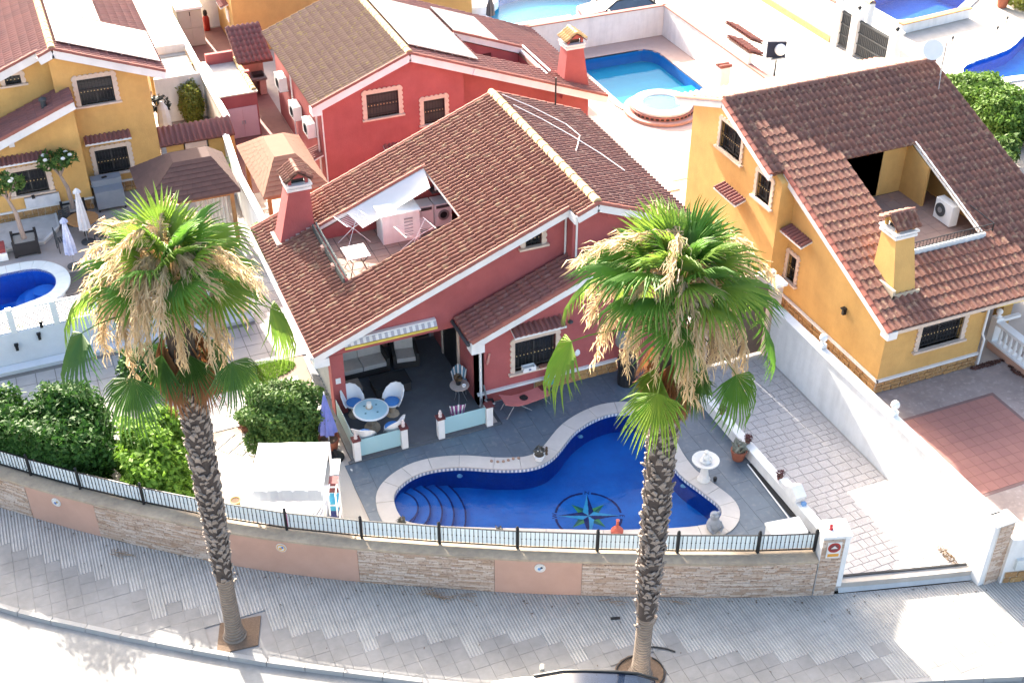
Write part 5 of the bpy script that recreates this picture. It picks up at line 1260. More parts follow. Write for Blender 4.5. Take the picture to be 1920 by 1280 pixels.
# white driveway wall
DWL = wall_run('driveway_wall', 'tall plain white wall between the driveway and the right yellow house', [(21.0,17.35),(21.0,27.9)], .24, .25, 2.2, M_WHITE, 'flat')
t = thing('wall_finial', 'white ball finial on a short post on the driveway wall', 'finial', (21.05,21.8,2.29))
mb = MB(); mb.box(20.95,21.15,21.7,21.9,2.29,2.42); mb.lathe((21.05,21.8,2.42),[(.06,0),(.04,.06),(.09,.1)],10); mb.build('stem', M_WHITE, t); mb = MB(); mb.ball((21.05,21.8,2.63),.13); mb.build('ball', M_WHITE, t, smooth=True)
t = thing('wall_finial', 'white ball finial on the driveway wall nearest the stone plinth of the yellow house', 'finial', (21.05,25.4,2.29))
mb = MB(); mb.box(20.95,21.15,25.3,25.5,2.29,2.42); mb.lathe((21.05,25.4,2.42),[(.06,0),(.04,.06),(.09,.1)],10); mb.build('stem', M_WHITE, t); mb = MB(); mb.ball((21.05,25.4,2.63),.13); mb.build('ball', M_WHITE, t, smooth=True)
GR = thing('gate_pillar', 'narrow ledge stone gate pillar with a white side at the right of the driveway entrance', 'gate pillar', (21.1,17.2,0))
mb = MB(); mb.box(20.74,20.9,17.02,17.4,-.05,2.22); mb.build('gate_frame', M_WHITE, GR); mb = MB(); mb.box(20.905,21.36,17.0,17.34,-.05,2.2); mb.build('pillar_body', M_WHITE, GR)
mb = MB(); z = 0
while z < 2.14:
    h = gw.choice([.05,.06,.07]); a = 20.91
    while a < 21.35:
        w = min(gw.uniform(.14,.3),21.355-a); pr = gw.uniform(.02,.04); mb.box(a+.003,a+w-.003,17.0-pr,16.999,z+.003,z+h-.003); a += w
    z += h
mb.build('ledge_strip', M_LEDGE, GR, kind='stuff')
mb = MB(); mb.box(20.72,21.4,16.93,17.4,2.205,2.26); mb.build('pillar_cap', M_TRIM, GR)
RW = thing('garden_wall', 'low white front wall with a mailbox and rubble stone foot at the right edge', 'wall', (21.9,16.9,0))
mb = MB(); mb.bar((21.37,16.98,.8),(22.7,16.62,.8),.22,1.6); mb.build('wall_body', M_WHITE, RW)
stone_plinth(RW, lambda a,b,d: (21.4+a*.965-.26*d, 16.86-a*.26-.965*d, b), 0, 1.2, .02, .42, M_RUBBLE, 31, rows=2, d=.03)
mb = MB(); mb.cbox((21.75,16.72,.72),(.34,.12,.36),rz=-.26); mb.build('mailbox', mat('mailbox_grey',(.62,.64,.62)), RW)
t = thing('metal_gate', 'black barred gate at the far right edge beside the mailbox', 'gate', (22.75,16.6,0))
for i in range(16):
    mb = MB(); mb.bar((22.8+i*.14,16.58-i*.038,.2),(22.8+i*.14,16.58-i*.038,1.9),.03); mb.build('gate_bar', M_BLACK, t)
mb = MB(); mb.bar((22.75,16.6,.25),(25.1,15.97,.25),.05); mb.bar((22.75,16.6,1.85),(25.1,15.97,1.85),.05); mb.build('gate_frame', M_BLACK, t)
# low white wall between terrace and driveway
TW = wall_run('terrace_wall', 'low white wall between the slate terrace and the stone driveway', [(17.62,19.75),(17.66,27.6)], .2, .25, .66, M_WHITE, 'flat')
# left neighbour's white wall with trellis panels
LW = thing('trellis_wall', 'white wall topped with white lattice trellis panels in front of the left pool', 'wall', (-1,37,.3))
mb = MB(); mb.box(-9,5.6,36.95,37.15,.25,1.58); mb.build('wall_body', mat('cool_white',(.74,.76,.80),(.70,.72,.76),rough=.85,stain=.1), LW)
mb = MB(); mb.box(-9,5.6,36.55,36.93,.25,.42); mb.build('wall_foot', mat('cool_white',(.74,.76,.80)), LW)
pu = [-8.4,-6.3,-4.2,-2.06,-.71,.58,1.95,3.35,4.75]
for u in pu: mb = MB(); mb.box(u-.09,u+.09,36.93,37.11,1.58,2.48); mb.build('trellis_post', M_PLAST, LW)
for a,b in zip(pu,pu[1:]):
    mb = MB(); w = b-a-.18; h = .78; st = .075
    for s in (1,-1):
        k = -h
        while k < w:
            x0, z0, x1, z1 = k, 0, k+h, h
            if x0 < 0: z0 -= x0; x0 = 0
            if x1 > w: z1 -= x1-w; x1 = w
            if x1 > x0:
                A = (a+.09+(x0 if s > 0 else w-x0), 37.03+.006*s, 1.62+z0); B = (a+.09+(x1 if s > 0 else w-x1), 37.03+.006*s, 1.62+z1); mb.bar(A, B, .012, .03, up=(0,1,0) )
            k += st*1.42
    mb.box(a+.09,b-.09,37.0,37.06,1.585,1.63); mb.box(a+.09,b-.09,37.0,37.06,2.39,2.44); mb.build('trellis_panel', M_PLAST, LW)
for u,z in ((-1.35,1.28),(-2.1,1.05),(-.35,1.62),(-1.2,1.72)):
    mb = MB(); mb.cbox((u,36.88,z),(.09,.12,.16)); mb.cbox((u,36.9,z+.12),(.13,.1,.05)); mb.build('wall_lantern', M_BLACK, LW)
# ------------------------------------------------------------------ palms
M_FR = [mat('frond_green', (.075,.19,.022), (.11,.24,.03), rough=.6, nscale=3, pt=.6, trans=.42),
        mat('frond_lime', (.20,.29,.04), (.12,.24,.03), rough=.6, nscale=3, pt=.5, trans=.45),
        mat('frond_dark', (.055,.135,.03), (.075,.165,.03), rough=.5, nscale=3, pt=.6, trans=.3),
        mat('frond_brown', (.34,.15,.06), (.26,.12,.05), rough=.8, nscale=4, pt=.5, trans=.25)]
M_STRAW = mat('dry_flower_straw', (.72,.58,.38), (.56,.41,.24), rough=.9, nscale=5, pt=.6, trans=.5)
M_BOOT = mat('leaf_base', (.30,.25,.215), (.165,.135,.115), rough=.95, nscale=14, pt=.6, bump=.5, c3=(.44,.39,.345))
M_TRUNK = mat('palm_trunk', (.085,.065,.055), (.05,.038,.033), rough=.95, nscale=9, bump=.6)
M_TRUNKL = mat('palm_trunk_smooth', (.30,.24,.19), (.21,.165,.13), rough=.95, nscale=6, bump=.5, rib=(2,.09))
def frond_mb(Lp, Rb, spread, droop, seed, nseg=26, arch=.25, fold=.10, bend=.4, hang=0.0):
    g = random.Random(seed); mb = MB()
    pet = [(Lp*t, 0, arch*Lp*(math.sin(t*math.pi*.5)-t*t*.9)) for t in np.linspace(0,1,6)]
    mb.tube(pet, [.028-.016*t for t in np.linspace(0,1,6)], 4)
    H = Vector(pet[-1]); cb, sb = math.cos(bend), math.sin(bend)
    for i in range(nseg):
        a0 = -spread+2*spread*i/nseg; a1 = -spread+2*spread*(i+1)/nseg; am = (a0+a1)/2
        R_ = Rb*(1-.22*(abs(am)/spread)**2)*g.uniform(.90,1.05); s = .5
        def P(a, r, up=0):
            q = r/Rb
            x = math.cos(a)*r*(1-.12*droop*q*q); y = math.sin(a)*r*.96; z = up-.12*Rb*abs(math.sin(a))*q*(1-hang)+.05*q
            return (H.x+x*cb+z*sb, H.y+y*(1-.25*hang*q), H.z-x*sb+z*cb-droop*Rb*(.50*q**2.2)*(1+hang*abs(math.sin(a))))
        jit = g.uniform(-.05,.05)
        w_ = (a1-a0)*.36; dz = -droop*.20*g.uniform(.4,1.6)
        m_ = P(am+jit*.3, R_*s, fold*Rb*.34)
        t1 = P(am+jit, R_*.78, .01); tip = P(am+jit*1.6, R_, dz)
        tl = P(am+jit-w_*.62, R_*.76, -.012); tr = P(am+jit+w_*.62, R_*.76, -.012)
        mb.add([tuple(H),P(a0,R_*s),m_,P(a1,R_*s),tl,t1,tr,tip], [(0,1,2),(0,2,3),(1,4,5,2),(2,5,6,3),(4,7,5),(5,7,6)])
    return mb
def panicle_mb(seed):
    g = random.Random(seed); mb = MB(); L = g.uniform(1.0,1.7); D = g.uniform(.8,1.3)
    path = [(L*math.sin(t*1.5), 0, .55*math.sin(t*math.pi*.9)-D*t**2.3) for t in np.linspace(0,1,10)]
    mb.tube(path, [.022-.013*t for t in np.linspace(0,1,10)], 4, False)
    for i in range(150):
        t = g.uniform(.30,1)**.8; k = t*9; j = min(int(k),8); f = k-j
        p = Vector(path[j]).lerp(Vector(path[j+1]), f)
        d = Vector((g.gauss(0,.22),g.gauss(0,.24),g.uniform(-.8,-.1))); L2 = g.uniform(.15,.42)
        q = p+d*L2; r = q+Vector((g.uniform(-.08,.08),g.uniform(-.08,.08),-L2*.6)); w = Vector((g.uniform(-1,1),g.uniform(-1,1),.2)).normalized()*.014
        mb.add([tuple(p-w*.6),tuple(p+w*.6),tuple(q+w),tuple(q-w),tuple(r)], [(0,1,2,3),(3,2,4)])
    return mb
PROTO = {}
def proto(key, fn, m):
    if key not in PROTO:
        mb = fn(); o = mb.build('tmp', m, None, fixn=False); PROTO[key] = o.data; bpy.data.objects.remove(o)
    return PROTO[key]
def boot_mb(seed):
    g = random.Random(seed); w = .078; h = g.uniform(.13,.21); o = g.uniform(.035,.08)
    mb = MB(); mb.add([(-.01,-w,0),(-.01,w,0),(o*.55,w*.75,h*.55),(o*.55,-w*.75,h*.55),(o,w*.42,h),(o,-w*.42,h),(o*.62,w*.42,h+.01),(o*.62,-w*.42,h+.01),(-.01,w*.8,h*.5),(-.01,-w*.8,h*.5)],
        [(0,1,2,3),(3,2,4,5),(5,4,6,7),(7,6,8,9),(1,8,6,4,2),(0,3,5,7,9)])
    return mb
def palm(loc, label, h_core, seed, lean=0.0, rot=0.0, rad=1.0):
    g = random.Random(seed); t = thing('palm_tree', label, 'palm tree', (*loc,0), 'fan palms on the pavement')
    def c(z): return (lean*math.sin(z/h_core*2.2)*.5, lean*.3*math.sin(z/h_core*3))
    prof = [(-.03,.33),(.10,.27),(.35,.225),(1.0,.205),(1.6,.20),(2.1,.21),(3.2,.245),(4.5,.27),(6,.285),(7.6,.30),(8.6,.31),(h_core-.5,.27),(h_core,.17)]
    mb = MB(); mb.tube([(*c(z),z) for z,r in prof[:6]],[r*rad for z,r in prof[:6]],16); mb.build('trunk_foot', M_TRUNKL, t, smooth=True, local=True)
    mb = MB(); mb.tube([(*c(z),z) for z,r in prof[5:]],[r*rad for z,r in prof[5:]],14); mb.build('trunk', M_TRUNK, t, smooth=True, local=True)
    # leaf bases in crossing spirals
    zs = np.linspace(1.75,8.8,52); spare = MB(); n = 0
    for k,z in enumerate(zs):
        r = np.interp(z,[p[0] for p in prof],[p[1] for p in prof])*rad
        m_ = (2,3,4,5,6,7,8,9)[k] if k < 8 else 11
        for i in range(m_):
            a = 2*math.pi*(i+.5*(k%2))/m_+g.uniform(-.16,.16)+k*.05
            if g.random() < (.25 if z < 3 else .05): continue
            cx, cy = c(z); sc = g.uniform(.75,1.15)*rad
            M_ = Matrix.Translation((cx+r*.97*math.cos(a),cy+r*.97*math.sin(a),z+g.uniform(-.07,.07))) @ Matrix.Rotation(a,4,'Z') @ Matrix.Rotation(g.uniform(-.5,.5),4,'X') @ Matrix.Diagonal((sc*g.uniform(.8,1.7),sc,sc*g.uniform(.8,1.4),1))
            me = proto(('boot',g.randrange(9)), lambda: boot_mb(g.random()), M_BOOT)
            if n < 300 and math.cos(a+1.57+.4) > -.15:      # the ones on the camera's side are pieces, the rest one joined part
                o = link_mesh('leaf_base', me, None, t); o.matrix_local = M_; n += 1
            else: spare.add([tuple(M_ @ v.co) for v in me.vertices], [tuple(p.vertices) for p in me.polygons])
    spare.build('leaf_base', M_BOOT, t, kind='stuff', local=True, fixn=False)
    def put(name, me, z, az, el, roll=0, s=1.0, r0=.2):
        o = link_mesh(name, me, None, t); cx, cy = c(z)
        o.matrix_local = Matrix.Translation((cx+r0*math.cos(az),cy+r0*math.sin(az),z)) @ Matrix.Rotation(az,4,'Z') @ Matrix.Rotation(-el,4,'Y') @ Matrix.Rotation(roll,4,'X') @ Matrix.Scale(s,4)
    kinds = {'up':(.95,1.0,1.75,.45,.12),'mid':(1.05,1.05,1.9,.75,.55),'low':(1.75,1.15,1.6,.75,.95),'dead':(.55,1.15,.8,.06,.0)}
    def fm(kind, v, mi):
        Lp,Rb,sp,dr,be = kinds[kind]
        return proto((kind,v,mi), lambda: frond_mb(Lp,Rb,sp,dr,v*7+mi,arch=.2,bend=be,hang={'low':1.0,'dead':0}.get(kind,.25)), M_FR[mi])
    ga = 2.39996
    N = 25 if seed < 30 else 31
    for i in range(N):
        f = i/(N-1); el = R(84-58*f)+g.uniform(-.14,.14); az = i*ga+rot+g.uniform(-.25,.25)
        kind = 'up' if f < .42 else 'mid'; mi = g.choice([0,1,1]) if f < .45 else g.choice([0,1,1,0,0])
        put('frond', fm(kind,g.randrange(4),mi), h_core+.1-.5*f, az, el, g.uniform(-.4,.4), g.uniform(.82,1.1), .10+.14*f)
    nl = 7
    for i in range(nl):      # long drooping fans spread out below the straw
        put('frond', fm('low',g.randrange(4),g.choice([0,2,1,1])), h_core-.55-g.random()*.4, i*2*math.pi/nl+rot*1.7+g.uniform(-.2,.2), R(g.uniform(-12,8)), g.uniform(-.15,.15), g.uniform(.88,1.05), .3)
    for i in range(3):
        put('frond', fm('dead',g.randrange(3),g.choice([2,1])), h_core-1.0, [-1.35,-2.4,-.4][i]+g.uniform(-.2,.2), R(-70), g.uniform(-.2,.2), 1.05, .36)
    for i in range(18):
        put('dead_frond', fm('dead',g.randrange(3),3), h_core-1.0-g.random()*1.1, i*2*math.pi/18+rot+g.uniform(-.3,.3), R(g.uniform(-86,-74)), g.uniform(-.3,.3), g.uniform(.6,1.0), .30)
    for i in range(100 if seed < 30 else 84):
        me = proto(('pan',i%8), lambda: panicle_mb(i%8+3), M_STRAW)
        f = g.random(); put('flower_stalk', me, h_core+.2-.75*f, g.uniform(0,6.28), R(46-50*f)+g.uniform(-.15,.15), g.uniform(-.2,.2), g.uniform(.62,1.08), .2)
    for i in range(3):
        put('flower_stalk', proto(('pan',i), lambda: panicle_mb(i+3), M_STRAW), h_core+.35, 1.2+i*1.3+rot*.2, R(66), 0, 1.05, .08)
    return t
palm(PIT_L, 'tall fan palm on the left, rising from a square soil pit by the kerb', 10.85, 21, .06, .4, 1.0)
palm(PIT_R, 'tall fan palm on the right, rising from a round pit with a black hose', 11.4, 33, .10, 1.3, 1.02)
t = thing('irrigation_hose', 'thin black irrigation hose looped round the foot of the right palm', 'hose', (10.96,17.89,.01))
pts = [(10.96+.62*math.cos(a),17.89+.55*math.sin(a),.03) for a in np.linspace(1.2,6.9,22)]
pts2 = [(11.15,18.42,.03),(11.5,18.55,.04),(11.9,18.35,.03),(12.1,18.15,.03)]
mb = MB(); mb.tube(pts,.02,6); mb.build('hose', M_BLACK, t); mb = MB(); mb.tube(catmull(pts2,5),.024,6); mb.build('hose_end', M_BLACK, t)

# ------------------------------------------------------------------ shrubs and trees
M_LD = mat('leaf_dark', (.018,.062,.010), (.042,.115,.016), rough=.65, spec=.25, nscale=4, pt=.7, trans=.25, c3=(.09,.19,.028))
M_LB = mat('leaf_bright', (.17,.30,.03), (.10,.21,.022), rough=.65, spec=.25, nscale=4, pt=.7, trans=.4, c3=(.22,.33,.05))
M_LM = mat('leaf_mid', (.045,.105,.02), (.085,.155,.032), rough=.65, spec=.25, nscale=5, pt=.7, trans=.25, c3=(.16,.22,.05))
M_LY = mat('leaf_yellow', (.24,.27,.04), (.15,.19,.03), rough=.5, nscale=5, pt=.6, trans=.3, c3=(.25,.13,.05))
M_STEM = mat('stem', (.16,.11,.07), (.10,.07,.05), rough=.95, nscale=10)
def bush(label, parts, m, name='bush', cat='bush', group=None, stems=4, zb=.3, core=None):
    c0 = parts[0][0]; t = thing(name, label, cat, (c0[0],c0[1],zb), group); g = random.Random(int(c0[0]*100))
    for i,(c,r,n,sz,sd_) in enumerate(parts):
        leaves(n, c, r, sz, m, 'crown', t, seed=sd_, clumps=34, lump=.24, squash_pow=2.8, shell=.45, zmin=zb, ylim=(lambda q: wv(q)+.62) if c[1] < 33 and c[0] < 4 else None)
        mb = MB()
        for k in range(stems):
            a = g.uniform(0,6.28); mb.tube([(c[0]+.1*math.cos(a),c[1]+.1*math.sin(a),zb),(c[0]+r[0]*.3*math.cos(a),c[1]+r[1]*.3*math.sin(a),c[2]-.2*r[2]),(c[0]+r[0]*.6*math.cos(a),c[1]+r[1]*.6*math.sin(a),c[2]+.4*r[2])],[.05,.035,.015],5)
        mb.build('stem', M_STEM, t)
    return t
bush('big dark green glossy shrub behind the street fence at the left edge', [((-3.5,32.0,1.4),(1.6,1.7,1.25),19000,.085,1),((-1.5,30.6,1.45),(1.65,1.8,1.3),26000,.085,2),((-1.0,31.4,1.95),(.8,.8,.95),6000,.085,3)], M_LD)
bush('bright lime green leafy shrub behind the fence, left of the palm trunk', [((.95,28.9,1.3),(.95,1.5,1.2),11000,.10,4),((1.55,30.0,1.45),(.65,.7,.95),3600,.10,5),((1.35,27.9,.95),(.55,.6,.75),2600,.10,15)], M_LB)
bush('rounded dense green shrub between the patio screen and the white canopy', [((5.0,29.8,1.2),(1.2,1.1,1.1),17000,.07,6)], M_LM)
bush('large glossy green shrub behind the brown roof of the right yellow house', [((39.5,40.3,1.15),(1.35,1.7,1.0),11000,.10,7),((39.2,37.9,1.25),(1.25,1.35,1.1),10000,.10,8)], mat('leaf_olive', (.07,.15,.025), (.13,.22,.035), rough=.65, spec=.25, nscale=4, pt=.7, trans=.3))
bush('egg-shaped yellow green shrub in the white side alley by the left yellow house', [((6.75,53.3,1.15),(.5,.9,.95),6500,.06,9)], M_LY)
bush('small bright green shrub just behind the chimney of the red house', [((7.05,39.9,1.3),(.55,.55,.75),3600,.07,10)], M_LB)
bush('small yellow green shrub beside the dark shingle gazebo', [((6.75,46.6,.9),(.4,.6,.7),900,.06,11)], M_LB)
bush('low dark hedge shrub behind the left palm crown', [((1.6,34.2,1.0),(.9,.8,.8),2500,.08,12),((3.2,34.4,.8),(.8,.7,.6),1800,.08,13)], M_LD)
bush('small reddish dry shrub beside the white stepping slabs', [((3.95,30.75,.55),(.18,.18,.3),260,.05,14)], mat('leaf_red',(.28,.10,.06),(.20,.09,.05),rough=.7), stems=2)
bush('yellow flowering shrub at the top right corner', [((51.5,50.0,.8),(1.4,1.6,.8),1800,.11,16)], M_LY)
bush('spiky grey green plant beside the terracotta bowl', [((37.6,35.9,.9),(.5,.5,.6),500,.14,17)], M_LM)
bush('yellow green plant drooping over the trellis pool edge', [((-2.1,38.6,.5),(.35,.3,.25),240,.08,18)], M_LY)
# lawn patch
def grass(name, cx, cy, rx, ry, z, n, seed):
    g = np.random.default_rng(seed); a = g.uniform(0,6.283,n); r = np.sqrt(g.random(n)); x = cx+rx*r*np.cos(a); y = cy+ry*r*np.sin(a); h = g.uniform(.04,.10,n); w = .008
    dx = g.uniform(-.03,.03,n); dy = g.uniform(-.03,.03,n); t = g.uniform(0,3.14,n)
    V = np.stack([np.stack([x-w*np.cos(t),y-w*np.sin(t),np.full(n,z)],1),np.stack([x+w*np.cos(t),y+w*np.sin(t),np.full(n,z)],1),np.stack([x+dx,y+dy,z+h],1)],1).reshape(-1,3)
    o = link_mesh(name, fan_mesh(name, V, np.arange(n*3).reshape(-1,3), M_LB), None); tag(o,'bright green lawn patch between the left palm and the round shrub','grass',kind='stuff')
sheet('lawn', [(2.6,32.9),(6.2,32.9),(6.3,34.2),(2.6,34.2)], .285, mat('lawn_green',(.14,.24,.05),(.10,.18,.035),nscale=8))
grass('grass', 4.4, 33.55, 1.85, .65, .28, 16000, 3)
# two flowering trees in black planter boxes
def plumeria(loc, label, h, rz, seed):
    g = random.Random(seed); t = thing('flowering_tree', label, 'tree', (loc[0],loc[1],.75)); 
    p = [(loc[0],loc[1],.7),(loc[0]-.05,loc[1],.3+h*.55),(loc[0]-.2,loc[1]+.05,.3+h*.75)]
    mb = MB(); mb.tube(p,[.10,.075,.055],8)
    ends = []
    for k in range(5):
        a = rz+k*1.3; e = (p[2][0]+.45*math.cos(a),p[2][1]+.4*math.sin(a),.3+h+g.uniform(-.2,.1)); mb.tube([p[2],((p[2][0]+e[0])/2,(p[2][1]+e[1])/2,(p[2][2]+e[2])/2+.05),e],[.045,.035,.022],6); ends.append(e)
    mb.build('trunk', mat('pale_trunk',(.36,.27,.22),(.28,.21,.17),rough=.9), t, smooth=True)
    for i,e in enumerate(ends): leaves(90, e, (.34,.34,.24), .13, M_LM, 'crown', t, seed=seed*9+i, aspect=.32, lump=.1)
    fl = mat('flower_white',(.80,.78,.72)); 
    for e in ends:
        mb = MB(); mb.ball((e[0]+g.uniform(-.15,.15),e[1]-.12,e[2]+.2),.085,6,.7); mb.build('flower', fl, t)
    b = thing('planter_box', label.replace('white-flowering tree','square black planter box').replace('growing','standing'), 'planter', (loc[0],loc[1],.3), 'black planter boxes')
    w = .42; M_PB = mat('planter_black',(.02,.018,.02),rough=.6)
    for s in (-1,1):
        mb = MB(); mb.box(loc[0]-w,loc[0]+w,loc[1]+s*w-.03,loc[1]+s*w+.03,.34,.86); mb.box(loc[0]+s*w-.03,loc[0]+s*w+.03,loc[1]-w+.03,loc[1]+w-.03,.34,.86); mb.build('side', M_PB, b)
    for sx in (-1,1):
        for sy in (-1,1):
            mb = MB(); mb.box(loc[0]+sx*w-.05,loc[0]+sx*w+.05,loc[1]+sy*w-.05,loc[1]+sy*w+.05,.3,.96); mb.build('corner_post', M_PB, b)
    mb = MB(); mb.box(loc[0]-w+.03,loc[0]+w-.03,loc[1]-w+.03,loc[1]+w-.03,.34,.80); mb.build('soil', mat('gravel_soil',(.36,.33,.29),nscale=20), b)
plumeria((-1.25,44.5), 'white-flowering tree growing in the planter nearest the left pool', 2.9, .3, 3)
plumeria((.75,46.15), 'white-flowering tree growing in the planter against the left yellow house wall', 2.6, 1.0, 5)
# ------------------------------------------------------------------ patio and terrace things
Z = .36
M_BLUE = mat('cushion_blue', (.06,.22,.55), (.05,.18,.47), rough=.9); M_GREYC = mat('cushion_grey', (.52,.49,.455), (.45,.42,.39), rough=.95, nscale=6)
M_RATTAN = mat('dark_rattan', (.045,.042,.04), (.03,.028,.027), rough=.7, nscale=20); M_GLASSP = clear_mat('frosted_glass', (.36,.56,.60), .18)
M_STONEW = mat('sandstone', (.45,.37,.27), (.36,.29,.21), rough=.9, nscale=8, bump=.4)
# glass balustrade with white posts
def glass_run(label, posts, group='frosted glass balustrades round the patio'):
    t = thing('glass_balustrade', label, 'balustrade', (*posts[0],Z), group)
    for a,b in zip(posts,posts[1:]):
        A = Vector((*a,0)); B = Vector((*b,0)); d = (B-A).normalized()
        mb = MB(); mb.bar((A+d*.11)+Vector((0,0,.73)),(B-d*.11)+Vector((0,0,.73)),.012,.62); mb.build('glass_panel', M_GLASSP, t)
    return t
def white_post(x, y, label, lamp=True):
    t = thing('balustrade_post', label, 'post', (x,y,Z), 'white balustrade posts')
    mb = MB(); mb.box(x-.1,x+.1,y-.1,y+.1,.3,1.08); mb.build('shaft', M_WHITE, t)
    mb = MB(); mb.box(x-.13,x+.13,y-.13,y+.13,1.08,1.13); mb.build('cap', mat('maroon_cap',(.13,.03,.03)), t)
    if lamp:
        s = thing('statuette', label.replace('white post','small pinkish white statuette on the white post'), 'statuette', (x,y,1.13), 'statuettes on the balustrade posts')
        mb = MB(); mb.lathe((x,y,1.13),[(.055,0),(.06,.03),(.04,.07),(.06,.12),(.05,.16),(.03,.18)],8); mb.ball((x,y,1.34),.04,6); mb.build('figure', mat('statuette',(.70,.58,.54)), s, smooth=True)
glass_run('frosted glass panel in front of the round patio table', [(6.74,28.1),(8.22,28.1)])
glass_run('frosted glass panel in front of the little round side table, right of the patio opening', [(9.40,28.1),(10.98,28.1)])
glass_run('frosted glass panel running back to the red corner pillar', [(6.74,28.1),(6.74,30.36)])
white_post(6.74,28.1,'white post at the front left corner of the patio'); white_post(8.22,28.1,'white post left of the patio opening'); white_post(9.40,28.1,'white post right of the patio opening'); white_post(10.98,28.1,'white post nearest the salmon sun lounger', False)
# round table with shell chairs
TX, TY = 7.58, 29.28
t = thing('round_table', 'round pale blue patio table on a sandstone pedestal', 'table', (TX,TY,Z))
mb = MB(); mb.lathe((TX,TY,Z),[(.50,.70),(.55,.71),(.55,.745),(.02,.745)],32); mb.build('tabletop_rim', M_PLAST, t)
mb = MB(); mb.lathe((TX,TY,Z),[(.50,.746),(.50,.757),(.01,.757)],32); mb.build('tabletop', mat('tabletop_blue',(.36,.56,.62),(.32,.51,.58),rough=.35), t)
mb = MB(); mb.lathe((TX,TY,Z),[(.26,0),(.24,.1),(.15,.2),(.14,.5),(.22,.62),(.26,.70)],10); mb.build('pedestal', M_STONEW, t)
for a in range(4):
    mb = MB(); mb.lathe((TX+.26*math.cos(a*1.57+.6),TY+.26*math.sin(a*1.57+.6),Z+.757),[(.035,0),(.035,.006)],6); mb.build('inlay', mat('inlay_teal',(.08,.20,.24)), t)
t = thing('candle', 'thick white candle in the middle of the round patio table', 'candle', (TX,TY,Z+.757)); mb = MB(); mb.lathe((TX-.03,TY+.08,Z+.757),[(.075,0),(.075,.2),(.01,.2)],14); mb.build('wax', mat('wax',(.80,.74,.66),rough=.5), t); mb = MB(); mb.lathe((TX-.03,TY+.08,Z+.757),[(.11,0),(.11,.02)],14); mb.build('dish', M_STONEW, t)
def shell_chair():
    t = thing('shell_chair', 'x', 'chair', (0,0,0), 'shell chairs round the patio table')
    mb = MB(); mb.lathe((0,0,0),[(.22,0),(.20,.06),(.11,.12),(.11,.34),(.2,.42)],10); mb.build('pedestal', M_STONEW, t, local=True)
    mb = MB(); mb.lathe((0,0,.42),[(.2,0),(.27,.03),(.26,.06),(.02,.06)],18); mb.build('seat', M_PLAST, t, local=True)
    mb = MB(); mb.lathe((0,0,.48),[(.23,0),(.24,.03),(.2,.06),(.02,.065)],16); mb.build('cushion', M_BLUE, t, smooth=True, local=True)
    n = 18; mb = MB(); vs = []
    for lay in (0,.025):
        for i in range(n+1):
            a = math.pi/2 + (-1.75+3.5*i/n); w = abs(i/n-.5)*2; top = .46+(.50*(1-w**2.4))*(.97+.03*(i%2)); 
            for j,h in enumerate((0,.35,.7,1)):
                r = .26+.14*h*(1-w*.4)+lay+(.012 if i%2 else 0); vs.append((r*math.cos(a), r*math.sin(a), .46+(top-.46)*h+.02))
    m_ = (n+1)*4; fs = []
    for lay in range(2):
        for i in range(n):
            for j in range(3): q = lay*m_+i*4+j; fs.append((q,q+4,q+5,q+1))
    for i in range(n): q = i*4+3; fs.append((q,q+4,m_+q+4,m_+q))
    for q0 in (0,n*4):
        for j in range(3): fs.append((q0+j,q0+j+1,m_+q0+j+1,m_+q0+j))
    mb.add(vs,fs); mb.build('shell_back', M_PLAST, t, smooth=True, local=True)
    return t
sc0 = shell_chair()
for k,(x,y,l) in enumerate(((7.28,30.12,'white shell chair with blue cushion behind the round table, next to the red pillar'),(8.38,29.72,'white shell chair with blue cushion right of the round table, beside the coffee table'),(7.12,28.52,'white shell chair tucked behind the glass panel at the front left of the round table'),(8.02,28.55,'white shell chair behind the glass panel beside the white post left of the opening'))):
    o = sc0 if k == 0 else copy_tree(sc0)
    o['label'] = l; o.location = (x,y,Z); o.rotation_euler = (0,0,math.atan2(y-TY,x-TX)-math.pi/2)
# lounge set
def seat(label, x0, x1, y0, y1, n, rz=0):
    cx, cy = (x0+x1)/2,(y0+y1)/2; t = thing('sofa' if n > 1 else 'armchair', label, 'sofa' if n > 1 else 'armchair', (cx,cy,Z)); hw, hd = (x1-x0)/2,(y1-y0)/2
    mb = MB(); mb.box(-hw,hw,-hd,hd,.06,.28); mb.box(-hw,-hw+.1,-hd,hd,.28,.56); mb.box(hw-.1,hw,-hd,hd,.28,.56); mb.box(-hw,hw,hd-.1,hd,.28,.7); mb.build('frame', M_RATTAN, t, local=True)
    w = (2*hw-.22)/n
    for i in range(n):
        a = -hw+.11+i*w; mb = MB(); mb.box(a+.01,a+w-.01,-hd+.02,hd-.24,.28,.44); mb.build('seat_cushion', M_GREYC, t, local=True)
        mb = MB(); mb.cbox((a+w/2,hd-.2,.68),(w-.02,.16,.52),rx=R(-12)); mb.build('back_cushion', M_GREYC, t, local=True)
    t.rotation_euler = (0,0,rz); return t
seat('grey cushioned two-seat rattan sofa at the back of the shaded patio', 7.2,9.0,31.8,32.75,2); seat('grey cushioned rattan armchair beside the sofa at the back of the patio', 9.2,10.05,31.75,32.65,1,R(-10))
t = thing('footstool','dark rattan footstool with grey cushion near the red pillar','footstool',(7.45,31.1,Z)); mb = MB(); mb.box(7.1,7.8,30.8,31.4,.4,.66); mb.build('frame',M_RATTAN,t); mb = MB(); mb.box(7.12,7.78,30.82,31.38,.66,.78); mb.build('cushion',mat('cushion_taupe',(.20,.18,.165)),t)
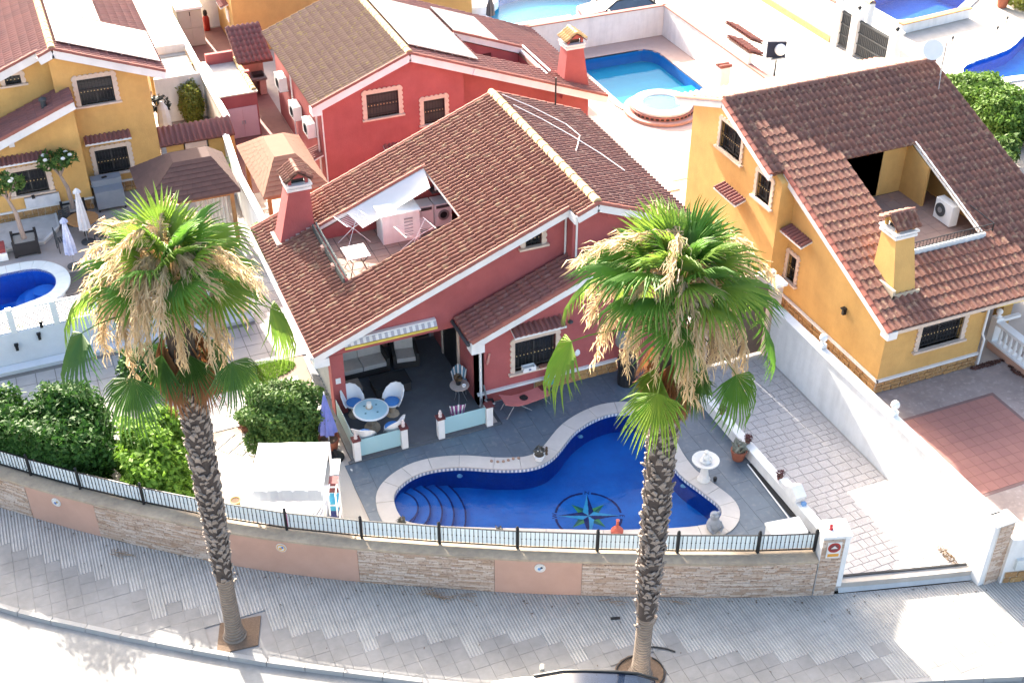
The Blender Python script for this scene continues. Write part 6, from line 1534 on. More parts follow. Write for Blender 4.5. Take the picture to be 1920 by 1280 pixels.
t = thing('coffee_table','low dark rattan coffee table in front of the sofa','coffee table',(8.7,31.0,Z)); mb = MB(); mb.box(8.15,9.3,30.6,31.3,.4,.72); mb.build('base',M_RATTAN,t); mb = MB(); mb.box(8.12,9.33,30.57,31.33,.725,.745); mb.build('glass_top',mat('smoked_glass',(.03,.035,.04),rough=.08),t)
# side table with chairs
t = thing('side_table','small round stone-topped side table right of the patio opening','side table',(10.52,29.42,Z)); mb = MB(); mb.lathe((10.52,29.42,Z),[(.30,.68),(.31,.70),(.31,.72),(.02,.72)],20); mb.build('tabletop',mat('mosaic_top',(.42,.34,.30),(.33,.27,.24),nscale=15),t)
for a in range(3):
    mb = MB(); mb.tube([(10.52+.24*math.cos(a*2.09),29.42+.24*math.sin(a*2.09),Z),(10.52+.1*math.cos(a*2.09),29.42+.1*math.sin(a*2.09),Z+.4),(10.52+.22*math.cos(a*2.09),29.42+.22*math.sin(a*2.09),Z+.69)],.013,5); mb.build('leg',M_SILV,t)
t = thing('plant_pot','small dark plant pot on the stone-topped side table','plant pot',(10.5,29.46,Z+.72)); mb = MB(); mb.lathe((10.5,29.46,Z+.72),[(.07,0),(.1,.14),(.105,.16)],10); mb.build('pot',M_BLACK,t); leaves(60,(10.5,29.46,Z+.98),(.13,.13,.12),.06,mat('leaf_brown',(.10,.06,.03)),'foliage',t,seed=50)
t = thing('ashtray','little white dish on the stone-topped side table','dish',(10.6,29.3,Z+.72)); mb = MB(); mb.lathe((10.62,29.28,Z+.72),[(.05,0),(.07,.06),(.05,.03)],10); mb.build('dish',M_PLAST,t)
def bistro(label, x, y, rz, m):
    t = thing('bistro_chair', label, 'chair', (x,y,Z))
    for sx in (-.17,.17):
        for sy in (-.17,.17): mb = MB(); mb.tube([(sx,sy,0),(sx*.9,sy*.9,.42)],.012,5); mb.build('leg',M_SILV,t,local=True)
    mb = MB(); mb.lathe((0,0,.42),[(.22,0),(.23,.04),(.02,.05)],14); mb.build('seat',m,t,local=True)
    for i in range(9):
        a = math.pi/2+(-1.1+2.2*i/8); mb = MB(); top = .92-.14*abs(i-4)/4; mb.bar((.2*math.cos(a),.2*math.sin(a),.46),(.27*math.cos(a),.27*math.sin(a),top),.05,.018,up=(math.cos(a),math.sin(a),0)); mb.build('back_slat', m if i%2 else M_PLAST, t, local=True)
    t.rotation_euler = (0,0,rz); return t
bistro('blue and white striped round-back chair behind the small side table', 10.72, 29.95, R(-10), mat('stripe_blue',(.12,.30,.42)))
bistro('purple and white striped chair just behind the right glass panel', 10.1, 28.52, R(170), mat('stripe_purple',(.30,.08,.25)))
# salmon sun lounger
t = thing('sun_lounger','faded salmon folding sun lounger below the front window','sun lounger',(12.4,28.4,.3)); M_SAL = mat('salmon_fabric',(.50,.16,.145),(.44,.135,.125),rough=.85,nscale=3)
fnL = lambda x,y,z: (11.55+x*1.0+y*.0, 28.12+x*.13+y, .3+z)
prof = [(0,.62),(.18,.52),(.45,.40),(.75,.36),(1.2,.36),(1.62,.38)]
mb = MB(); vs = [fnL(x,0,z) for x,z in prof]+[fnL(x,.56,z) for x,z in prof]+[fnL(x,0,z-.03) for x,z in prof]+[fnL(x,.56,z-.03) for x,z in prof]; n = len(prof)
mb.add(vs,[f for i in range(n-1) for f in ((i,i+1,n+i+1,n+i),(2*n+i+1,2*n+i,3*n+i,3*n+i+1),(i+1,i,2*n+i,2*n+i+1),(n+i,n+i+1,3*n+i+1,3*n+i))]); mb.build('sling',M_SAL,t)
for y in (.02,.54):
    mb = MB(); mb.tube([fnL(x,y,z-.03) for x,z in prof],.014,6); mb.build('side_rail',M_SILV,t)
    for a,b in (((.30,.40),(.05,0)),((.55,.36),(.95,0)),((1.35,.36),(1.62,0))): mb = MB(); mb.tube([fnL(a[0],y,a[1]),fnL(b[0],y,b[1])],.014,6); mb.build('leg',M_SILV,t)
t = thing('sun_hat','black sun hat lying on the salmon lounger','hat',fnL(.75,.3,.37)); mb = MB(); mb.lathe(fnL(.78,.3,.365),[(.14,0),(.14,.012),(.08,.02),(.075,.08),(.02,.09)],14); mb.build('hat',M_BLACK,t)
t = thing('towel','dark folded towel at the foot of the salmon lounger','towel',fnL(1.5,.45,.4)); mb = MB(); mb.cbox(fnL(1.5,.42,.405),(.14,.22,.05),rz=.2); mb.build('cloth',mat('dark_red_cloth',(.10,.02,.02)),t)
t = thing('garden_hose_reel','teal green covered reel on a stand in front of the wing wall','hose reel',(13.35,28.85,.3)); mb = MB(); mb.lathe((13.35,28.85,.62),[(.02,0),(.14,.06),(.17,.25),(.15,.42),(.06,.5),(.02,.52)],14,1,.6); mb.build('cover',mat('teal_cover',(.10,.42,.36),(.08,.35,.30),nscale=8),t,smooth=True); mb = MB(); mb.bar((13.35,28.85,.3),(13.35,28.85,.64),.05); mb.bar((13.2,28.85,.32),(13.5,28.85,.32),.04); mb.build('stand',M_BLACK,t)
t = thing('storage_box','open white box with a printed mark on the front window sill','box',(12.72,29.02,1.25)); mb = MB(); mb.box(12.52,12.95,28.98,29.0,1.252,1.42); mb.box(12.52,12.95,29.16,29.18,1.252,1.42); mb.box(12.52,12.54,29.0,29.16,1.252,1.42); mb.box(12.93,12.95,29.0,29.16,1.252,1.42); mb.box(12.54,12.93,29.0,29.16,1.252,1.27); mb.build('box',M_PLAST,t); mb = MB(); mb.box(12.7,12.78,28.974,28.979,1.30,1.37); mb.build('mark',mat('mark_blue',(.08,.12,.22)),t)
t = thing('book','brown tray beside the white box on the front window sill','tray',(13.2,29.05,1.25)); mb = MB(); mb.box(13.1,13.4,29.0,29.14,1.252,1.30); mb.build('tray',mat('brown_tray',(.28,.12,.08)),t)
t = thing('wall_plaque','small white ceramic ornament on the wing wall right of the window','wall ornament',(14.3,29.1,1.5)); mb = MB(); mb.lathe((14.45,29.12,1.30),[(.04,0),(.10,.06),(.09,.16),(.04,.24)],10,1,.4); mb.build('ornament',M_PLAST,t)
mb = MB(); mb.tube([(11.35,29.12,1.85),(11.36,29.1,1.95),(11.4,29.1,2.12),(11.42,29.1,2.25)],[.03,.05,.03,.04],7); o = mb.build('gecko_ornament', mat('gecko',(.62,.30,.25)), None, smooth=True); tag(o,'small pinkish lizard ornament on the red wing wall near the downpipe','wall ornament')
t = thing('wall_lamp','grey oval lamp on the wing wall beside the window canopy','wall lamp',(14.2,29.1,2.75)); mb = MB(); mb.ball((14.15,29.08,2.72),.09,8,.6); mb.build('lamp',M_DKGREY,t,smooth=True)
t = thing('weight_bench','grey metal parts and pipes leaning in the corner beside the downpipe','metal parts',(11.3,28.85,.3))
for a,b in (((11.05,28.9,.3),(11.05,28.9,.75)),((11.3,28.95,.3),(11.2,29.08,1.1)),((11.4,28.8,.3),(11.15,28.85,.7)),((11.05,28.75,.55),(11.45,28.75,.55))): mb = MB(); mb.tube([a,b],.03,6); mb.build('bar',M_SILV,t)
mb = MB(); mb.cbox((11.35,28.9,.5),(.2,.15,.2)); mb.build('weight',M_BLACK,t)
# covered barbecue behind the right palm
t = thing('barbecue','black barbecue with a grey lid behind the right palm','barbecue',(15.9,28.4,.3)); mb = MB(); mb.lathe((15.9,28.4,.3),[(.30,0),(.30,.75),(.33,.85),(.33,.95)],14); mb.build('body',M_BLACK,t); mb = MB(); mb.lathe((15.9,28.4,1.25),[(.33,0),(.32,.1),(.22,.22),(.03,.27)],16); mb.build('lid',M_BLACK,t,smooth=True); mb = MB(); mb.lathe((15.95,28.75,1.6),[(.3,0),(.32,.05),(.3,.4),(.02,.45)],14); mb.build('hood',mat('hood_grey',(.25,.27,.26)),t,smooth=True)
# closed parasol, pot, stand base
t = thing('parasol','closed violet blue parasol beside the patio corner','parasol',(6.12,28.95,.3)); M_PAR = mat('parasol_violet',(.20,.23,.55),(.15,.18,.46),rough=.9,nscale=5)
mb = MB(); n = 16
for z,r in ((.95,.30),(1.25,.25),(1.6,.18),(1.95,.11),(2.25,.05),(2.38,.015)):
    for k in range(n): a = 2*math.pi*k/n; q = r*(1 if k%2 else .72); mb.v.append((6.12+q*math.cos(a),28.95+q*math.sin(a),z))
for i in range(5):
    for k in range(n): mb.f.append((i*n+k,i*n+(k+1)%n,(i+1)*n+(k+1)%n,(i+1)*n+k))
mb.build('canopy',M_PAR,t); mb = MB(); mb.tube([(6.12,28.95,.35),(6.12,28.95,2.45)],.02,6); mb.build('pole',M_PLAST,t)
t = thing('plant_pot','round terracotta pot under the closed violet parasol','plant pot',(6.12,28.95,.3)); mb = MB(); mb.lathe((6.12,28.95,.29),[(.24,0),(.30,.3),(.34,.42),(.30,.42),(.28,.3)],18); mb.build('pot',M_TERRA,t,smooth=True); mb = MB(); mb.lathe((6.12,28.95,.6),[(.29,0),(.29,.01)],16); mb.build('soil',M_SOIL,t)
t = thing('umbrella_stand','round black umbrella stand beside the white canopy','umbrella stand',(6.18,28.5,.3)); mb = MB(); mb.lathe((6.16,28.45,.3),[(.27,0),(.27,.05),(.22,.09),(.06,.11),(.05,.3),(.02,.3)],20); mb.build('base',M_BLACK,t,smooth=True)
# white day bed canopy
DB = thing('canopy_daybed','white fabric canopy day bed on four posts by the street fence','day bed',(4.5,26.5,.3)); DA = R(-21.2); cD, sD = math.cos(DA), math.sin(DA)
def D(x,y,z): return (4.45+cD*x-sD*y, 26.52+sD*x+cD*y, z)
def dpoly(pts): return [D(*p) for p in pts]
mb = MB(); N_ = 10; vs = []
for i in range(N_+1):
    for j in range(N_+1):
        x, y = -1+2*i/N_, -1+2*j/N_; vs.append(D(x,y,2.12+.05*math.cos(x*1.5)*math.cos(y*1.5)-.025*abs(math.sin((x+1)*3.3))))
mb.add(vs,[(i*(N_+1)+j,(i+1)*(N_+1)+j,(i+1)*(N_+1)+j+1,i*(N_+1)+j+1) for i in range(N_) for j in range(N_)]); mb.build('canopy',M_CLOTH,DB,smooth=True,fixn=False)
mb = MB(); n = 20
for (a,b) in (((-1,-1),(.98,-1)),((-1,1),(-1,-1))):
    vs = []
    for i in range(n+1):
        t_ = i/n; x = a[0]+(b[0]-a[0])*t_; y = a[1]+(b[1]-a[1])*t_; w = .006*math.sin(i*1.7)
        vs += [D(x+(w if a[0]==b[0] else 0),y+(w if a[1]==b[1] else 0),2.12),D(x+(w*2 if a[0]==b[0] else 0),y+(w*2 if a[1]==b[1] else 0)-.03,1.74+.006*math.sin(i*.9))]
    mb.add(vs,[(2*i,2*i+1,2*i+3,2*i+2) for i in range(n)])
mb.build('valance',mat('grey_canvas',(.46,.46,.47),(.42,.42,.43),rough=.95),DB,fixn=False)
for sx in (-.97,.97):
    for sy in (-.97,.97): mb = MB(); mb.bar(D(sx,sy,.3),D(sx,sy,2.1),.07); mb.build('post',M_PLAST,DB)
for a,b in (((-.97,-.97),(.97,-.97)),((.97,-.97),(.97,.97)),((.97,.97),(-.97,.97)),((-.97,.97),(-.97,-.97))): mb = MB(); mb.bar(D(*a,2.07),D(*b,2.07),.06); mb.build('top_rail',M_PLAST,DB)
mb = MB(); mb.add(dpoly([(-.9,-.9,.62),(.9,-.9,.62),(.9,.85,.62),(-.9,.85,.62),(-.9,-.9,.36),(.9,-.9,.36),(.9,.85,.36),(-.9,.85,.36)]),[(0,1,2,3),(7,6,5,4),(0,4,5,1),(1,5,6,2),(2,6,7,3),(3,7,4,0)]); mb.build('mattress',mat('sheet_grey',(.62,.63,.65),(.56,.57,.60),rough=.95,nscale=6),DB)
for k in range(3): mb = MB(); mb.bar(D(.2+.2*k,-.88,.64),D(.95,.3+.15*k,.66),.03); mb.build('tie_cord',M_PLAST,DB)
t = thing('pool_float','magenta inflatable lying on the white day bed','pool float',D(-.35,-.75,.65)); mb = MB(); mb.tube([D(-.62,-.72,.80),D(-.35,-.74,.84),D(-.05,-.72,.80)],[.15,.17,.14],10); mb.tube([D(-.6,-.9,.74),D(-.05,-.9,.74)],.10,8); mb.build('body',mat('magenta_vinyl',(.50,.03,.30),(.42,.02,.25),rough=.3),t,smooth=True)
t = thing('towel_rack','white rack hung with bright towels at the corner of the day bed','rack',D(1.15,-.55,.3))
for y in (-1.0,-.2): mb = MB(); mb.bar(D(1.12,y,.3),D(1.12,y,1.95),.04); mb.bar(D(1.32,y,.3),D(1.32,y,1.9),.04); mb.build('upright',M_PLAST,t)
for z in (.75,1.15,1.5,1.9): mb = MB(); mb.bar(D(1.12,-1,z),D(1.12,-.2,z),.03); mb.bar(D(1.32,-1,z),D(1.32,-.2,z),.03); mb.build('rung',M_PLAST,t)
mb = MB(); mb.add(dpoly([(1.1,-.2,1.95),(1.34,-.2,1.95),(1.34,.45,1.95),(1.1,.45,1.95)]),[(0,1,2,3)]); mb.build('shelf',M_SILV,t)
for k,(y0,y1,z,m,l) in enumerate(((-.55,-.25,1.92,mat('towel_maroon',(.22,.06,.06)),'maroon and white patterned towel on the rack by the day bed'),(-.85,-.5,1.52,mat('towel_cyan',(.10,.52,.72)),'bright cyan striped towel on the rack by the day bed'),(-1.02,-.7,1.17,mat('towel_navy',(.03,.04,.16)),'navy towel with red print on the rack by the day bed'))):
    q = thing('towel', l, 'towel', D(1.22,y0,z), 'towels on the rack'); mb = MB(); mb.add(dpoly([(1.09,y0,z),(1.35,y0,z),(1.35,y1,z+.01),(1.09,y1,z+.01),(1.09,y0-.03,z-.3),(1.35,y0-.03,z-.3)]),[(0,1,2,3),(4,5,1,0)]); mb.build('cloth',m,q)
    mb = MB(); mb.add(dpoly([(1.09,y0-.012,z-.08),(1.35,y0-.012,z-.08),(1.35,y0-.02,z-.14),(1.09,y0-.02,z-.14)]),[(0,1,2,3)]); mb.build('stripe',M_PLAST if k < 2 else mat('towel_red',(.4,.06,.06)),q)
# stepping slabs, gravel, tiled path
sheet('gravel', [(1.8,26.4),(3.5,25.3),(6.1,24.1),(6.35,28.0),(6.2,28.6),(5.9,30.9),(3.0,31.0),(1.9,28.5)], .287, mat('white_gravel',(.55,.51,.45),(.42,.38,.33),rough=.95,nscale=35,bump=.8,bscale=90), (), .02)
PATH = sheet('garden_path', [(2.4,30.6),(5.9,30.6),(6.6,32.8),(6.6,34.3),(2.4,32.9)], .288, mat('path_joint',(.24,.17,.12)), (), .02)
M_SLAB = mat('white_slab',(.60,.57,.53),(.52,.49,.46),rough=.85,nscale=3,pt=.4,stain=.15)
for i in range(6):
    for j in range(3): mb = MB(); x, y = 2.45+i*.62, 31.05+j*.62; mb.box(x,x+.59,y,y+.59,.285,.305+.003*((i+j)%2)); mb.build('path_slab',M_SLAB,PATH)
for i in range(5): mb = MB(); mb.cbox((3.15+i*.36,30.55-i*.25,.297),(.30,.95,.02),rz=R(-52)); mb.build('path_slab',M_SLAB,PATH)
PG = sheet('tiled_path', [(-6,33.9),(6.6,33.9),(6.6,40),(5.5,40),(5.5,36.6),(-6,36.6)], .286, mat('tile_joint_dark',(.20,.19,.18)), (), .02)
M_PT = mat('grey_path_tile',(.44,.42,.41),(.37,.355,.345),rough=.85,nscale=2.5,pt=.5,stain=.2); me = None; rest = MB(); q = 0
for i in range(22):
    for j in range(11):
        x, y = -6+i*.61+(.0), 33.95+j*.60
        if y > 36.0 and x < 5.4: continue
        if x > 6.2: continue
        if me is None: mb = MB(); mb.box(0,.585,0,.575,-.01,.012); o = mb.build('path_tile',M_PT,PG,local=True); me = o.data
        else: o = link_mesh('path_tile',me,None,PG)
        o.location = (x,y,.29)
# ------------------------------------------------------------------ poolside pots, fountain, statues
def pot(label, x, y, z, r, h, plant=None, m=M_TERRA, group=None, name='plant_pot', cat='plant pot', lm=None, seed=1):
    t = thing(name, label, cat, (x,y,z), group)
    mb = MB(); mb.lathe((x,y,z),[(r*.7,0),(r*.95,h*.7),(r*1.05,h*.85),(r*1.05,h),(r*.85,h),(r*.8,h*.8)],14); mb.build('pot', m, t, smooth=True)
    mb = MB(); mb.lathe((x,y,z+h*.82),[(r*.82,0),(r*.82,.01)],12); mb.build('soil', M_SOIL, t)
    if plant: leaves(plant[0],(x,y,z+h+plant[1]*.6),(plant[1],plant[1],plant[1]),plant[2],lm or M_LM,'foliage',t,seed=seed,aspect=.25)
    return t
M_DK = mat('succulent',(.10,.10,.08),(.07,.065,.06)); M_RB = mat('red_brown_pot',(.17,.06,.045),(.13,.045,.035)); M_RL = mat('rosette_maroon',(.11,.035,.035),(.08,.03,.03))
pot('white bowl with a dark succulent on the pool coping at its waist', 11.75,25.98,.335,.17,.2,(60,.17,.10),M_PLAST,lm=M_DK,seed=60)
t = thing('statuette','little dark bird figure beside the white succulent bowl','statuette',(12.05,26.1,.335)); mb = MB(); mb.lathe((12.05,26.12,.335),[(.05,0),(.03,.06),(.05,.14),(.03,.2),(.045,.25),(.01,.3)],8); mb.build('figure',mat('bronze',(.12,.08,.05)),t,smooth=True)
for k in range(6):
    x = 10.4+k*.16; o = thing('sea_shell','small brown sea shell in the row on the pool coping','sea shell',(x,26.32-.12*k,.335),'sea shells on the pool coping'); mb = MB(); mb.lathe((x,26.45-.05*k-.06*math.sin(k),.337),[(.045,0),(.05,.025),(.02,.06)],7); mb.build('shell',mat('shell_brown',(.36,.24,.18),(.28,.18,.13)),o)
# bird bath fountain
t = thing('fountain','white stone bird bath fountain with a small cherub beside the pool','fountain',(15.85,23.4,.3)); M_WS = mat('white_stone',(.70,.68,.64),(.60,.58,.54),rough=.8,nscale=8,bump=.2); fx, fy = 15.84,23.3
mb = MB(); mb.lathe((fx,fy,.33),[(.20,0),(.20,.05),(.15,.1),(.12,.3),(.10,.52),(.14,.6)],16); mb.build('pedestal',M_WS,t,smooth=True)
mb = MB(); mb.lathe((fx,fy,.93),[(.08,0),(.28,.08),(.40,.14),(.40,.18),(.36,.18),(.25,.11),(.02,.09)],24); mb.build('bowl',M_WS,t,smooth=True)
mb = MB(); mb.lathe((fx,fy,1.02),[(.16,0),(.17,.06),(.1,.12),(.11,.2),(.07,.26),(.05,.29)],10); mb.ball((fx,fy,1.38),.075,8); mb.tube([(fx-.1,fy-.03,1.24),(fx-.16,fy-.08,1.16),(fx-.08,fy-.13,1.12)],.03,6); mb.tube([(fx+.1,fy-.03,1.24),(fx+.16,fy-.08,1.16),(fx+.08,fy-.13,1.12)],.03,6); mb.build('cherub',M_WS,t,smooth=True)
t = thing('spotlight','small black spotlight beside the fountain foot','spotlight',(16.1,23.1,.34)); mb = MB(); mb.lathe((16.12,23.12,.34),[(.05,0),(.06,.12),(.04,.14)],8); mb.build('lamp',M_BLACK,t)
pot('big round terracotta pot with a grey cactus at the foot of the low terrace wall', 17.28,23.75,.3,.24,.36,(90,.2,.13),M_TERRA,lm=mat('cactus_grey',(.22,.22,.17)),seed=61)
for k,(v,l) in enumerate(((25.35,'farthest from the street'),(23.85,'just behind the big terracotta pot'),(22.1,'nearest the white electrical box'))):
    pot('small maroon rosette pot on the low terrace wall, '+l, 17.63,v,.72,.09,.14,(40,.12,.08),M_RB,'small pots on the low terrace wall',lm=M_RL,seed=62+k)
t = thing('electrical_box','white peaked electrical box on the low terrace wall','electrical box',(17.63,21.3,.72)); mb = MB(); mb.poly([(21.05,.72),(21.55,.72),(21.6,.95),(21.3,1.15),(21.0,.95)],[],lambda a,b,d:(17.45-d,a,b),.34); mb.build('box',M_WHITE,t); mb = MB(); mb.box(17.50,17.76,21.6,21.95,.72,.88); mb.build('step',M_WHITE,t); mb = MB(); mb.box(17.6,17.72,20.86,20.96,.72,.82); mb.build('socket',mat('socket_blue',(.15,.3,.55)),t)
t = thing('pool_pole','long white pool cleaning pole lying against the low terrace wall','pool pole',(17.3,22,.31)); mb = MB(); mb.tube([(17.40,23.4,.33),(17.22,20.2,.33)],.022,6); mb.build('pole',M_PLAST,t)
mb = MB(); mb.bar((17.48,23.4,.302),(17.42,20.1,.302),.16,.02); o = mb.build('drain_channel',M_BLACK,None); tag(o,'dark drain channel along the foot of the low terrace wall','drain')
t = thing('storage_chest','white low storage chest in the corner of the terrace by the street fence','storage chest',(16.6,20.2,.3)); mb = MB(); mb.cbox((16.68,20.28,.52),(.95,.55,.42),rz=R(-8)); mb.build('chest',M_PLAST,t); mb = MB(); mb.cbox((16.68,20.28,.76),(1.02,.62,.06),rz=R(-8)); mb.build('lid',M_PLAST,t)
# frog-like grey statue, terracotta jar, little pots along the street edge of the pool
t = thing('garden_statue','blue-grey stone frog statue at the right end of the pool','statue',(15.15,21.45,.335)); M_GS = mat('grey_statue',(.26,.29,.33),(.20,.22,.26),rough=.8,nscale=10,bump=.3); gx, gy = 15.05,21.38
mb = MB(); mb.lathe((gx,gy,.335),[(.15,0),(.20,.08),(.21,.2),(.16,.34),(.11,.42),(.14,.5),(.13,.58),(.06,.64)],14); mb.ball((gx-.08,gy-.05,.98),.05,6); mb.ball((gx+.08,gy-.05,.98),.05,6); mb.tube([(gx-.16,gy-.05,.62),(gx-.2,gy-.16,.48),(gx-.1,gy-.2,.38)],.045,7); mb.tube([(gx+.16,gy-.05,.62),(gx+.2,gy-.16,.48),(gx+.1,gy-.2,.38)],.045,7); mb.build('figure',M_GS,t,smooth=True)
t = thing('terracotta_jar','round terracotta jar with a tall neck on the pool coping by the fence','jar',(12.4,22.15,.335)); mb = MB(); mb.lathe((12.45,22.2,.335),[(.09,0),(.17,.1),(.18,.2),(.10,.3),(.045,.36),(.04,.55),(.055,.58)],14); mb.build('jar',mat('jar_red',(.42,.10,.07),(.36,.085,.06)),t,smooth=True)
pot('small grey cactus bowl on the coping at the left end of the pool', 7.05,24.85,.335,.11,.13,(40,.12,.09),mat('grey_pot',(.35,.33,.30)),lm=M_DK,seed=70)
pot('small pale cactus bowl on the coping midway along the street side of the pool', 9.45,23.52,.335,.10,.12,(30,.10,.08),mat('grey_pot',(.35,.33,.30)),lm=M_DK,seed=71)
pot('yellow straw-coloured bowl on the white gravel near the left palm', 2.95,27.6,.3,.16,.16,None,mat('straw_bowl',(.50,.36,.13)))
# ------------------------------------------------------------------ on the red house's roof terrace
FT = 3.345
t = thing('patio_table','white perforated square table behind the roof terrace railing','table',(8.6,33.6,FT)); mb = MB()
for i in range(8): mb.box(8.25+i*.095,8.25+i*.095+.06,33.15,33.95,FT+.70,FT+.72); mb.box(8.23,9.0,33.15+i*.108,33.15+i*.108+.05,FT+.715,FT+.73)
mb.build('tabletop',M_PLAST,t)
for a,b in ((8.3,33.2),(8.95,33.2),(8.3,33.9),(8.95,33.9)): mb = MB(); mb.tube([(a,b,FT),(8.62+(a-8.62)*.5,33.55+(b-33.55)*.5,FT+.4),(a,b,FT+.7)],.018,5); mb.build('leg',M_BLACK,t)
def rack(label, x, y, rz, w=.9):
    t = thing('drying_rack', label, 'drying rack', (x,y,FT)); 
    for s in (-1,1):
        mb = MB(); mb.tube([(-w/2,s*.3,0),(0,s*.02,.55),(-w/2,-s*.3,.95)],.012,5); mb.tube([(w/2,s*.3,0),(0,s*.02,.55),(w/2,-s*.3,.95)],.012,5); mb.build('leg',M_PLAST,t,local=True)
    for k in range(9): mb = MB(); y_ = -.4+k*.1; mb.tube([(-w/2,y_,.95),(w/2,y_,.95)],.007,4); mb.build('wire',M_PLAST,t,local=True)
    for s in (-1,1): mb = MB(); mb.tube([(s*w/2,-.42,.95),(s*w/2,.42,.95)],.012,5); mb.build('side_bar',M_PLAST,t,local=True)
    t.rotation_euler = (0,0,rz); return t
rack('white wire drying rack against the roof terrace wall by the chimney', 9.05,35.3,R(15)); rack('folding white wire drying rack in the middle of the roof terrace', 10.75,33.9,R(10),1.1)
t = thing('storage_cupboard','tall white louvred cupboard on the roof terrace','cupboard',(10.6,34.9,FT)); mb = MB(); mb.box(9.9,11.2,34.75,35.45,FT,FT+1.05); mb.build('body',M_WHITE,t)
for k in range(6):
    mb = MB(); mb.box(10.65,10.95,34.72,34.745,FT+.20+k*.12,FT+.25+k*.12); mb.build('louvre',M_SILV,t)
mb = MB(); mb.box(9.85,11.25,34.7,35.5,FT+1.05,FT+1.10); mb.build('top',M_WHITE,t)
t = thing('shade_sail','white fabric shade sheet stretched over the back corner of the roof terrace','shade sail',(10.5,35.5,5)); mb = MB()
A=[(9.0,35.85,4.2),(11.8,35.85,5.3),(11.7,35.0,5.0),(9.3,35.0,4.0)]; n = 6; vs=[]
for i in range(n+1):
    for j in range(n+1):
        u_,v_=i/n,j/n; p=[(1-u_)*(1-v_)*A[0][k]+u_*(1-v_)*A[1][k]+u_*v_*A[2][k]+(1-u_)*v_*A[3][k] for k in range(3)]; p[2]-=.18*math.sin(u_*math.pi)*math.sin(v_*math.pi); vs.append(p)
mb.add(vs,[(i*(n+1)+j,(i+1)*(n+1)+j,(i+1)*(n+1)+j+1,i*(n+1)+j+1) for i in range(n) for j in range(n)]); mb.build('cloth',M_CLOTH,t,smooth=True,fixn=False)
t = thing('washing_machine','white front-loading washing machine in the dark niche of the roof terrace','washing machine',(12.2,35.5,FT)); mb = MB(); mb.box(11.9,12.5,35.2,35.8,FT,FT+.85); mb.build('body',M_PLAST,t); ring = lambda r: [(12.2+r*math.cos(a),FT+.43+r*math.sin(a)) for a in np.linspace(0,6.283,21)[:-1]]
mb = MB(); mb.poly(ring(.20),[ring(.13)],FV(35.16),.04); mb.build('door_ring',M_SILV,t); mb = MB(); mb.poly(ring(.14),[],FV(35.18),.02); mb.build('door_glass',M_PANE,t); mb = MB(); mb.box(11.95,12.45,35.18,35.2,FT+.70,FT+.80); mb.build('control_panel',M_DKGREY,t)
t = thing('tumble_dryer','white dryer beside the washing machine in the roof terrace niche','dryer',(11.6,35.5,FT)); mb = MB(); mb.box(11.3,11.86,35.25,35.8,FT,FT+.85); mb.build('body',M_PLAST,t); mb = MB(); mb.box(11.35,11.8,35.22,35.25,FT+.7,FT+.8); mb.build('control_panel',M_DKGREY,t)
t = thing('laundry_shelf','dark shelf with bottles above the washing machine','shelf',(12.6,35.3,FT+1.2)); mb = MB(); mb.box(11.9,13.3,35.45,35.85,FT+1.15,FT+1.2); mb.build('board',M_DKGREY,t)
for k in range(5): mb = MB(); mb.lathe((12.1+k*.2,35.6,FT+1.2),[(.05,0),(.05,.16),(.02,.2),(.02,.25)],8); mb.build('bottle',(M_PLAST,M_TERRA,M_SILV)[k%3],t)
t = thing('pot_row','row of tiny pale pots along the front edge of the roof terrace','plant pots',(8.5,32.4,FT))
for k in range(9): mb = MB(); mb.lathe((8.15+k*.16,32.45,FT),[(.06,0),(.07,.35),(.075,.38)],7); mb.build('pot',mat('pale_pot',(.55,.33,.27)) if k%2 else M_PLAST,t)
# right house terrace: air conditioner
t = thing('air_conditioner','white outdoor air conditioner standing on the right yellow house terrace','air conditioner',(28.3,29.4,3.4)); mb = MB(); mb.box(28.05,28.9,29.3,29.62,3.45,4.2); mb.build('casing',M_PLAST,t); mb = MB(); mb.poly([(28.35+.24*math.cos(a),3.85+.24*math.sin(a)) for a in np.linspace(0,6.283,25)[:-1]],[],FV(29.27),.03); mb.build('fan_grille',M_DKGREY,t); mb = MB(); mb.poly([(28.35+.1*math.cos(a),3.85+.1*math.sin(a)) for a in np.linspace(0,6.283,25)[:-1]],[],FV(29.255),.02); mb.build('fan_hub',M_SILV,t)
t.location = (28.0,28.9,3.4); t.rotation_euler = (0,0,R(-90)); 
for c in t.children: pass
# ------------------------------------------------------------------ right lot
RL = sheet('stamped_paving', [(21.15,17.2),(30,14.9),(30,24.8),(21.15,24.8)], .288, mat('stamped_concrete',(.36,.29,.26),(.28,.225,.21),rough=.85,nscale=2.5,c3=(.42,.35,.31),stain=.25,bump=.3,bscale=12), (), .02)
PTN = sheet('tile_patch', [(22.86,19.55),(26.52,19.55),(26.52,23.40),(22.86,23.40)], .296, mat('patch_border',(.20,.12,.11)), (), .01)
M_PP = mat('red_paving_tile',(.34,.16,.13),(.29,.135,.115),rough=.85,nscale=3,pt=.5,stain=.15); me = None
for i in range(10):
    for j in range(10):
        if me is None: mb = MB(); mb.box(0,.335,0,.355,-.005,.008); o = mb.build('paving_tile',M_PP,PTN,local=True); me = o.data
        else: o = link_mesh('paving_tile',me,None,PTN)
        o.location = (22.98+i*.342,19.66+j*.363,.297)
BL = thing('balustrade','white turned balustrade on a salmon kerb at the right edge','balustrade',(28.15,23.5,.3))
mb = MB(); mb.box(28.02,28.32,20.5,25.5,.28,.55); mb.build('kerb',M_SALM,BL); mb = MB(); mb.box(28.0,28.34,20.5,25.5,.55,.62); mb.build('base_rail',M_PLAST,BL); mb = MB(); mb.box(28.02,28.32,20.5,25.35,1.28,1.38); mb.build('hand_rail',M_PLAST,BL); me = None; o0 = worg(BL)
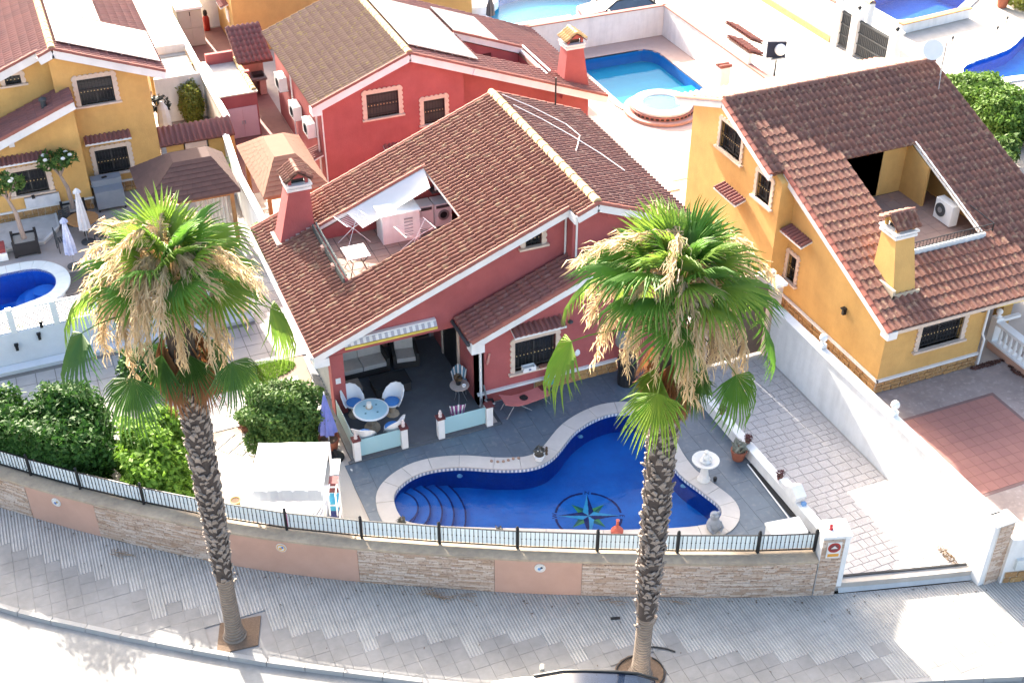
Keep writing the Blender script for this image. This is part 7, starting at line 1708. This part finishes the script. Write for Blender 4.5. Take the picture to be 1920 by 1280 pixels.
for i in range(20):
    v = 20.7+i*.235
    if me is None: mb = MB(); mb.lathe((0,0,0),[(.055,0),(.055,.05),(.035,.09),(.065,.22),(.05,.36),(.03,.5),(.05,.58),(.05,.66)],10); o = mb.build('baluster',M_PLAST,BL,smooth=True,local=True); me = o.data
    else: o = link_mesh('baluster',me,None,BL)
    o.location = Vector((28.17,v,.62))-o0
mb = MB(); mb.box(28.02,28.32,25.35,25.6,.55,1.5); mb.build('newel',M_PLAST,BL); mb = MB(); mb.lathe((28.17,25.47,1.5),[(.12,0),(.05,.06),(.04,.1)],10); mb.ball((28.17,25.47,1.70),.11); mb.build('finial',M_PLAST,BL,smooth=True); mb = MB(); mb.box(28.3,29.1,25.4,25.55,1.28,1.38); mb.build('hand_rail',M_PLAST,BL)
t = thing('leaf_litter','dark drift of dry leaves at the foot of the balustrade','leaf litter',(27.3,24.6,.3)); M_LIT = mat('dry_leaf',(.12,.05,.035),(.08,.035,.025)); leaves(260,(27.35,24.65,.33),(.75,.1,.03),.05,M_LIT,'leaves',t,seed=80,up=1); leaves(160,(28.0,24.0,.33),(.14,.4,.03),.05,M_LIT,'leaves',t,seed=81,up=1)
t = thing('leaf_litter','tangle of dry brown twigs on the sunlit driveway by the wall','leaf litter',(20.3,18.2,.3)); leaves(180,(20.45,18.05,.34),(.12,.38,.05),.06,mat('dry_twig',(.26,.15,.06),(.16,.09,.04)),'twigs',t,seed=82,aspect=.12)
for k,(u,v,l) in enumerate(((7.0,22.35,'heap of dry palm debris against the stone wall section between the salmon panels'),(11.3,20.35,'small brown palm scrap at the wall foot left of the right palm'),(12.9,19.65,'dry twig scraps at the wall foot right of the right palm'),(-.6,27.2,'dry palm stem lying on the pavement at far left'))):
    t = thing('palm_litter', l, 'palm litter', (u,v,0), 'dry palm scraps on the pavement'); g = random.Random(k+5); m_ = MB()
    for i in range(26 if k == 0 else 9):
        a = g.uniform(-.5,.5)+(-.4); L = g.uniform(.12,.5 if k in (0,3) else .25); x = u+g.gauss(0,.3 if k == 0 else .16); y = v+g.gauss(0,.06)-(x-u)*.5; z = .02+g.random()*.04
        m_.tube([(x,y,z),(x+L*.5*math.cos(a),y+L*.5*math.sin(a),z+.03),(x+L*math.cos(a),y+L*math.sin(a),z)],.009,4)
    m_.build('stems', mat('litter_brown',(.33,.23,.15),(.20,.13,.085)), t)
mb = MB(); mb.cbox((11.2,19.75,.02),(.25,.07,.03),rz=-.3); o = mb.build('bark_scrap',M_BLACK,None); tag(o,'little black scrap lying on the pavement left of the right palm','debris')
g_ = np.random.default_rng(77); LT = MB()
for i in range(220):
    u_ = g_.uniform(-4,21); v_ = wv(u_)-.06-abs(g_.normal())*(.35 if i < 150 else 1.6)
    if v_ < kv(u_)+.1: continue
    a_ = g_.uniform(0,3.1); s_ = g_.uniform(.012,.05); LT.add([(u_-s_*math.cos(a_),v_-s_*math.sin(a_),.012),(u_+s_*.4*math.sin(a_),v_-s_*.4*math.cos(a_),.016),(u_+s_*math.cos(a_),v_+s_*math.sin(a_),.012),(u_-s_*.4*math.sin(a_),v_+s_*.4*math.cos(a_),.02)],[(0,1,2,3)])
o = LT.build('leaf_scraps', mat('litter_dark',(.14,.095,.065),(.07,.05,.04)), None, kind='stuff', fixn=False); tag(o,'scattered dry leaf scraps along the foot of the street wall','litter')
# ------------------------------------------------------------------ cars
def car(label, loc, rz, m, glass_roof=True):
    t = thing('parked_car', label, 'car', (0,0,0)); L, W = 4.2, 1.75
    prof = [(-2.1,.55,.72),(-2.05,.30,.80),(-1.5,.22,.85),(1.6,.22,.85),(2.05,.30,.80),(2.1,.55,.72),(2.0,.80,.78),(1.2,.93,.84),(.65,.98,.80),(-1.2,1.0,.80),(-1.9,.95,.80)]
    mb = MB(); n = len(prof); mb.add([(x,-w,z) for x,z,w in prof]+[(x,w,z) for x,z,w in prof],[(i,(i+1)%n,n+(i+1)%n,n+i) for i in range(n)]+[tuple(range(n-1,-1,-1)),tuple(range(n,2*n))])
    bd = mb.build('body',m,t,local=True,smooth=True); bv = bd.modifiers.new('bevel','BEVEL'); bv.width=.09; bv.segments=3; bv.limit_method='ANGLE'; bv.angle_limit=R(20)
    cab = [(.95,.94),(.25,1.38),(-.25,1.45),(-1.0,1.44),(-1.45,1.36),(-1.95,.98)]
    nn = len(cab); mb = MB(); wi_ = lambda z: .79-(z-.94)*.42
    mb.add([(x,-wi_(z),z) for x,z in cab]+[(x,wi_(z),z) for x,z in cab],[(i,i+1,nn+i+1,nn+i) for i in range(nn-1)]+[tuple(range(nn-1,-1,-1)),tuple(range(nn,2*nn))])
    cb = mb.build('cabin',mat('car_glass',(.015,.025,.05),rough=.06,spec=.8),t,local=True,smooth=True); bv = cb.modifiers.new('bevel','BEVEL'); bv.width=.05; bv.segments=3
    if not glass_roof:
        mb = MB(); mb.box(-1.3,.1,-.56,.56,1.43,1.465); r_ = mb.build('roof',m,t,local=True); bv = r_.modifiers.new('bevel','BEVEL'); bv.width=.03; bv.segments=2
    for s in (-1,1):
        mb = MB(); mb.tube([(.98,s*.80,.95),(.27,s*.615,1.40),(-.25,s*.585,1.455),(-1.0,s*.59,1.45),(-1.48,s*.625,1.37),(-2.0,s*.80,.97)],.035,6); mb.build('roof_rail',M_BLACK,t,local=True,smooth=True)
        mb = MB(); mb.cbox((.78,s*.98,1.02),(.12,.2,.13)); q = mb.build('mirror',mat('mirror_grey',(.30,.29,.26)),t,local=True); bv = q.modifiers.new('bevel','BEVEL'); bv.width=.03; bv.segments=2
        for x in (-1.3,1.3):
            mb = MB(); mb.lathe((0,0,0),[(.2,-.1),(.31,-.1),(.33,-.06),(.33,.06),(.31,.1),(.2,.1)],20); w = mb.build('wheel',M_BLACK,t,local=True); w.rotation_euler=(R(90),0,0); w.location=(x,s*.76,.33)
            mb = MB(); mb.lathe((0,0,.1 if s < 0 else -.1),[(.2,-.015),(.2,.015),(.02,.02)],14); mb.build('rim',M_SILV,w,local=True)
        mb = MB(); mb.cbox((2.0,s*.55,.66),(.12,.32,.14)); mb.build('headlight',mat('headlight',(.6,.62,.65),rough=.1),t,local=True); mb = MB(); mb.cbox((-2.06,s*.6,.75),(.08,.25,.16)); mb.build('tail_light',mat('tail_light',(.35,.02,.02),rough=.2),t,local=True)
    t.location = loc; t.rotation_euler = (0,0,rz); return t
car('white car parked at the kerb, only its roof showing at the bottom edge', (8.75,17.1,-.13), R(180-25), mat('car_white',(.78,.78,.78),var=.02,rough=.25,coat=.6))
car('dark red car parked behind the back boundary wall near the top edge', (29.7,56.6,.28), R(170), mat('car_red',(.20,.03,.05),var=.05,rough=.3,coat=.6), False)
# ------------------------------------------------------------------ left neighbour's terrace and side alley
sheet('left_terrace', [(-8,37.2),(6.6,37.2),(6.9,44),(6.9,47.9),(-8,47.9)], .283, mat('terrace_stone',(.42,.37,.34),(.37,.325,.30),rough=.85,nscale=3,stain=.15), [offset_loop(LP_IN,.2)], .02)
t = thing('timber_decking','strip of dark grey decking beside the small left pool','decking',(.4,41.5,.3))
for i in range(8): mb = MB(); mb.box(-.25,3.2,40.6+i*.2,40.78+i*.2,.29,.34); mb.build('deck_board',mat('deck_grey',(.10,.09,.085),(.075,.068,.065),nscale=6,pt=.4),t)
t = thing('low_platform','pale stone platform with a chamfered corner beside the left planter','platform',(-.8,45.8,.3)); mb = MB(); mb.prism([(-2.8,44.6),(-.6,44.7),(.05,45.6),(.05,46.7),(-2.8,46.7)],.28,.45); mb.build('slab',mat('pale_slab',(.55,.54,.53)),t); mb = MB()
for a,b in (((-2.8,44.6),(-.6,44.7)),((-.6,44.7),(.05,45.6)),((.05,45.6),(.05,46.7))): mb.bar((*a,.44),(*b,.44),.08,.06)
mb.build('edging',M_TRIM,t)
t = thing('grill_cover','grey fabric-covered box beside the left yellow house wall','covered grill',(2.05,47.0,.3)); mb = MB(); mb.box(1.65,2.75,46.35,47.3,.42,1.15); mb.build('cover',mat('grey_cover',(.24,.26,.29),(.21,.23,.26),nscale=4,rough=.9),t); mb = MB(); mb.box(1.62,2.78,46.9,47.4,1.15,1.4); mb.build('lid_cover',mat('grey_cover',(.24,.26,.29)),t); mb = MB(); mb.cbox((2.15,47.1,1.42),(.2,.1,.04),rz=.3); mb.build('strap',M_BLACK,t)
for (x,y) in ((1.7,46.4),(2.7,46.4),(1.7,47.25),(2.7,47.25)): mb = MB(); mb.box(x-.03,x+.03,y-.03,y+.03,.3,.42); mb.build('caster',M_BLACK,t)
def closed_parasol(label, x, y, h, m):
    t = thing('parasol', label, 'parasol', (x,y,.3)); mb = MB(); n = 16
    for z,r in ((.9,.24),(1.4,.2),(h-.5,.13),(h-.15,.08),(h-.1,.17),(h,.10),(h+.08,.02)):
        for k in range(n): a = 2*math.pi*k/n; q = r*(1 if k%2 else .7); mb.v.append((x+q*math.cos(a),y+q*math.sin(a),z))
    for i in range(6):
        for k in range(n): mb.f.append((i*n+k,i*n+(k+1)%n,(i+1)*n+(k+1)%n,(i+1)*n+k))
    mb.build('canopy',m,t); mb = MB(); mb.tube([(x,y,.3),(x,y,h)],.022,6); mb.build('pole',M_SILV,t); mb = MB(); mb.lathe((x,y,.3),[(.24,0),(.24,.06),(.05,.1)],14); mb.build('base',M_DKGREY,t)
closed_parasol('closed white parasol over the dining table by the left palm', .95,44.2,2.55,mat('parasol_white',(.66,.64,.64),(.58,.56,.57)))
closed_parasol('closed white and blue parasol beside the rounded end of the left pool', .25,42.6,2.3,mat('parasol_pale_blue',(.60,.62,.70),(.16,.22,.45),nscale=3))
t = thing('dining_table','round wooden garden table beside the closed parasol at left','table',(.95,44.8,.3)); mb = MB(); mb.lathe((.95,44.75,.3),[(.58,.70),(.6,.74),(.02,.74)],20); mb.build('tabletop',M_WOOD,t); mb = MB(); mb.tube([(.95,44.75,.3),(.95,44.75,1.0)],.06,8); mb.build('pedestal',M_BLACK,t)
for k,(x,y,rz_,l) in enumerate(((.45,45.35,.5,'dark slatted chair between the garden table and the planter'),(.05,44.0,1.7,'dark slatted chair beside the nearer closed parasol at left'),(1.5,43.8,3.6,'dark slatted chair at the garden table next to the palm crown'))):
    t = thing('garden_chair', l, 'chair', (x,y,.3), 'dark chairs at the left garden table')
    for sx in (-.22,.22):
        for sy in (-.2,.2): mb = MB(); mb.box(sx-.02,sx+.02,sy-.02,sy+.02,0,.44 if sy < 0 else .9); mb.build('leg',M_DKGREY,t,local=True)
    for i in range(5): mb = MB(); mb.box(-.22,.22,-.2+i*.09,-.2+i*.09+.07,.42,.45); mb.build('seat_slat',M_DKGREY,t,local=True)
    for i in range(5): mb = MB(); mb.box(-.2,.2,.19,.21,.5+i*.085,.5+i*.085+.06); mb.build('back_slat',M_DKGREY,t,local=True)
    t.rotation_euler = (0,0,rz_)
t = thing('outdoor_sofa','white outdoor seat with a red cushion at the left edge','outdoor seat',(-2.3,44.6,.3)); mb = MB(); mb.box(-3.2,-1.95,44.0,44.75,.3,.62); mb.build('base',M_PLAST,t); mb = MB(); mb.box(-3.2,-1.98,44.05,44.7,.62,.78); mb.build('cushion',mat('red_cushion',(.30,.05,.05)),t)
t = thing('wall_plant','dark hanging wall planter beside the grey covered grill','wall planter',(3.4,47.6,.8)); mb = MB(); mb.lathe((3.4,47.62,.75),[(.06,0),(.1,.2),(.11,.35)],8); mb.build('pot',M_BLACK,t)
# shingle gazebos
def hip_gazebo(label, x0,x1,y0,y1,ze,zr, rx0,rx1,ry0,ry1, m, posts, curtain=None):
    t = thing('gazebo', label, 'gazebo', ((x0+x1)/2,(y0+y1)/2,.3))
    A=[(x0,y0,ze),(x1,y0,ze),(x1,y1,ze),(x0,y1,ze)]; B=[(rx0,ry0,zr),(rx1,ry0,zr),(rx1,ry1,zr),(rx0,ry1,zr)]
    mb = MB(); mb.add(A+B+[(x,y,z-.08) for x,y,z in A],[(0,1,5,4),(1,2,6,5),(2,3,7,6),(3,0,4,7),(4,5,6,7),(0,8,9,1),(1,9,10,2),(2,10,11,3),(3,11,8,0),(11,10,9,8)]); r_ = mb.build('roof',m,t)
    # courses of shingle strips on each slope
    for k in range(4):
        a,b,c,d = [Vector(p) for p in (A[k],A[(k+1)%4],B[(k+1)%4],B[k])]; S_ = ((c+d)/2-(a+b)/2); L_ = S_.length; n = max(3,int(L_/.2)); nn_ = (b-a).cross(S_).normalized()
        if nn_.z < 0: nn_ = -nn_
        sh = MB(); g = random.Random(k)
        for i in range(n):
            p = a.lerp(d,i/n); q = b.lerp(c,i/n); p2 = a.lerp(d,(i+1)/n); q2 = b.lerp(c,(i+1)/n); W_ = (q-p).length; mcount = max(1,int(W_/.34))
            for j in range(mcount):
                s0,s1 = j/mcount,(j+1)/mcount-.006; P_=[p.lerp(q,s0),p.lerp(q,s1),p2.lerp(q2,s1),p2.lerp(q2,s0)]; h = .018+g.uniform(0,.005)
                sh.add([tuple(P_[0]+nn_*h),tuple(P_[1]+nn_*h),tuple(P_[2]+nn_*.006),tuple(P_[3]+nn_*.006),tuple(P_[0]),tuple(P_[1])],[(0,1,2,3),(4,5,1,0)])
        sh.build('shingle',m,r_,kind='stuff')
    for (x,y) in posts: mb = MB(); mb.box(x-.07,x+.07,y-.07,y+.07,.3,ze-.08); mb.build('post',M_WOOD,t)
    for a,b in (((x0+.25,y0+.25),(x1-.25,y0+.25)),((x1-.25,y0+.25),(x1-.25,y1-.25)),((x0+.25,y1-.25),(x1-.25,y1-.25)),((x0+.25,y0+.25),(x0+.25,y1-.25))): mb = MB(); mb.bar((*a,ze-.17),(*b,ze-.17),.1,.16); mb.build('beam',M_WOOD,t)
    if curtain:
        mb = MB(); n = 40; c0,c1,cy = curtain; vs=[]
        for i in range(n+1): x = c0+(c1-c0)*i/n; y = cy+.05*math.sin(i*1.3); vs += [(x,y,ze-.25),(x,y,.35)]
        mb.add(vs,[(2*i,2*i+1,2*i+3,2*i+2) for i in range(n)]); mb.build('curtain',mat('cream_curtain',(.66,.62,.56),(.60,.56,.50),trans=.2),t,fixn=False)
    return t
hip_gazebo('timber gazebo with a dark brown shingle roof in front of the left yellow house', 3.05,6.6,41.95,45.3,2.5,3.35, 4.5,5.9,43.4,44.3, mat('dark_shingle',(.10,.056,.048),(.075,.043,.038),rough=.95,nscale=5,pt=.5), [(3.4,42.3),(6.3,42.3),(6.3,45.0),(3.4,45.0)], (4.95,6.15,42.35))
hip_gazebo('garden shelter with a pinkish brown shingle roof behind the chimney of the pool house', 7.25,9.75,41.0,45.6,2.5,3.3, 8.1,8.9,42.5,44.4, mat('pink_shingle',(.235,.115,.075),(.20,.10,.066),rough=.95,nscale=4,pt=.4), [(7.5,41.3),(9.45,41.3),(9.45,45.2),(7.5,45.2)])
t = thing('ridge_cap','white bench and tools stored in the shadow behind the pink shelter','stored things',(7.2,45.2,.3)); mb = MB(); mb.lathe((7.1,45.9,.3),[(.25,0),(.3,.5),(.25,.6)],12); mb.build('tub',M_PLAST,t); mb = MB(); mb.cbox((7.15,46.6,.7),(.5,.5,.6)); mb.build('crate',M_DKGREY,t)
# side alley of the left house, seen between the roofs
sheet('alley_paving', [(4.6,48.2),(7.4,48.2),(7.4,58),(4.6,58)], .282, mat('alley_gravel',(.40,.33,.30),(.34,.28,.26),nscale=12), (), .02)
sheet('red_alley', [(7.65,45.6),(10.55,45.6),(10.55,64),(7.6,64)], .283, mat('alley_tile',(.32,.15,.12),(.28,.13,.11),nscale=5,stain=.2), (), .02)
t = thing('garden_umbrella','white cover and dark folded parasol at the corner of the left yellow house','covered parasol',(5.2,51.5,.3)); mb = MB(); mb.lathe((5.3,51.6,.9),[(.25,0),(.3,.4),(.22,1.0),(.05,1.3)],10); mb.build('cover',mat('cover_white',(.62,.62,.62)),t); leaves(160,(5.2,52.0,1.9),(.5,.4,.35),.12,mat('dark_foliage',(.02,.025,.02)),'fringe',t,seed=90)
t = thing('white_bench','white plastic bench and side tables along the left yellow house wall','bench',(4.95,50,.3)); mb = MB(); mb.box(4.6,5.0,48.6,49.5,.3,1.0); mb.box(4.6,5.0,50.0,50.9,.3,.8); mb.build('unit',M_PLAST,t); mb = MB(); mb.tube([(5.3+.25*math.cos(a),48.7+.25*math.sin(a),.75) for a in np.linspace(0,6.28,13)],.02,5); mb.build('hoop',M_PLAST,t)
t = thing('storage_shed','cream double-door storage shed in the red-floored alley at the top','shed',(8.45,62.3,.3)); M_SH = mat('shed_cream',(.50,.44,.34),(.46,.40,.31)); mb = MB(); mb.box(7.85,9.05,61.9,63.6,.3,2.2); mb.build('body',M_SH,t)
for i in (0,1):
    for j in (0,1): mb = MB(); mb.box(7.88+i*.585,8.45+i*.585,61.86,61.9,.35+j*.92,1.24+j*.92); mb.build('door_panel',M_SH,t)
mb = MB(); mb.prism([(7.8,61.82),(9.1,61.82),(9.1,63.7),(7.8,63.7)],2.2,2.32); mb.build('roof',M_PLAST,t); mb = MB(); mb.box(8.43,8.47,61.83,61.86,1.9,2.1); mb.build('latch',M_BLACK,t)
t = thing('fire_extinguisher','red canister with a black head beside the cream shed','canister',(9.5,63.8,.3)); mb = MB(); mb.lathe((9.5,63.8,.3),[(.16,0),(.17,.05),(.17,.65),(.1,.78)],12); mb.build('cylinder',mat('red_paint',(.40,.03,.02),rough=.35),t,smooth=True); mb = MB(); mb.lathe((9.5,63.8,1.08),[(.09,0),(.12,.1),(.1,.25),(.02,.3)],10); mb.build('head',M_BLACK,t)
sheet('back_wall_alley', [(9.1,64.2),(10.3,64.2),(10.3,64.4),(9.1,64.4)], 2.6, M_WHITE, (), 2.4)
t = thing('waste_bin','black bin with a pale bag at the corner of the top yellow house','bin',(9.9,57.0,.3)); mb = MB(); mb.box(9.6,10.1,56.7,57.2,.3,1.2); mb.build('bin',M_BLACK,t); mb = MB(); mb.ball((9.9,57.2,1.35),.3,8,.6); mb.build('bag',M_PLAST,t,smooth=True)
t = thing('slatted_skylight','white walled yard roof with grey slatted panels beside the left solar panels','yard roof',(6.3,56,.3))
for q in (53.5,57.2): mb = MB(); mb.box(5.35,7.4,q,q+.2,.3,2.4); mb.build('wall',M_WHITE,t)
for i in range(7): mb = MB(); mb.box(5.6,7.3,54.0+i*.45,54.38+i*.45,2.0,2.05); mb.build('slat',mat('slat_grey',(.30,.30,.29),(.25,.25,.24)),t)
for i in range(6): mb = MB(); mb.box(5.6,7.3,58.0+i*.5,58.42+i*.5,2.0,2.05); mb.build('slat',mat('slat_grey',(.30,.30,.29)),t)
t = thing('wall_panel','yellow side wall panel and white lintel behind the alley parasol','wall',(6.2,54.5,.3)); mb = MB(); mb.box(5.4,7.4,55.6,55.75,.3,2.0); mb.build('panel',M_YEL,t); mb = MB(); mb.bar((5.6,53.6,2.0),(7.4,53.9,2.0),.07); mb.build('lintel',M_PLAST,t)
# ------------------------------------------------------------------ upper right
t = thing('street_lamp','lamp with a white globe on a black frame at the lane corner','street lamp',(33.4,47.2,.3)); mb = MB(); mb.tube([(33.4,47.2,.3),(33.4,47.2,1.3)],.04,8); mb.build('post',M_BLACK,t); mb = MB(); mb.cbox((33.4,47.3,1.7),(.9,.12,.8),rz=R(-22)); mb.build('panel',mat('panel_navy',(.02,.025,.05)),t); mb = MB(); mb.ball((33.5,47.1,1.75),.28,12); mb.build('globe',M_PLAST,t,smooth=True); mb = MB(); mb.box(33.1,33.9,47.1,47.25,1.25,1.32); mb.build('bracket',M_SILV,t)
TR2 = thing('tile_canopy','short terracotta tile canopy on the far side of the lane wall','canopy',(33.0,49.5,.3)); P0 = Vector((33.5,48.6,1.5)); S = Vector((-1,0,.45)); r_ = roof_slab(TR2, P0, (0,1,0), S, 2.4, .8, (), .06); tile_roof(r_, P0, (0,1,0), S, 2.4, .8, M_EDGE, course=.4, seed=41); mb = MB(); mb.box(32.6,32.85,48.6,51.0,.3,1.6); mb.build('wall',M_WHITE,TR2)
sheet('lane', [(31.3,44),(38.4,44),(38.4,75),(31.3,75)], .284, mat('lane_concrete',(.55,.52,.47),(.50,.47,.43),stain=.1), (), .02)
mb = MB(); mb.box(38.38,38.47,49.9,66,.28,.62); o = mb.build('wall_plinth', mat('ochre_plinth',(.50,.34,.15),(.36,.23,.10),nscale=6), None); o.parent = bpy.data.objects['lane']
for u_ in (35.3,36.9): mb = MB(); mb.box(u_,u_+.05,46,75,.285,.289); mb.build('lane_joint', M_DKGREY, bpy.data.objects['lane'])
sheet('pool_deck', [(22.9,41),(31.0,41),(31.0,54.1),(22.9,54.1)], .285, mat('salmon_deck',(.46,.33,.29),(.42,.30,.265),nscale=4), [offset_loop(TP_IN,.15)], .02)
sheet('green_court', [(23.9,39.9),(25.6,39.9),(25.9,42.0),(24.4,42.0)], .289, mat('artificial_turf',(.28,.29,.15),(.24,.25,.13)), (), .02)
ST = thing('slatted_walk','row of white concrete slabs beside the green court','stepping slabs',(23.6,41,.3))
for i in range(6): mb = MB(); mb.box(23.05+.0*i,23.85,39.2+i*.62,39.75+i*.62,.28,.33); mb.build('slab',M_WHITE,ST)
t = thing('planter_bowl','terracotta bowl with spiky plants beside the big bush','plant pot',(36.7,35.2,.3)); mb = MB(); mb.lathe((36.8,35.1,.3),[(.35,0),(.5,.3),(.55,.42),(.5,.42),(.45,.3)],18); mb.build('bowl',M_TERRA,t,smooth=True); leaves(120,(36.8,35.1,1.05),(.4,.4,.35),.16,M_LM,'foliage',t,seed=95,aspect=.2)
wall_run('garden_wall','low white wall with a tile foot right of the big bush', [(40.6,40.5),(39.4,36.0),(38.6,32.5)], .25, .3, 1.3, M_WHITE, 'flat')
wall_run('pool_wall','long orange-topped low wall of the royal blue pool', [(42.4,49.5),(47.2,50.0)], .3, .3, .8, M_WHITE, 'flat', mat('orange_coping',(.55,.30,.12)))
for k,(x,y,l) in enumerate(((44.0,47.3,'nearest the pool wall'),(47.0,47.5,'middle of the white terrace'),(48.4,48.4,'at the right edge of the white terrace'))):
    t = thing('garden_spotlight','small dark spike light, '+l,'garden light',(x,y,.3),'spike lights on the white terrace'); mb = MB(); mb.tube([(x,y,.3),(x,y,.6)],.02,5); mb.lathe((x,y,.58),[(.05,0),(.07,.12),(.02,.16)],8); mb.build('light',M_DKGREY,t)
for k,(x,y,l) in enumerate(((49.9,50.5,'terracotta urn nearest the royal blue pool'),(52.2,49.5,'large terracotta urn with yellow plants at the top right'))): pot(l,x,y,.3,.35,.7,(70,.4,.16),M_TERRA,'terracotta urns at the top right',lm=M_LY,seed=96+k)
t = thing('patio_awning','red awning cloth at the top right corner','awning',(54,52,2)); mb = MB(); mb.add([(52.5,51.2,2.2),(56,51.8,2.2),(56,53.5,2.6),(52.5,53,2.6)],[(0,1,2,3)]); mb.build('cloth',mat('awning_red',(.45,.10,.07)),t); mb = MB(); mb.tube([(52.5,51.2,.3),(52.5,51.2,2.2)],.04,6); mb.tube([(56,51.8,.3),(56,51.8,2.2)],.04,6); mb.build('pole',M_PLAST,t)
closed_parasol('closed grey parasol by the turquoise rippled pool at the top edge', 23.3,58.6,2.1,mat('parasol_grey',(.12,.11,.11)))
t = thing('metal_gate','tall grey slatted gate at the top edge behind the dark red car','gate',(32,57.8,.3))
for i in range(7): mb = MB(); mb.box(31.45+i*.16,31.58+i*.16,57.7,57.75,.35,2.2); mb.build('slat',M_DKGREY,t)
wall_run('boundary_wall', 'white wall between the dark red car and the turquoise rippled pool', [(22.9,57.0),(27.2,57.0)], .2, .3, .8, M_WHITE, 'flat')
